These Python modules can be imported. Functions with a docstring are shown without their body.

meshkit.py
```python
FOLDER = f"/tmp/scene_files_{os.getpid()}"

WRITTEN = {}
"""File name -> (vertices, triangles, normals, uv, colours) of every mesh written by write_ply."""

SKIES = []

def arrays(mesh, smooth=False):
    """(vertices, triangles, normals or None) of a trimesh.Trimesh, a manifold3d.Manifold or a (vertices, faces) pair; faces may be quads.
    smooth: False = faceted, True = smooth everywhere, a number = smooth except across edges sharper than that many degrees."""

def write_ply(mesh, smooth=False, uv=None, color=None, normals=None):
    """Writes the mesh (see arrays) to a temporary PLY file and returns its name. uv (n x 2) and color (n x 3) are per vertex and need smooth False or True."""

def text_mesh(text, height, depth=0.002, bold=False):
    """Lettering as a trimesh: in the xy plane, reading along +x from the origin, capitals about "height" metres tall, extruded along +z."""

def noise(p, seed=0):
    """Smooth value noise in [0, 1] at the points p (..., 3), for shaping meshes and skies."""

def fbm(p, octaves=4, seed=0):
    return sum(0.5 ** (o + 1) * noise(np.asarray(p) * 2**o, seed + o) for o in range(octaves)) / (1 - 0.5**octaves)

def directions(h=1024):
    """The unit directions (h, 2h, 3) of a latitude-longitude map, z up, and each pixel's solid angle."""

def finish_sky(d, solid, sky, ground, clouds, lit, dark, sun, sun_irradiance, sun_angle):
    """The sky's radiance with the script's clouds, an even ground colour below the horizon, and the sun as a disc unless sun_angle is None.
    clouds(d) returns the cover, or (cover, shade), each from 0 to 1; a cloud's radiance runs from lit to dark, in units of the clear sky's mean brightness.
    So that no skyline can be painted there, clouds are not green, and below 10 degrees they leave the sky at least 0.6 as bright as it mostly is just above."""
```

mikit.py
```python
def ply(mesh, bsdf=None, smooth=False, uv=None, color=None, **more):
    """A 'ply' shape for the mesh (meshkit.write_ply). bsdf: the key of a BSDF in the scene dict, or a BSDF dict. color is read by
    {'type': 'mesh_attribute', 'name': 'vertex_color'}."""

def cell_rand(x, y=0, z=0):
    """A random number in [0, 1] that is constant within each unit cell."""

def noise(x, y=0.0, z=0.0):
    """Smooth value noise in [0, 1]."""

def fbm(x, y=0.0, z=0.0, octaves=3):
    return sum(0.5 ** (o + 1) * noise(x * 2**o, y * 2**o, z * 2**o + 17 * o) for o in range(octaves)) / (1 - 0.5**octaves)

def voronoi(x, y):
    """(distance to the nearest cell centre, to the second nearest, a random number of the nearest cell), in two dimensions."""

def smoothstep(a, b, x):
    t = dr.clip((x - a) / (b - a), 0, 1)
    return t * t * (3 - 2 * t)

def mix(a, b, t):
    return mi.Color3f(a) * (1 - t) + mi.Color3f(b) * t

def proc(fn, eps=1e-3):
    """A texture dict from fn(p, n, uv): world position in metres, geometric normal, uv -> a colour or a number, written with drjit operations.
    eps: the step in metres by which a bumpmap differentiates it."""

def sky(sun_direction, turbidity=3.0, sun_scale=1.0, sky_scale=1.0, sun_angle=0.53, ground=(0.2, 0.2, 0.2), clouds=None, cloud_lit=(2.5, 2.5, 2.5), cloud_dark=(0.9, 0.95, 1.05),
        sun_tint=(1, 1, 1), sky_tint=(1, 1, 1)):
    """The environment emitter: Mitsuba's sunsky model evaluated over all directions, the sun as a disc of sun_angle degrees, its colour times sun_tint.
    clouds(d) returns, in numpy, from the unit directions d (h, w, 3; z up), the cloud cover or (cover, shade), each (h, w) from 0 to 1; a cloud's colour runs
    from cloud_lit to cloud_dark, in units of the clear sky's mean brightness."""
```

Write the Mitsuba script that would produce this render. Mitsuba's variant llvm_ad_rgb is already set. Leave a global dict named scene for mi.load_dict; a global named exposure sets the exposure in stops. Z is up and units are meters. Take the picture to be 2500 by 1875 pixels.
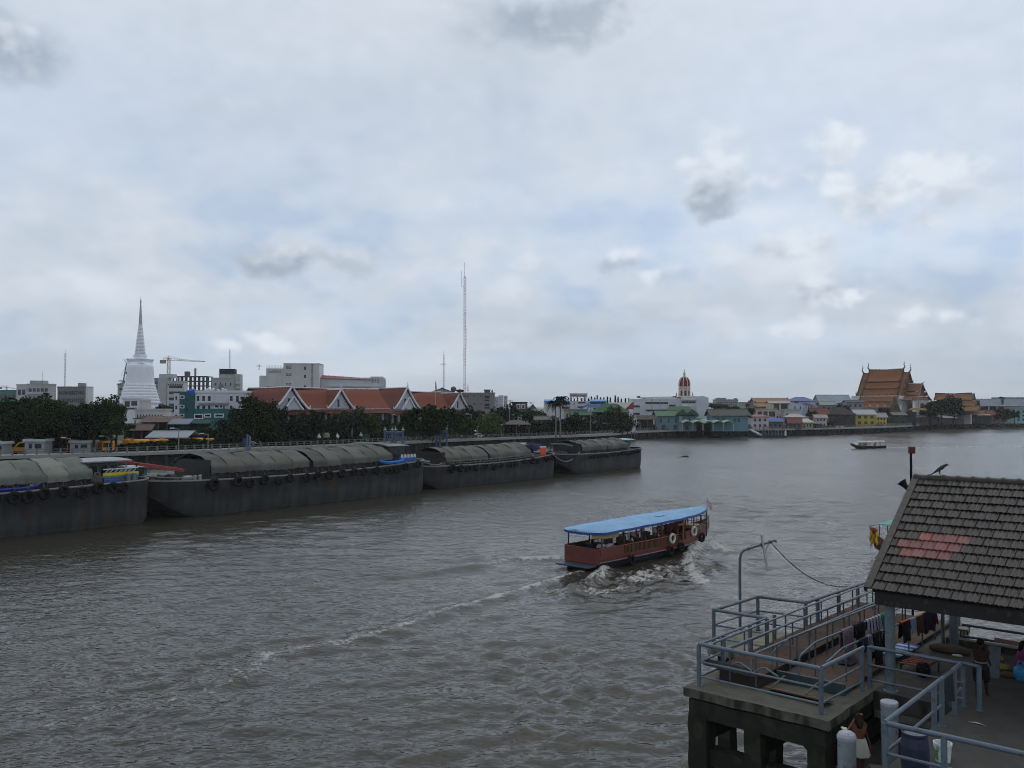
import math, random
import numpy as np, trimesh, shapely
import manifold3d as m3
import drjit as dr, mitsuba as mi
import mikit, meshkit
from mikit import noise, fbm, smoothstep, mix

scene, labels = {}, {}
rng = np.random.default_rng(7)
TAU = 2 * math.pi

# ------------------------------------------------------------------ camera, light, exposure
F, HOR, EYE = 2150.0, 995.0, 12.0            # focal length and horizon row of the 2500 x 1875 photograph, eye height above the river
PITCH = math.atan((HOR - 937.5) / F)
FWD = np.array([0, math.cos(PITCH), math.sin(PITCH)]); UPV = np.array([0, -math.sin(PITCH), math.cos(PITCH)])
CAM = np.array([0, 0, EYE])
scene['camera'] = {'type': 'perspective', 'fov': 2 * math.degrees(math.atan(1250 / F)), 'fov_axis': 'x', 'near_clip': 0.5, 'far_clip': 9000.0,
                   'to_world': mi.ScalarTransform4f().look_at(origin=CAM.tolist(), target=(CAM + FWD).tolist(), up=[0, 0, 1])}
exposure = 2.5


def sky_clouds(d):
    az = np.degrees(np.arctan2(d[..., 0], d[..., 1])); el = np.degrees(np.arcsin(np.clip(d[..., 2], -1, 1)))
    k = 1.0 / (d[..., 2] + 0.16)
    q = np.stack([d[..., 0] * k, d[..., 1] * k, np.full_like(k, 3.1)], -1)
    veil = meshkit.fbm(q * [0.9, 1.5, 1], 5, 3); band = meshkit.fbm(q * [0.45, 0.8, 1] + 9, 4, 11)
    fine = meshkit.fbm(np.stack([az * .32, el * .5, 0 * az], -1), 5, 21); fine2 = meshkit.fbm(np.stack([az * .9, el * 1.3, 0 * az], -1), 4, 27)
    sun = np.array(SUN) / np.linalg.norm(SUN); ang = np.degrees(np.arccos(np.clip(d @ sun, -1, 1)))
    cover = np.clip(0.93 + 0.30 * (veil - 0.5) + 0.22 * (band - 0.5), 0.90, 0.985)
    cover *= 1 - 0.13 * np.clip((band - .42) * 5, 0, 1) * np.clip((el - 3) / 8, 0, 1)
    shade = np.clip(0.52 + 0.22 * (band - 0.5) + 0.26 * (veil - .5), 0, 1) - 0.36 * np.exp(-(ang / 46) ** 2)
    shade += 0.10 * np.exp(-(el / 7.0) ** 2)
    puffs = meshkit.fbm(np.stack([az * .22 + 7, el * .42, 0 * az], -1), 6, 41); belt = np.exp(-((el - 8) / 6.0) ** 2) * np.clip(.25 + .75 * meshkit.fbm(np.stack([az * .025, 0 * az, 0 * az], -1), 2, 44) * 1.6, 0, 1.2)
    shade -= belt * .55 * np.clip(puffs - .50, 0, .25); shade += belt * 1.0 * np.clip(.44 - puffs, 0, .2); cover = np.clip(cover + belt * .5 * (puffs - .42), 0, .98)
    wisp = meshkit.fbm(np.stack([az * .05 + el * .10, el * .28 - az * .04, 0 * az + 2], -1), 5, 51); shade -= .22 * (wisp - .5)
    # small cumulus: azimuth, elevation, half width, half height, how white its top is, how dark its base is
    for a, e, wa, we, top, base in CUMULUS:
        da, de = (az - a) / wa, (el - e) / we
        q_ = .45 if top == 0 and wa > 4 else 1.0; r = np.sqrt(da ** 2 + np.where(de < 0, de * 1.25, de) ** 2) + q_ * (2.6 * (fine - 0.5) + 1.3 * (fine2 - .5))
        m = 1 - np.clip((r - 0.25) / 1.0, 0, 1); m = m * m * (3 - 2 * m)
        lo = np.clip((0.40 if top > .2 else .95) - de * 0.65 + 2.2 * (fine2 - .5), 0, 1)
        s = (1 - lo) * (0.46 - 0.36 * top) + lo * (0.42 + 0.50 * base)
        w = m * np.clip(0.30 + max(top, base), 0, 1) * .92
        shade = shade * (1 - w) + s * w
        cover = cover * (1 - w) + w
    # more scraps of the same sort all round
    g = np.clip((meshkit.fbm(np.stack([az * .11 + 40, el * .2, 0 * az], -1), 5, 31) - 0.60) * 5, 0, 1) * np.clip(el / 6, 0, 1)
    shade = shade + 0.22 * g * (fine - 0.2) + .10 * (fine2 - .5) * np.clip(el / 4, 0, 1)
    return np.clip(cover, 0, 1), np.clip(shade, 0, 1)


CUMULUS = [(-30.8, 19.6, 4.6, 2.4, 0, 1.0), (0.6, 23.9, 6.2, 2.2, 0, .85), (5.2, 24.4, 3.4, 1.5, 0, .7), (-14.6, 9.2, 4.0, 1.0, 0, .85), (-10.4, 9.3, 1.7, .9, .1, .4), (-19.5, 18, 1.6, .8, 0, .3),
           (-15.5, 18, 1.8, .8, 0, .25), (13.1, 14.2, 3.2, 2.4, .62, .0), (13.0, 12.9, 2.0, 1.2, 0, .80), (20, 15.6, 1.7, 1.3, .7, 0), (23.4, 12.4, 3.6, 1.9, .68, .3),
           (26.6, 12.2, 2.2, 1.4, .6, .35), (6.6, 9.4, 2.4, 1.0, .55, .75), (9.2, 8.4, 1.8, .7, .6, .45), (18.2, 10.0, 2.0, .9, .55, .45), (19.2, 7.6, 2.2, 1.0, .5, .6), (21.3, 6.6, 1.5, .9, .7, .5), (-17.5, 3.8, 3.0, .9, .7, .1),
           (24.5, 5.3, 3, .8, .6, .3), (17.8, 4.6, 2.6, .8, .55, .3), (1, 8.9, 1.6, .8, .35, .3), (-1.5, 3.5, 2, .6, .1, .3)]
SUN = (0.30, 0.52, 1.50)
scene['sky'] = mikit.sky(SUN, turbidity=3, sun_scale=0.05, sun_angle=50, sun_tint=(.86, .97, 1.12), clouds=sky_clouds, cloud_lit=(1.80, 1.90, 2.02), cloud_dark=(0.56, 0.70, 0.88), ground=(.1, .1, .09))

# ------------------------------------------------------------------ materials
def rgbtex(fn, eps=1e-3): return mikit.proc(fn, eps)


def dec(uv):                                  # an object's own colour rides in its uv: (red, blue * 250 rounded + green * 0.98)
    b = dr.floor(uv.y)
    return 1.25 * dr.power(dr.maximum(mi.Color3f(uv.x, (uv.y - b) / 0.98, b / 250.0), 1e-4), 1.2)   # stored on a flatter scale


def far_paint(p, n, uv):
    blotch = fbm(p.x * .16, p.y * .16, p.z * .22, 3)
    streak = fbm((p.x + p.y * .7) * .40, p.z * .06, (p.y - p.x) * .3, 2)
    up = smoothstep(.5, .8, dr.abs(n.z))
    k = (0.82 + 0.30 * blotch) * dr.lerp(0.90 + 0.18 * streak, 1.0, up)
    grime = smoothstep(.58, .78, streak) * (1 - up) * .16
    return mix(dec(uv) * k, mi.Color3f(.06, .057, .05), grime)


def near_paint(p, n, uv):
    a = fbm(p.x * 3.1, p.y * 3.1, p.z * 3.1, 3)
    b = fbm(p.x * 31, p.y * 31, p.z * 23, 2)
    k = (0.74 + 0.38 * a) * (0.88 + 0.24 * b)
    rust = smoothstep(.60, .76, fbm(p.x * 9 + 5, p.y * 9, p.z * 6, 3)) * .5
    return mix(dec(uv) * k, mi.Color3f(.055, .04, .03), rust)


def steel_hull(p, n, uv):
    s = (p.x * .616 + p.y * .788)
    a = fbm(s * .45, p.z * .8, 0.0, 4)
    st = fbm(s * 2.2, p.z * .22, 5.0, 3)
    wear = smoothstep(.42, .66, a * .55 + st * .45)
    low = smoothstep(2.6, 1.2, p.z + 1.1 * (fbm(s * .5, 3.0, 0.0, 2) - .5))
    rust = smoothstep(.60, .74, fbm(s * 1.7 + 9, p.z * .5, 2.0, 3)) * .45
    return mix(mix(dec(uv) * (0.6 + 0.5 * st), mi.Color3f(.043, .045, .044) * (.8 + .4 * st), .12 + wear * .25 + .45 * low), mi.Color3f(.045, .028, .018), rust) * (1 + .5 * smoothstep(.55, .35, p.z + .2 * st))


def concrete(p, n, uv):
    a = fbm(p.x * 1.1, p.y * 1.1, p.z * 1.1, 4)
    b = fbm(p.x * 7, p.y * 7, p.z * 7, 3)
    drip = fbm((p.x + p.y * .9) * 4.1 + 1.5 * a, p.z * 1.3, (p.x - p.y) * 2.6, 4)
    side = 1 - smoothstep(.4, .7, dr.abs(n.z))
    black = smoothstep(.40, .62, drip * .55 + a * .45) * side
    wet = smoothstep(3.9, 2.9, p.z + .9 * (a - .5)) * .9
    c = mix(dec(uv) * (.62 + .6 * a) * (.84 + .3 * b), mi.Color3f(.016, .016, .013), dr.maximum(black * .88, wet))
    moss = smoothstep(.52, .68, fbm(p.x * 2.3, p.y * 2.3, p.z * 2 + 9, 3)) * .35
    return mix(c, mi.Color3f(.045, .05, .022), moss)


def canvas(p, n, uv):
    a = fbm(p.x * .8, p.y * .8, p.z * .8, 3); b = fbm(p.x * 5, p.y * 5, p.z * 5, 2)
    return dec(uv) * (.70 + .42 * a) * (.86 + .26 * b)


def leafy(p, n, uv):
    a = fbm(p.x * .35, p.y * .35, p.z * .35, 2); b = noise(p.x * 2.1, p.y * 2.1, p.z * 2.1)
    return dec(uv) * (.55 + .6 * a) * (.65 + .7 * b)


def soil(p, n, uv):
    a = fbm(p.x * .05, p.y * .05, 0.0, 4)
    return mix(mi.Color3f(.10, .095, .08), mi.Color3f(.05, .06, .03), smoothstep(.4, .6, a))


def two(b): return {'type': 'twosided', 'bsdf': b}


def bsdf(name, fn, rough, spec=.3, **kw):
    scene[name] = two({'type': 'principled', 'base_color': rgbtex(fn), 'roughness': rough, 'specular': spec, **kw})


bsdf('far_paint_bsdf', far_paint, .75, .25)
bsdf('plaster_bsdf', lambda p, n, uv: dec(uv) * (.90 + .14 * fbm(p.x * .12, p.y * .12, p.z * .15, 2)), .6, .3)
bsdf('near_paint_bsdf', near_paint, .42, .4)
bsdf('matte_bsdf', near_paint, .85, .15)
bsdf('hull_bsdf', steel_hull, .55, .3)
scene['canvas_bsdf'] = two({'type': 'bumpmap', 'scale': 1.0, 'bump': mikit.proc(lambda p, n, uv: .05 * fbm(p.x * 1.6, p.y * 1.6, p.z * 1.6, 3), 1e-2), 'nested': {'type': 'principled', 'base_color': rgbtex(canvas), 'roughness': .8, 'specular': .2}})
bsdf('soil_bsdf', soil, .95, .1)
scene['concrete_bsdf'] = {'type': 'twosided', 'bsdf': {'type': 'bumpmap', 'scale': 1.0, 'bump': mikit.proc(lambda p, n, uv: .02 * fbm(p.x * 4, p.y * 4, p.z * 4, 3) + .006 * fbm(p.x * 31, p.y * 31, p.z * 31, 2), 4e-3),
                          'nested': {'type': 'principled', 'base_color': rgbtex(concrete), 'roughness': .85, 'specular': .2}}}
scene['leaf_bsdf'] = {'type': 'principledthin', 'base_color': rgbtex(leafy), 'diff_trans': .55, 'roughness': .6}
scene['pane_bsdf'] = two({'type': 'principled', 'base_color': rgbtex(lambda p, n, uv: dec(uv) * (.6 + .8 * noise(p.x * .7, p.y * .7, p.z * .9))), 'roughness': .12, 'specular': .5})
scene['metal_bsdf'] = two({'type': 'principled', 'base_color': rgbtex(near_paint), 'roughness': .32, 'specular': .5, 'metallic': .35})

# ------------------------------------------------------------------ mesh helpers: a mesh is (vertices, triangles), hard edges have split vertices
def cat(*ms):
    ms = [m for m in (ms[0] if len(ms) == 1 and isinstance(ms[0], list) else ms) if m is not None]
    at = np.cumsum([0] + [len(m[0]) for m in ms])
    return np.vstack([m[0] for m in ms]), np.vstack([np.asarray(m[1]) + a for m, a in zip(ms, at)])


def flat(v, f):
    v, f = np.asarray(v, float), np.asarray(f, int)
    if f.shape[1] == 4: f = np.vstack([f[:, [0, 1, 2]], f[:, [0, 2, 3]]])
    return v[f].reshape(-1, 3), np.arange(len(f) * 3).reshape(-1, 3)


_BQ = np.array([[0, 3, 2, 1], [4, 5, 6, 7], [0, 1, 5, 4], [1, 2, 6, 5], [2, 3, 7, 6], [3, 0, 4, 7]])


def hexa(c):                                  # eight corners: bottom ring, then top ring, counter-clockwise from above
    c = np.asarray(c, float); v = c[_BQ].reshape(-1, 3); i = np.arange(6)[:, None] * 4
    return v, np.vstack([i + [0, 1, 2], i + [0, 2, 3]])


def box(x0, x1, y0, y1, z0, z1):
    return hexa([[x0, y0, z0], [x1, y0, z0], [x1, y1, z0], [x0, y1, z0], [x0, y0, z1], [x1, y0, z1], [x1, y1, z1], [x0, y1, z1]])


def hull(pts):
    h = trimesh.convex.convex_hull(np.asarray(pts, float)); return flat(h.vertices, h.faces)


def cbox(x0, x1, y0, y1, z0, z1, c=.02):      # box with chamfered edges
    X, Y, Z = (x0, x1), (y0, y1), (z0, z1); pts = []
    for i in (0, 1):
        for j in (0, 1):
            for k in (0, 1):
                sx, sy, sz = (1, -1)[i] * c, (1, -1)[j] * c, (1, -1)[k] * c
                pts += [(X[i] + sx, Y[j] + sy, Z[k]), (X[i] + sx, Y[j], Z[k] + sz), (X[i], Y[j] + sy, Z[k] + sz)]
    return hull(pts)


def tube(pts, r, n=8, cap=True):
    p = np.asarray(pts, float); m = len(p)
    t = np.gradient(p, axis=0) if m > 2 else np.repeat([p[1] - p[0]], 2, 0)
    t /= np.linalg.norm(t, axis=1, keepdims=True) + 1e-12
    a = np.cross(t[0], [0, 0, 1.0] if abs(t[0][2]) < .9 else [1.0, 0, 0]); a /= np.linalg.norm(a)
    rr = np.broadcast_to(r, (m,)); w = np.arange(n) * TAU / n; rings = []
    for i in range(m):
        a = a - t[i] * (a @ t[i]); a /= np.linalg.norm(a); b = np.cross(t[i], a)
        rings.append(p[i] + rr[i] * (np.cos(w)[:, None] * a + np.sin(w)[:, None] * b))
    v = np.vstack(rings); i, j = np.meshgrid(np.arange(m - 1), np.arange(n), indexing='ij'); k = (j + 1) % n
    q = np.stack([i * n + j, i * n + k, (i + 1) * n + k, (i + 1) * n + j], -1).reshape(-1, 4)
    out = [(v, np.vstack([q[:, [0, 1, 2]], q[:, [0, 2, 3]]]))]
    if cap:
        for ring, s in ((rings[0], -1), (rings[-1], 1)):
            fan = np.array([[0, j, j + 1] for j in range(1, n - 1)])
            out.append((ring, fan if s > 0 else fan[:, ::-1]))
    return cat(out)


def rod(a, b, r, n=8): return tube([a, b], r, n)


def bar(a, b, w, h):                          # square bar between two points, w across, h high
    a, b = np.asarray(a, float), np.asarray(b, float); t = (b - a) / np.linalg.norm(b - a)
    s = np.cross(t, [0, 0, 1.0] if abs(t[2]) < .95 else [0, 1.0, 0]); s /= np.linalg.norm(s); u = np.cross(s, t)
    c = [e + sx * s * w / 2 + sz * u * h / 2 for e in (a, b) for sx, sz in ((-1, -1), (1, -1), (1, 1), (-1, 1))]
    return hexa([c[0], c[1], c[5], c[4], c[3], c[2], c[6], c[7]])


def lathe(prof, n=16, smooth=False, rx=1, ry=1, ph=0.0):
    w = np.arange(n) * TAU / n + ph; cs = np.stack([np.cos(w) * rx, np.sin(w) * ry], 1); out = []
    def ring(r, z): return np.column_stack([cs * r, np.full(n, z)])
    j = np.arange(n); k = (j + 1) % n
    if smooth:
        v = np.vstack([ring(*p) for p in prof]); f = []
        for i in range(len(prof) - 1): f += [np.stack([i * n + j, i * n + k, (i + 1) * n + k], 1), np.stack([i * n + j, (i + 1) * n + k, (i + 1) * n + j], 1)]
        out.append((v, np.vstack(f)))
    else:
        for p0, p1 in zip(prof[:-1], prof[1:]):
            out.append((np.vstack([ring(*p0), ring(*p1)]), np.vstack([np.stack([j, k, n + k], 1), np.stack([j, n + k, n + j], 1)])))
    for (r, z), s in ((prof[0], -1), (prof[-1], 1)):
        if r > 1e-6:
            fan = np.array([[0, i, i + 1] for i in range(1, n - 1)]); out.append((ring(r, z), fan if s > 0 else fan[:, ::-1]))
    return cat(out)


def facets(prof, n, ph=0.0):                  # square or eight-sided stack
    m = lathe(prof, n, False, ph=ph); return flat(*m)


def prism(poly, z0, z1):
    poly = poly if hasattr(poly, 'exterior') else shapely.Polygon(poly)
    m = trimesh.creation.extrude_polygon(poly, z1 - z0, engine='earcut'); v = np.array(m.vertices); v[:, 2] += z0
    return flat(v, m.faces)


def upright(poly, y0, y1):                    # a polygon drawn in x, z and thick along y
    v, f = prism(poly, y0, y1); return np.column_stack([v[:, 0], -v[:, 2] + (y0 + y1), v[:, 1]]), f


def sheet(P, thick=0.0):
    P = np.asarray(P, float); n, m = P.shape[:2]; i, j = np.meshgrid(np.arange(n - 1), np.arange(m - 1), indexing='ij')
    q = np.stack([i * m + j, (i + 1) * m + j, (i + 1) * m + j + 1, i * m + j + 1], -1).reshape(-1, 4)
    f = np.vstack([q[:, [0, 1, 2]], q[:, [0, 2, 3]]]); V = P.reshape(-1, 3)
    if not thick: return V, f
    N = np.zeros_like(V); fn = np.cross(V[f[:, 1]] - V[f[:, 0]], V[f[:, 2]] - V[f[:, 0]])
    for c in range(3): np.add.at(N, f[:, c], fn)
    N /= np.linalg.norm(N, axis=1, keepdims=True) + 1e-12
    W = V - N * thick; e = np.concatenate([np.arange(m), np.arange(1, n) * m + m - 1, (n - 1) * m + np.arange(m - 2, -1, -1), np.arange(n - 2, 0, -1) * m])
    g = np.roll(e, -1); k = len(e); rim = np.vstack([V[e], V[g], W[g], W[e]]); a = np.arange(k)
    return cat((V, f), (W, f[:, ::-1]), (rim, np.vstack([np.stack([a, a + k, a + 2 * k], 1), np.stack([a, a + 2 * k, a + 3 * k], 1)])))


def ball(c, r, n=8):
    a = np.linspace(-math.pi / 2, math.pi / 2, n // 2 + 1)
    v, f = lathe([(max(math.cos(x), 1e-7), math.sin(x)) for x in a], n, True); return v * r + np.asarray(c, float), f


def torus(R, r, n=20, m=8, flatten=1.0):
    a, b = np.meshgrid(np.arange(n) * TAU / n, np.arange(m) * TAU / m, indexing='ij')
    v = np.stack([(R + r * np.cos(b)) * np.cos(a), (R + r * np.cos(b)) * np.sin(a), r * flatten * np.sin(b)], -1).reshape(-1, 3)
    i, j = np.meshgrid(np.arange(n), np.arange(m), indexing='ij'); I, J = (i + 1) % n, (j + 1) % m
    q = np.stack([i * m + j, I * m + j, I * m + J, i * m + J], -1).reshape(-1, 4)
    return v, np.vstack([q[:, [0, 1, 2]], q[:, [0, 2, 3]]])


def mv(m, t=(0, 0, 0), yaw=0.0, s=1.0, R=None):
    v = np.asarray(m[0], float) * s
    if R is not None: v = v @ np.asarray(R).T
    if yaw: c, w = math.cos(yaw), math.sin(yaw); v = v @ np.array([[c, w, 0], [-w, c, 0], [0, 0, 1]])
    return v + np.asarray(t, float), m[1]


def rotx(a): c, s = math.cos(a), math.sin(a); return np.array([[1, 0, 0], [0, c, -s], [0, s, c]])
def roty(a): c, s = math.cos(a), math.sin(a); return np.array([[c, 0, s], [0, 1, 0], [-s, 0, c]])


class Frame:                                  # local x along a front, y away from the viewer behind it, z up
    def __init__(s, o, x): s.o = np.array([o[0], o[1], o[2] if len(o) > 2 else 0.0]); x = np.array([x[0], x[1], 0.0]); s.x = x / np.linalg.norm(x); s.y = np.array([-s.x[1], s.x[0], 0])
    def __call__(s, m): v = np.asarray(m[0], float); return s.o + v[:, :1] * s.x + v[:, 1:2] * s.y + v[:, 2:] * [0, 0, 1.0], m[1]
    def pt(s, x, y, z=0.0): return s.o + x * s.x + y * s.y + np.array([0, 0, z])


_count = {}


def numbered(name):
    n = _count.get(name, 0); _count[name] = n + 1
    return name if n == 0 else f'{name}_{n:03d}'


def say(key, label=None, cat_=None, group=None, kind=None):
    d = labels.setdefault(key, {})
    for k, v in (('label', label), ('category', cat_), ('group', group), ('kind', kind)):
        if v: d[k] = v
    return key


def thing(name, label, cat_, group=None): return say(numbered(name), label, cat_, group)


def code(col, n):
    r, g, b = (min(max(float(c), 0.0), .98) for c in col)
    return np.tile([r, math.floor(b * 250 + .5) + g * .98], (n, 1))


def put(name, m, mat, col=(.5, .5, .5), parent=None, label=None, cat_=None, group=None, kind=None):
    key = numbered(name if parent is None else f'{parent}__{name}')
    scene[key] = mikit.ply((m[0], m[1]), mat, smooth=True, uv=code(col, len(m[0])))
    if label or cat_ or group or kind: say(key, label, cat_, group, kind)
    return key


def vary(col, k=.12): return tuple(np.clip(np.array(col) * (1 + k * rng.uniform(-1, 1)) * (1 + .3 * k * rng.uniform(-1, 1, 3)), 0, .95))


def ray(u, v): return FWD + np.array([1.0, 0, 0]) * (u - 1250) / F - UPV * (v - 937.5) / F
def at(u, v, z=0.0): d = ray(u, v); return CAM + d * (z - EYE) / d[2]      # where a sight line meets the level z
def off(u, D): return np.array([(u - 1250) / F * D, D, 0.0])               # a place D metres out on the bearing of u
def hgt(v, D): return EYE + (HOR - v) / F * D                              # height above the water of row v at distance D

# ------------------------------------------------------------------ river, ground, embankment
BOAT = np.array([6.4, 64.8]); BT = np.array([.682, .731]); BN = np.array([.731, -.682])     # cruiser: stern corner, heading, starboard side
def path(*uv): return np.array([at(u, v)[:2] for u, v in uv])
STREAK = path((1415, 1400), (1250, 1450), (1100, 1490), (950, 1540), (850, 1566), (650, 1602), (560, 1668), (440, 1700), (340, 1725), (150, 1775))
STREAK_B = path((1365, 1362), (1250, 1366), (1190, 1378), (960, 1408), (880, 1412), (640, 1452), (500, 1470), (300, 1500))
BOWWAVE = path((1718, 1322), (1692, 1352), (1680, 1372), (1694, 1398), (1712, 1420))
BOWSPRAY = path((1722, 1322), (1742, 1338), (1764, 1344))
SIDEWASH = path((1690, 1385), (1600, 1402), (1500, 1424), (1440, 1440))
STERNWASH = path((1475, 1395), (1462, 1412), (1440, 1420))
SMALLWAKE = np.array([[108, 262.], [118, 264], [134, 268], [160, 276], [200, 292]])
SMALLBOW = np.array([[97.5, 259.], [101, 260.3], [108, 262]])


def seg_np(P, X, Y):
    best = np.full(X.shape, 1e9); along = np.zeros(X.shape); L = 0.0
    for a, b in zip(P[:-1], P[1:]):
        d = b - a; n2 = d @ d; t = np.clip(((X - a[0]) * d[0] + (Y - a[1]) * d[1]) / n2, 0, 1)
        e = np.hypot(X - a[0] - t * d[0], Y - a[1] - t * d[1]); m = e < best
        best = np.where(m, e, best); along = np.where(m, L + t * math.sqrt(n2), along); L += math.sqrt(n2)
    return best, along / L


def seg_dr(P, x, y):
    best, along, L = mi.Float(1e9), mi.Float(0), 0.0
    for a, b in zip(P[:-1], P[1:]):
        d = b - a; n2 = float(d @ d); t = dr.clip(((x - a[0]) * d[0] + (y - a[1]) * d[1]) / n2, 0, 1)
        e = dr.sqrt(dr.square(x - a[0] - t * d[0]) + dr.square(y - a[1] - t * d[1])); m = e < best
        best = dr.select(m, e, best); along = dr.select(m, L + t * math.sqrt(n2), along); L += math.sqrt(n2)
    return best, along / L


WAVES = []
for i in range(54):
    lam = .55 * 11 ** rng.uniform(0, 1); th = math.radians(-80 + rng.normal() * 26)
    WAVES.append((lam, th, .0044 * lam ** .55, rng.uniform(0, TAU)))


def surface(X, Y, res):
    Z = np.zeros_like(X); patch = meshkit.fbm(np.stack([X * .05 + 3, Y * .03, 0 * X], -1), 4, 5)
    warp = meshkit.fbm(np.stack([X * .21, Y * .21, 0 * X], -1), 3, 8) * 1.3
    for lam, th, amp, ph in WAVES:
        k = TAU / lam; Z += amp * np.clip(lam / (2.2 * res) - .7, 0, 1) * np.sin(k * (X * math.cos(th) + Y * math.sin(th)) + ph + warp)
    Z *= np.clip(.35 + 2.2 * (patch - .28), .35, 1.5)
    s = (X - BOAT[0]) * BT[0] + (Y - BOAT[1]) * BT[1]; q = (X - BOAT[0]) * BN[0] + (Y - BOAT[1]) * BN[1]
    d, a = seg_np(STREAK, X, Y); Z += .13 * np.exp(-(d / 1.1) ** 2) * (1 - a) ** .5 + .10 * np.cos(d * 2.2) * np.exp(-d / 4.5) * (1 - a)
    d, a = seg_np(STREAK_B, X, Y); Z += .20 * np.cos(np.clip(d, 0, 9) * 1.6) * np.exp(-(d / 2.2) ** 2) * (1 - .7 * a)
    lump = meshkit.fbm(np.stack([X * 1.5, Y * 1.5, 0 * X], -1), 3, 15)
    d, a = seg_np(BOWWAVE, X, Y); Z += .62 * np.exp(-(d / .75) ** 2) * np.sin(np.clip(a * 1.2 + .15, 0, 1) * math.pi) * (.5 + lump)
    d, a = seg_np(BOWSPRAY, X, Y); Z += .55 * np.exp(-(d / .8) ** 2) * (1 - .6 * a) * (.4 + 1.1 * lump)
    d, a = seg_np(STERNWASH, X, Y); Z += .45 * np.exp(-(d / .6) ** 2) * (.5 + lump)
    d, a = seg_np(SIDEWASH, X, Y); Z += (.34 * (lump - .5) * 2 + .07 * np.sin(s * 2.4 + 4 * lump)) * np.exp(-(d / 3.2) ** 2)
    back = 17.5 - s; w = np.clip((q - .3) / 1.0, 0, 1) * np.exp(-np.clip(q - .55 * back, 0, 99) / 2.0) * np.exp(-q / 9.0) * np.clip(back / 3, 0, 1) * np.exp(-np.clip(back - 12, 0, 99) / 14)
    Z += .08 * w * np.sin(q * 2.6 - back * .85 + 3 * lump)
    g = path((1560, 1660))[0]; r2 = np.hypot(X - g[0], (Y - g[1]) * .8); Z += .05 * np.exp(-((r2 - 3) / 3.2) ** 2) * np.sin(r2 * 5.2 + 2 * lump)
    g = path((1210, 1720))[0]; r2 = np.hypot(X - g[0] + 6, (Y - g[1]) * .9); Z += .035 * np.exp(-((r2 - 8) / 3.0) ** 2) * np.sin(r2 * 4.2 + 3 * lump)
    r3 = np.hypot(X - 7, Y - 27); Z += .09 * np.exp(-(r3 / 5) ** 2) * (lump - .5) * 3
    return Z


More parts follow.
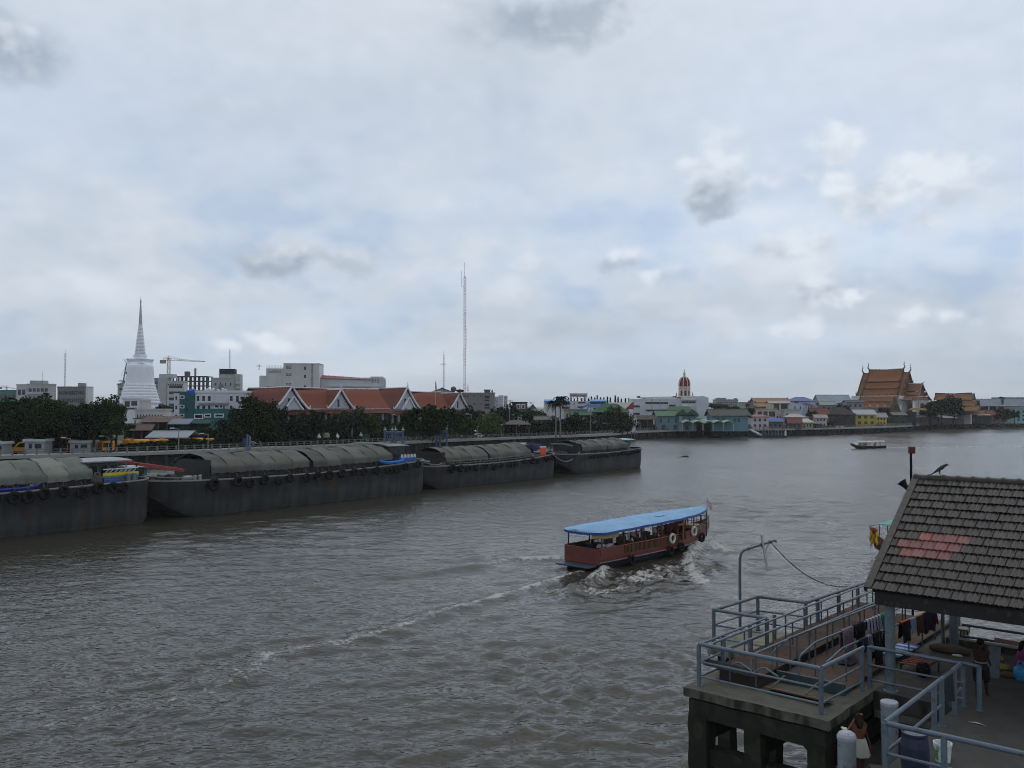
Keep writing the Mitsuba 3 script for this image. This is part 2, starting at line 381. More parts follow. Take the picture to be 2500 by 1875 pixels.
def river_mesh():
    ang = np.concatenate([np.arange(-math.pi, -.60, .06), np.arange(-.60, .60, .0025), np.arange(.60, math.pi, .06), [math.pi]])
    r = np.concatenate([[.5, 8, 16], np.exp(np.arange(math.log(22), math.log(760), .0046)), [900, 1300, 2500]])
    Rr, A = np.meshgrid(r, ang, indexing='ij'); X, Y = Rr * np.sin(A), Rr * np.cos(A)
    Z = np.zeros_like(X); c = (np.abs(A) < .60) & (Rr > 20) & (Rr < 750); Z[c] = surface(X[c], Y[c], Rr[c] * .0046)
    v, f = sheet(np.stack([X, Y, Z], -1)); return v, f[:, ::-1]


def foam_mask(p, n, uv):
    x, y = p.x, p.y; f1 = fbm(x * 2.3, y * 2.3, 0.0, 4); f2 = fbm(x * 7, y * 7, 3.0, 3); f = f1 * .55 + f2 * .45; big = fbm(x * .33, y * .33, 7.0, 2)
    d, a = seg_dr(STREAK, x, y); w = dr.exp(-dr.square((d + .9 * (big - .5)) / (.55 + .45 * a))) * (.90 - .40 * a) * (.40 + .9 * big)
    d, a = seg_dr(STREAK_B, x, y); w = dr.maximum(w, dr.exp(-dr.square(d / 1.1)) * .95 * smoothstep(.42, .0, a))
    d, a = seg_dr(BOWWAVE, x, y); w = dr.maximum(w, dr.exp(-dr.square(d / .80)) * .95)
    d, a = seg_dr(BOWSPRAY, x, y); w = dr.maximum(w, dr.exp(-dr.square(d / 1.0)) * 1.0)
    d, a = seg_dr(SIDEWASH, x, y); w = dr.maximum(w, dr.exp(-dr.square(d / 3.0)) * .62 * (.4 + big))
    d, a = seg_dr(STERNWASH, x, y); w = dr.maximum(w, dr.exp(-dr.square(d / .8)) * .85)
    d, a = seg_dr(SMALLWAKE, x, y); w = dr.maximum(w, dr.exp(-dr.square(d / .7)) * .95 * smoothstep(1.0, .1, a))
    d, a = seg_dr(SMALLBOW, x, y); w = dr.maximum(w, dr.exp(-dr.square(d / .6)) * 1.0)
    return smoothstep(.96 - .56 * w, 1.22 - .56 * w, f + .18) * smoothstep(.05, .3, w) * .92


def ripple(p, n, uv):
    x, y = p.x, p.y
    calm = .45 + 1.1 * fbm(x * .045 + 3, y * .028, 1.0, 3)
    return calm * (.034 * fbm(x * .8, y * 1.4, 0.0, 2) + .034 * fbm(x * 2.1 + 4, y * 3.6, 2.0, 2) + .017 * noise(x * 6.0, y * 10.0, 4.0))


scene['water_bsdf'] = {'type': 'bumpmap', 'scale': 1.0, 'bump': mikit.proc(ripple, 1e-2), 'nested': {'type': 'blendbsdf', 'weight': mikit.proc(foam_mask),
    'water': {'type': 'principled', 'base_color': rgbtex(lambda p, n, uv: mix((.024, .0215, .015), (.036, .032, .022), fbm(p.x * .05, p.y * .04, 2.0, 3))), 'roughness': .10, 'eta': 1.333},
    'foam': {'type': 'diffuse', 'reflectance': {'type': 'rgb', 'value': [.43, .42, .39]}}}}
m = river_mesh()
scene['river'] = mikit.ply(m, 'water_bsdf', smooth=True, uv=m[0][:, :2]); say('river', 'grey brown choppy river water with white boat wakes', kind='structure')

BANK = np.array([(-2600, -1500), (-500, -90), (-260, 60), (-160, 122), (-99, 163), (-74, 179), (-53, 202), (-33, 228), (-9, 258), (34.8, 305), (48, 334), (73.7, 359), (97, 366), (134, 386), (190, 433), (232, 488), (312, 545), (420, 606), (700, 740), (2600, 1500)], float)
def bank_dense(step=4.0, lo=-300, hi=420):
    P = BANK; S = np.concatenate([[0], np.cumsum(np.linalg.norm(np.diff(P, axis=0), axis=1))]); from scipy.interpolate import PchipInterpolator
    t = np.arange(S[1], S[-2], step); q = np.stack([PchipInterpolator(S, P[:, 0])(t), PchipInterpolator(S, P[:, 1])(t)], 1)
    return q[(q[:, 0] > lo) & (q[:, 0] < hi)]
BD = bank_dense(); BTAN = np.gradient(BD, axis=0); BTAN /= np.linalg.norm(BTAN, axis=1, keepdims=True); BIN = np.stack([-BTAN[:, 1], BTAN[:, 0]], 1)     # inland normal
def along(o, z): return np.column_stack([BD + BIN * o, np.full(len(BD), z)])
def strip(*rows): return sheet(np.stack(rows, 1))
GZ = 2.55
ring = np.vstack([[(-2600, -1500)], BD + BIN * 3.0, [(2600, 1500)]]); far = ring / np.linalg.norm(ring, axis=1, keepdims=True) * 7500
far[:, 1] = np.maximum(far[:, 1], ring[:, 1] + 300)
g = np.stack([np.column_stack([ring, np.full(len(ring), GZ)]), np.column_stack([far, np.full(len(far), GZ)])], 1)
v, f = sheet(g); put('ground', (v, f[:, ::-1]), 'soil_bsdf', label='dark ground of the far bank behind the embankment', kind='structure')
v, f = strip(along(0, 2.35), along(0, 3.0), along(4.2, 3.0), along(4.2, 2.3))
put('promenade', flat(v, f[:, ::-1]), 'far_paint_bsdf', (.25, .25, .235), label='pale concrete riverside promenade along the far bank', kind='structure')
rw = thing('river_wall', 'long dark concrete river wall under the far promenade', 'wall')
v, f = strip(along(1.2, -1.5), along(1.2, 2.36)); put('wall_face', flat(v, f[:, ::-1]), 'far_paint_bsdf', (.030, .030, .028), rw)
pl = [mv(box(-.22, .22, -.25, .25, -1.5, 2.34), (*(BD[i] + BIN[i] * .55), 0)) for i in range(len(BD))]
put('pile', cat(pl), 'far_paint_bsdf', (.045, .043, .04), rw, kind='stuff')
fz = thing('promenade_railing', 'grey post and rail fence along the far promenade', 'railing')
posts, rails = [], []
for i in range(0, len(BD) - 1):
    if -130 < BD[i, 0] < 330:
        for fr in (0, .5):
            p = BD[i] * (1 - fr) + BD[i + 1] * fr + BIN[i] * .4; posts.append(mv(box(-.13, .13, -.13, .13, 3.0, 4.15), (*p, 0)))
        for z, r in ((4.0, .05), (3.55, .04)):
            a, b = BD[i] + BIN[i] * .4, BD[i + 1] + BIN[i + 1] * .4; rails.append(bar((*a, z), (*b, z), 2 * r, 2 * r))
put('post', cat(posts), 'far_paint_bsdf', (.17, .165, .15), fz, kind='stuff'); put('rail', cat(rails), 'far_paint_bsdf', (.16, .16, .15), fz, kind='stuff')

# ------------------------------------------------------------------ barges
def tyre(fr, x, y, z, R, label, group, yaw=0.0):
    m = mv(torus(R * .72, R * .30, 18, 8, 1.0), (0, 0, 0), R=rotx(math.pi / 2)); m = mv(m, (x, y, z), yaw)
    k = thing('tyre_fender', label, 'tyre', group); put('tyre', fr(m), 'matte_bsdf', (.018, .018, .018), k); put('rope', fr(tube([(x, y + .05, z + R * .8), (x + .02, y + .12, z + R * 1.3), (x + .05, y + .5, z + R * 1.75)], .035, 5)), 'matte_bsdf', (.10, .095, .08), k)


def barge(o, t, L, W, gb, gm, gs, label, tone, hatches, ridge, eave, tyres, tarp=(.15, .155, .125), rake=8.0):
    fr = Frame(o, t); key = thing('cargo_barge', label, 'barge', 'loaded cargo barges moored in a line'); X = np.concatenate([np.linspace(0, rake, 12), np.linspace(rake + 2.5, L - 4, 14), L - 4 + 4 * np.sin(np.linspace(.12, 1, 9) * math.pi / 2)])
    def gun(x): u = np.clip((x - L * .45) / (L * .55), -1, 1); return gm + (gs - gm) * np.clip(u, 0, 1) ** 2 + (gb - gm) * np.clip(-u, 0, 1) ** 2
    def inset(x): return W * .30 * np.clip(1 - x / (rake * .75), 0, 1) ** 2 + (2.6 - np.sqrt(np.clip(2.6 ** 2 - np.clip(x - L + 2.6, 0, 2.6) ** 2, 0, None)))
    def keel(x): return -0.9 + (gb - .5) * np.clip(1 - x / rake, 0, 1) ** 1.5 + 2.3 * np.clip((x - L + 2.4) / 2.4, 0, 1) ** 2.2
    rows = []
    for x in X:
        i, gz, kz = inset(x), gun(x), keel(x); prof = [(0, gz), (-.08, gz - .35), (0, gz - .7), (.03, gz * .5), (.18, .5), (.55, -.25), (1.4, -.9)]
        half = [(min(y + i, W / 2), max(z, kz)) for y, z in prof]; rows.append([(x, y, z) for y, z in half] + [(x, W - y, z) for y, z in half[::-1]])
    m = sheet(rows); put('hull', fr((m[0], m[1][:, ::-1])), 'hull_bsdf', tone, key)
    e = np.array(rows[-1]); put('stern_plate', fr((e, np.array([[k, len(e) - 1 - k, len(e) - 2 - k] for k in range(6)] + [[k, len(e) - 2 - k, k + 1] for k in range(6)]))), 'hull_bsdf', tone, key)
    dk = np.array([[(x, inset(x) + .1, gun(x) - .28), (x, W - inset(x) - .1, gun(x) - .28)] for x in X]); put('deck', fr(sheet(dk)), 'matte_bsdf', (.05, .05, .048), key)
    put('rub_rail', fr(tube([(x, inset(x) - .05, gun(x) + .02) for x in X], .11, 6)), 'near_paint_bsdf', (.17, .17, .16), key)
    put('rub_rail', fr(tube([(x, W - inset(x) + .05, gun(x) + .02) for x in X], .11, 6)), 'near_paint_bsdf', (.17, .17, .16), key)
    x0, x1 = hatches[0][0], hatches[-1][1]; yc = 1.35
    nx = 14; cx = np.linspace(x0, x1, nx); co = np.array([[(x, yc, gun(x) - .28), (x, yc, gun(x) + eave), (x, W - yc, gun(x) + eave), (x, W - yc, gun(x) - .28)] for x in cx]); put('hold_coaming', fr(flat(*sheet(co))), 'hull_bsdf', (.018, .018, .018), key)
    for s_, xx in ((-1, x0), (1, x1)): put('hold_bulkhead', fr(box(xx - .06, xx + .06, yc + .01, W - yc - .01, gun(xx) - .28, gun(xx) + eave + ridge * .5)), 'hull_bsdf', (.02, .02, .02), key)
    for a, b in hatches:                                                   # tarpaulin in overlapping strips drawn over hoops
        n = max(2, round((b - a) / 2.1)); w = (b - a) / n
        for k in range(n):
            u0, u1 = a + k * w - .12, a + (k + 1) * w + .1; us = np.linspace(u0, u1, 7); P = []; tilt = rng.uniform(-.15, .15)
            for x in us:
                h = (x - u0) / (u1 - u0); sag = -.045 * math.sin(h * math.pi) + (.03 if k % 2 else 0); row = []
                for s in np.linspace(-1, 1, 21):
                    arch = (1 - abs(s) ** 2.0); y = W / 2 + s * (W / 2 - yc + .25); row.append((x + tilt * s, y, gun(L * .5) * .35 + gun(x) * .65 + eave + ridge * arch + sag * (.4 + arch * .6) + .05 * math.sin(9 * s + k * 2)))
                skirt = [(x + .05 * math.sin(7 * x + q), yc - .28 - .03 * math.sin(11 * x), row[0][2] - q * .26 - .05 * math.sin(5 * x + q)) for q in (3, 2, 1)]; row = skirt + row
                P.append(row)
            put('tarpaulin', fr(sheet(P, .03)), 'canvas_bsdf', vary(np.array(tarp) * (1.06 if k % 2 else .90), .10), key)
            if k: put('hoop', fr(tube([(p[0] - .05, p[1], p[2] + .05) for p in P[0][3:]], .022, 5)), 'canvas_bsdf', np.array(tarp) * .72, key)
        for k in range(int((b - a) / .9)):
            x = a + .4 + k * .9; put('lashing', fr(rod((x, yc - .33, gun(x) + eave - .55), (x + .25, yc - .12, gun(x) - .2), .02, 4)), 'matte_bsdf', (.16, .15, .12), key)
    for x, r, dz in tyres: tyre(fr, x, inset(x) - .36, gun(x) - .35 - dz, r, f'black tyre fender hanging on the side of the {label.split(" with ")[0]}', f'tyre fenders on the {label.split(" with ")[0]}')
    return fr, key, gun, inset


def bollards(fr, key, x, y, z, n=2, h=.75, r=.2, col=(.16, .17, .175)):
    for i in range(n): put('mooring_post', fr(mv(lathe([(r, 0), (r, h * .82), (r * 1.2, h * .86), (r * 1.2, h), (r * .6, h + .03), (0, h + .03)], 12), (x + i * .62, y, z))), 'near_paint_bsdf', col, key)
    put('mooring_base', fr(box(x - .35, x + .62 * n - .25, y - .32, y + .32, z - .02, z + .06)), 'matte_bsdf', (.05, .05, .05), key)


T1 = np.array([.63, .777]); T = np.array([.620, .785])
def T_for(x0, x1, n, r=.55): return [(x, r * rng.uniform(.88, 1.1), rng.uniform(-.1, .25)) for x in np.linspace(x0, x1, n) + rng.uniform(-.35, .35, n)]
o1 = np.array([-37.0, 92.2]) - T1 * 54
fb1, b1, g1, i1 = barge(o1, T1, 54, 10, 4.2, 4.0, 4.55, 'nearest dark barge with grey green tarpaulins and a painted stern', (.020, .022, .023), [(9, 27.5), (28.5, 47.6)], 1.3, 1.45, T_for(26, 50.5, 17, .58), (.165, .172, .147))
o2 = np.array([-34.7, 96.0]) - T * 4.2
fb2, b2, g2, i2 = barge(o2, T, 41.6, 10, 4.2, 3.85, 4.6, 'second dark barge with olive tarpaulins and a red boom on its bow', (.019, .020, .019), [(7.2, 20.8), (21.6, 35.0)], 1.3, 1.5, [(6.6, .72, .1)] + T_for(9.5, 38.5, 16, .56), (.128, .127, .110), 7)
o3 = np.array([-10.2, 129.6]) - T * 3.6
fb3, b3, g3, i3 = barge(o3, T, 33.5, 9, 3.5, 3.25, 4.1, 'third dark barge with olive tarpaulins and an orange panel at its stern', (.018, .020, .022), [(5.6, 15.2), (16.0, 26.6)], 1.35, 1.3, [(5.4, .7, 0)] + T_for(7, 31, 13, .52), (.128, .127, .110), 6)
o4 = np.array([13.0, 159.6]) - T * 5.0
fb4, b4, g4, i4 = barge(o4, T, 27.5, 9, 3.7, 3.5, 4.0, 'farthest dark barge with a pale blue wheelhouse roof', (.017, .019, .022), [(6.2, 14.6), (15.0, 22.4)], 1.0, 1.35, T_for(6.5, 24, 15, .42), (.130, .128, .111), 7)


def cabin(fr, key, x0, x1, y0, y1, z0, h, wall, roofc, over=.45, posts=True, win=3):
    put('cabin_wall', fr(box(x0, x1, y0, y1, z0, z0 + h)), 'near_paint_bsdf', wall, key)
    r = np.array([[(x, y, z0 + h + .12 + .16 * (1 - ((y - (y0 + y1) / 2) / ((y1 - y0) / 2 + over)) ** 2)) for y in np.linspace(y0 - over, y1 + over, 9)] for x in (x0 - over, x1 + over)])
    put('cabin_roof', fr(sheet(r[:, ::-1], -.12)), 'near_paint_bsdf', roofc, key)
    for i in range(win):
        w = (x1 - x0) / win; a = x0 + w * (i + .18); f_ = put('cabin_window', fr(box(a, a + w * .64, y0 - .05, y0 + .02, z0 + h * .42, z0 + h * .85)), 'pane_bsdf', (.02, .022, .025), key)
        put('frame', fr(cat(box(a - .06, a, y0 - .07, y0, z0 + h * .38, z0 + h * .89), box(a + w * .64, a + w * .64 + .06, y0 - .07, y0, z0 + h * .38, z0 + h * .89))), 'near_paint_bsdf', np.array(wall) * 1.3, f_)


# first barge: stern deckhouse, painted bulwark, posts, canoe
z = g1(48) - .28
cabin(fb1, b1, 48.3, 51.4, 3.2, 8.0, z, 2.35, (.11, .11, .10), (.21, .225, .23), 1.0)
for x in (47.9, 51.9): put('cabin_post', fb1(rod((x, 2.5, z), (x, 2.5, z + 2.4), .06, 6)), 'near_paint_bsdf', (.2, .2, .2), b1)
bw = put('painted_bulwark', fb1(box(48.7, 52.3, .75, 1.05, z, z + 1.35)), 'near_paint_bsdf', (.035, .11, .30), b1, 'blue bulwark with yellow, green and red stripes')
for k, (a, b, c) in enumerate(((.9, 1.06, (.07, .25, .05)), (1.06, 1.36, (.50, .36, .04)), (.62, .70, (.35, .04, .025)))): put('stripe', fb1(box(48.5 + .1 * k, 52.35 - (1.3 if k == 2 else 0), .735 - .004 * k, .76, z + a, z + b)), 'near_paint_bsdf', c, bw)
for k in range(7): put('lattice_slat', fb1(bar((48.9 + k * .48, .9, z + 1.36), (49.25 + k * .48, .9, z + 1.66), .05, .05)), 'near_paint_bsdf', (.5, .5, .48), bw)
put('top_rail', fb1(bar((48.7, .9, z + 1.70), (52.3, .9, z + 1.74), .09, .09)), 'near_paint_bsdf', (.52, .52, .5), bw)
bollards(fb1, b1, 51.0, .30, g1(51) - .1, 2, .95); bollards(fb1, b1, 52.0, 5.2, g1(53) - .28, 2, 1.2, .26)
bollards(fb1, b1, 41.6, .30, g1(41) - .1, 1, .7, .16)
put('rope_coil', fb1(cat([mv(torus(.42 - .05 * i, .07, 16, 6), (48.1, .9, z + .75 + .16 * i), R=rotx(.8)) for i in range(4)])), 'matte_bsdf', (.12, .11, .09), b1)
for x in np.arange(12, 45, 2.2): put('stanchion', fb1(rod((x, .55, g1(x) - .3), (x, .55, g1(x) + .55), .03, 5)), 'matte_bsdf', (.1, .1, .1), b1)


def canoe(fr, x, y, z, L, w, col, label):
    P = [[(x + L * s, y + w * math.sin(a) * math.sqrt(max(1 - (2 * s - 1) ** 4, .0)) * .5, z + .26 * L / 4 * (2 * s - 1) ** 4 - (.5 * w * math.cos(a)) * math.sqrt(max(1 - (2 * s - 1) ** 4, .0)) * .8) for a in np.linspace(-math.pi / 2, math.pi / 2, 9)] for s in np.linspace(0.005, .995, 15)]
    k = thing('canoe', label, 'canoe'); put('shell', fr(sheet(P, .03)), 'near_paint_bsdf', col, k)
    for s in (.3, .5, .7): put('thwart', fr(box(x + L * s - .09, x + L * s + .09, y - w * .42, y + w * .42, z - .06, z - .02)), 'near_paint_bsdf', np.array(col) * .8, k)
    put('gunwale', fr(tube([p[0] for p in P], .035, 5)), 'near_paint_bsdf', np.array(col) * 1.5, k)


canoe(fb1, 36.9, .45, g1(39) + .40, 5.6, 1.0, (.03, .045, .23), 'dark blue canoe lying along the side deck of the nearest barge')
canoe(fb2, 32.0, .45, g2(33) + .55, 4.6, 1.0, (.05, .22, .55), 'bright blue canoe lying on the side of the second barge')
# second barge
z = g2(3) - .28
put('boom', fb2(bar((-1.2, 6.8, z + 2.5), (5.0, 3.0, z + 1.25), .34, .34)), 'near_paint_bsdf', (.30, .055, .04), b2, 'red steel boom')
for a, b in (((5.0, 3.0, z), (5.0, 3.0, z + 1.9)), ((5.0, 3.4, z), (5.4, 5.6, z + 1.6)), ((.6, 5.2, z), (.6, 5.2, z + 2.2))): put('mast', fb2(rod(a, b, .1, 8)), 'matte_bsdf', (.05, .05, .05), b2)
cabin(fb2, b2, .2, 2.3, 6.1, 8.1, z, 1.6, (.06, .19, .20), (.3, .34, .34), .35, win=1)
put('winch', fb2(cat(mv(lathe([(.28, 0), (.28, 1.2), (.5, 1.2), (.5, 1.35), (0, 1.35)], 12), (2.4, 3.4, z + .5), R=rotx(1.57)), box(1.8, 3.0, 2.2, 4.2, z, z + .35))), 'matte_bsdf', (.05, .048, .045), b2)
put('drum', fb2(mv(lathe([(.34, 0), (.37, .05), (.34, .5), (.37, .55), (.34, .95), (0, .95)], 14), (4.2, 1.9, z + .4), R=roty(1.57))), 'near_paint_bsdf', (.26, .25, .23), b2)
put('rope_coil', fb2(cat([mv(torus(.5 - .06 * i, .08, 16, 6), (1.2, 3.2, z + .1 + .12 * i)) for i in range(5)])), 'matte_bsdf', (.09, .085, .07), b2)
put('anchor_gear', fb2(cat([mv(hull(rng.normal(size=(14, 3)) * [.45, .35, .25]), (rng.uniform(1.5, 6), rng.uniform(2.2, 7), z + .25)) for i in range(9)])), 'matte_bsdf', (.055, .052, .048), b2, kind='stuff')
bollards(fb2, b2, 5.0, .9, g2(5) - .15, 2, .7, .17, (.28, .28, .26))
z = g2(37) - .28
cabin(fb2, b2, 35.7, 38.8, 2.4, 7.4, z, 2.5, (.045, .05, .05), (.10, .105, .105), .5, win=2)
put('awning', fb2(box(34.4, 36.4, 3.2, 8.6, z + 2.9, z + 2.98)), 'canvas_bsdf', (.18, .2, .19), b2)
bw = put('painted_bulwark', fb2(box(36.2, 39.4, .75, 1.0, z, z + 1.25)), 'near_paint_bsdf', (.03, .12, .32), b2, 'blue bulwark panel')
for k in range(5): put('washing', fb2(box(36.4 + k * .62, 36.8 + k * .62, .70, .74, z + 1.0, z + 1.45)), 'canvas_bsdf', (.5, .5, .5), bw)
bollards(fb2, b2, 39.3, .8, g2(39) - .2, 2, .6, .16)
# third barge
z = g3(3) - .28
put('boom', fb3(bar((-.6, 4.6, z + 1.9), (3.6, 2.6, z + .9), .22, .22)), 'near_paint_bsdf', (.30, .29, .34), b3, 'pale boom')
put('anchor_gear', fb3(cat([mv(hull(rng.normal(size=(14, 3)) * [.45, .35, .25]), (rng.uniform(1, 5), rng.uniform(2, 6.5), z + .25)) for i in range(8)])), 'matte_bsdf', (.05, .048, .045), b3, kind='stuff')
bollards(fb3, b3, 4.2, .8, g3(4) - .15, 2, .6, .16)
z = g3(29) - .28
cabin(fb3, b3, 26.8, 29.8, 3.4, 7.6, z, 2.15, (.06, .13, .14), (.12, .13, .14), .7, win=2)
put('panel', fb3(box(29.0, 30.6, .9, 1.05, z, z + 1.7)), 'near_paint_bsdf', (.55, .085, .03), b3, 'bright orange panel'); put('panel_top', fb3(box(28.98, 30.62, .88, 1.07, z + 1.702, z + 1.95)), 'near_paint_bsdf', (.45, .44, .44), b3)
put('canvas_heap', fb3(hull(rng.normal(size=(30, 3)) * [.6, .6, .35] + [29.3, 2.4, z + 1.7])), 'canvas_bsdf', (.04, .035, .08), b3)
for a, b in ((6, 27),):
    for zz in (.35, .7): put('side_rail', fb3(tube([(x, .7, g3(x) + zz) for x in np.linspace(a, b, 9)], .035, 5)), 'near_paint_bsdf', (.2, .2, .19), b3)
    for x in np.linspace(a, b, 10): put('stanchion', fb3(rod((x, .7, g3(x) - .28), (x, .7, g3(x) + .72), .035, 5)), 'near_paint_bsdf', (.2, .2, .19), b3)
# fourth barge
z = g4(24) - .28
cabin(fb4, b4, 22.8, 25.2, 2.4, 6.6, z, 2.0, (.07, .17, .18), (.22, .38, .46), .8, win=2)
put('cabin_door', fb4(box(23.0, 23.6, 2.32, 2.39, z, z + 1.6)), 'near_paint_bsdf', (.2, .03, .03), b4)
z = g4(2) - .28
put('anchor_gear', fb4(cat([mv(hull(rng.normal(size=(14, 3)) * [.5, .4, .25]), (rng.uniform(1, 5.5), rng.uniform(2, 6.5), z + .25)) for i in range(10)])), 'matte_bsdf', (.05, .05, .06), b4, kind='stuff')
put('hoop', fb4(tube([(5.4, 4.5 + 3.2 * math.cos(a), z + .9 + 1.7 * math.sin(a)) for a in np.linspace(0, math.pi, 13)], .09, 6)), 'matte_bsdf', (.06, .06, .06), b4)
put('tarpaulin_roll', fb4(tube([(3.2, 6.0, z + 1.9), (4.4, 4.4, z + 2.0), (5.2, 2.6, z + 1.6)], .22, 8)), 'canvas_bsdf', (.10, .16, .12), b4)
k = tyre(fb4, 27.6, 2.2, 2.6, .75, 'large tyre fender on the stern of the farthest barge', None, 1.2)


def sag(a, b, drop, n=13): a, b = np.array(a, float), np.array(b, float); t = np.linspace(0, 1, n)[:, None]; return a + (b - a) * t - np.array([0, 0, 1.0]) * 4 * drop * t * (1 - t)


for a, b, d, w, la in ((fb1.pt(52.6, .5, g1(52) + .55), fb2.pt(5.3, .9, g2(5) + .45), .25, .05, 'taut mooring rope between the nearest and second barge'),
                       (fb1.pt(52.4, 5.2, g1(53) + .7), fb2.pt(2.0, 4.0, g2(2) + .6), .35, .05, 'slack mooring rope beside the red boom'),
                       (fb2.pt(40.2, .9, g2(40) + .3), fb3.pt(4.4, .8, g3(4) + .4), .5, .05, 'mooring rope between the second and third barge'),
                       (fb3.pt(32.2, .8, g3(32) + .2), fb4.pt(5.0, .9, g4(5) + .4), 1.6, .07, 'pale slack rope hanging between the third and farthest barge'),
                       (fb3.pt(32.4, 3.0, g3(32) + .3), fb4.pt(1.0, 4.0, g4(1) + .4), .6, .05, 'mooring rope at the bow of the farthest barge')):
    put('mooring_rope', tube(sag(a, b, d), w, 6), 'matte_bsdf', (.26, .25, .23), None, la, 'rope')

# ------------------------------------------------------------------ people and animals
def figure(J, bones, length=.03, n=14):       # one continuous body: hulls of the spheres at the two joints of every bone, joined and smoothed
    def sp(p): return m3.Manifold.sphere(p[3], n).translate([float(x) for x in p[:3]])
    b = m3.Manifold()
    for q in bones: b += m3.Manifold.batch_hull([sp(J[k]) for k in q])
    b = b.refine_to_length(length).to_mesh()
    t = trimesh.Trimesh(b.vert_properties[:, :3], b.tri_verts, process=True); trimesh.smoothing.filter_taubin(t, .5, .53, 8)
    return np.array(t.vertices), np.array(t.faces)


def hand(J, bones, wrist, tip, side, pre, r=.011):  # palm, four fingers of different length, thumb from the side of the palm
    w, t, s = np.array(wrist), np.array(tip), np.array(side); d = t - w; L = np.linalg.norm(d); d = d / L
    palm = w + d * L * .48; n = np.cross(d, s)
    J[pre + 'w'] = (*w, r * 2.1)
    for i, ln in enumerate((.86, 1.0, .95, .76)):
        base = palm + s * (i - 1.5) * r * 1.75; k = base + d * L * .28 * ln + n * r * .5; e = base + d * L * .50 * ln + n * r * 1.6
        J[f'{pre}b{i}'], J[f'{pre}k{i}'], J[f'{pre}e{i}'] = (*base, r * 1.15), (*k, r * .9), (*e, r * .75)
        bones += [(f'{pre}w', f'{pre}b{i}'), (f'{pre}b{i}', f'{pre}k{i}'), (f'{pre}k{i}', f'{pre}e{i}')]
    bones += [(f'{pre}w', f'{pre}b0', f'{pre}b3')]
    tb = w + d * L * .22 - s * r * 2.6; te = tb + d * L * .32 - s * r * 1.6; J[pre + 't0'], J[pre + 't1'] = (*tb, r * 1.1), (*te, r * .8); bones += [(pre + 'w', pre + 't0'), (pre + 't0', pre + 't1')]


def head(J, bones, c, look, h, neck):         # skull, jaw, nose and ears round the centre c; look: where the face points
    c = np.array(c, float); f = np.array(look, float); f /= np.linalg.norm(f); s = np.cross(f, [0, 0, 1.0]); s /= np.linalg.norm(s); u = np.cross(s, f)
    for k, p, r in (('sk', c + u * h * .10 - f * h * .07, .40), ('fh', c + u * h * .12 + f * h * .08, .34), ('jaw', c - u * h * .30 + f * h * .14, .20), ('nose', c - u * h * .05 + f * h * .42, .055), ('nb', c + u * h * .10 + f * h * .36, .05),
                    ('el', c - s * h * .40 - f * h * .04, .085), ('er', c + s * h * .40 - f * h * .04, .085), ('mo', c - u * h * .24 + f * h * .33, .06)): J[k] = (*p, r * h)
    J['nk'] = (*neck, .058 * h / .22)
    bones += [('sk', 'fh'), ('sk', 'jaw'), ('fh', 'jaw'), ('fh', 'nb'), ('nb', 'nose'), ('jaw', 'mo'), ('sk', 'el'), ('sk', 'er'), ('sk', 'nk')]
    eyes = [ball(c + f * h * .375 + s * h * .16 * q + u * h * .03, .045 * h, 6) for q in (-1, 1)]
    cap = m3.Manifold.sphere(1, 22).scale([.465 * h, .465 * h, .45 * h]).translate([float(x) for x in c + u * h * .13 - f * h * .07])
    cap = cap.trim_by_plane([float(x) for x in (u * .75 - f * .66)], float((u * .75 - f * .66) @ c - .06 * h)).to_mesh()
    return eyes, flat(cap.vert_properties[:, :3], cap.tri_verts)


def standing(H, pose, look, arms, feet=None):
    """joints of a standing person of height H facing +y; arms: (elbow, wrist, fingertip, palm side) twice, in metres"""
    h = H / 7.2; J = {}; B = []
    J.update(pel=(0, 0, H * .52, H * .085), wa=(0, 0, H * .60, H * .072), ch=(0, .005, H * .72, H * .085), sl=(-H * .105, 0, H * .795, H * .036), sr=(H * .105, 0, H * .795, H * .036),
             cl=(-H * .055, 0, H * .70, H * .07), cr=(H * .055, 0, H * .70, H * .07), hl=(-H * .055, 0, H * .50, H * .062), hr=(H * .055, 0, H * .50, H * .062))
    B += [('pel', 'wa'), ('wa', 'cl'), ('wa', 'cr'), ('cl', 'cr', 'sl', 'sr'), ('ch', 'sl', 'sr'), ('pel', 'hl', 'hr')]
    feet = feet or ((-.06 * H, -.01, 0), (.06 * H, .05, 0))
    for q, (fx, fy, fz), hx in (('l', feet[0], -.055 * H), ('r', feet[1], .055 * H)):
        J['k' + q] = ((fx + hx) / 2, fy * .5 + .035 * H, H * .275, H * .036); J['a' + q] = (fx, fy, H * .05 + fz, H * .022); J['ca' + q] = (fx * .8 + hx * .2, fy * .8, H * .20, H * .034)
        J['he' + q] = (fx, fy - .02 * H, H * .02 + fz, H * .019); J['to' + q] = (fx * 1.15, fy + .10 * H, H * .013 + fz, H * .013); J['bl' + q] = (fx * 1.1, fy + .065 * H, H * .02 + fz, H * .021)
        B += [('h' + q, 'k' + q), ('k' + q, 'ca' + q), ('ca' + q, 'a' + q), ('a' + q, 'he' + q), ('he' + q, 'bl' + q), ('a' + q, 'bl' + q), ('bl' + q, 'to' + q)]
    for q, (el, wr, tip, sd) in zip('lr', arms):
        J['e' + q], J['w' + q] = (*el, H * .024), (*wr, H * .017); B += [('s' + q, 'e' + q), ('e' + q, 'w' + q)]; hand(J, B, wr, tip, sd, 'h' + q + '_', H * .0068)
    c = np.array([0, .01, H - h * .52]); J['nb2'] = (0, -.01, H * .815, H * .038); eyes, hair = head(J, B, c, look, h, (0, -.012, H * .83)); B += [('nk', 'nb2'), ('nb2', 'ch')]
    return J, B, eyes, hair


def clothe(J, parts, length=.04): return figure(J, parts, length)


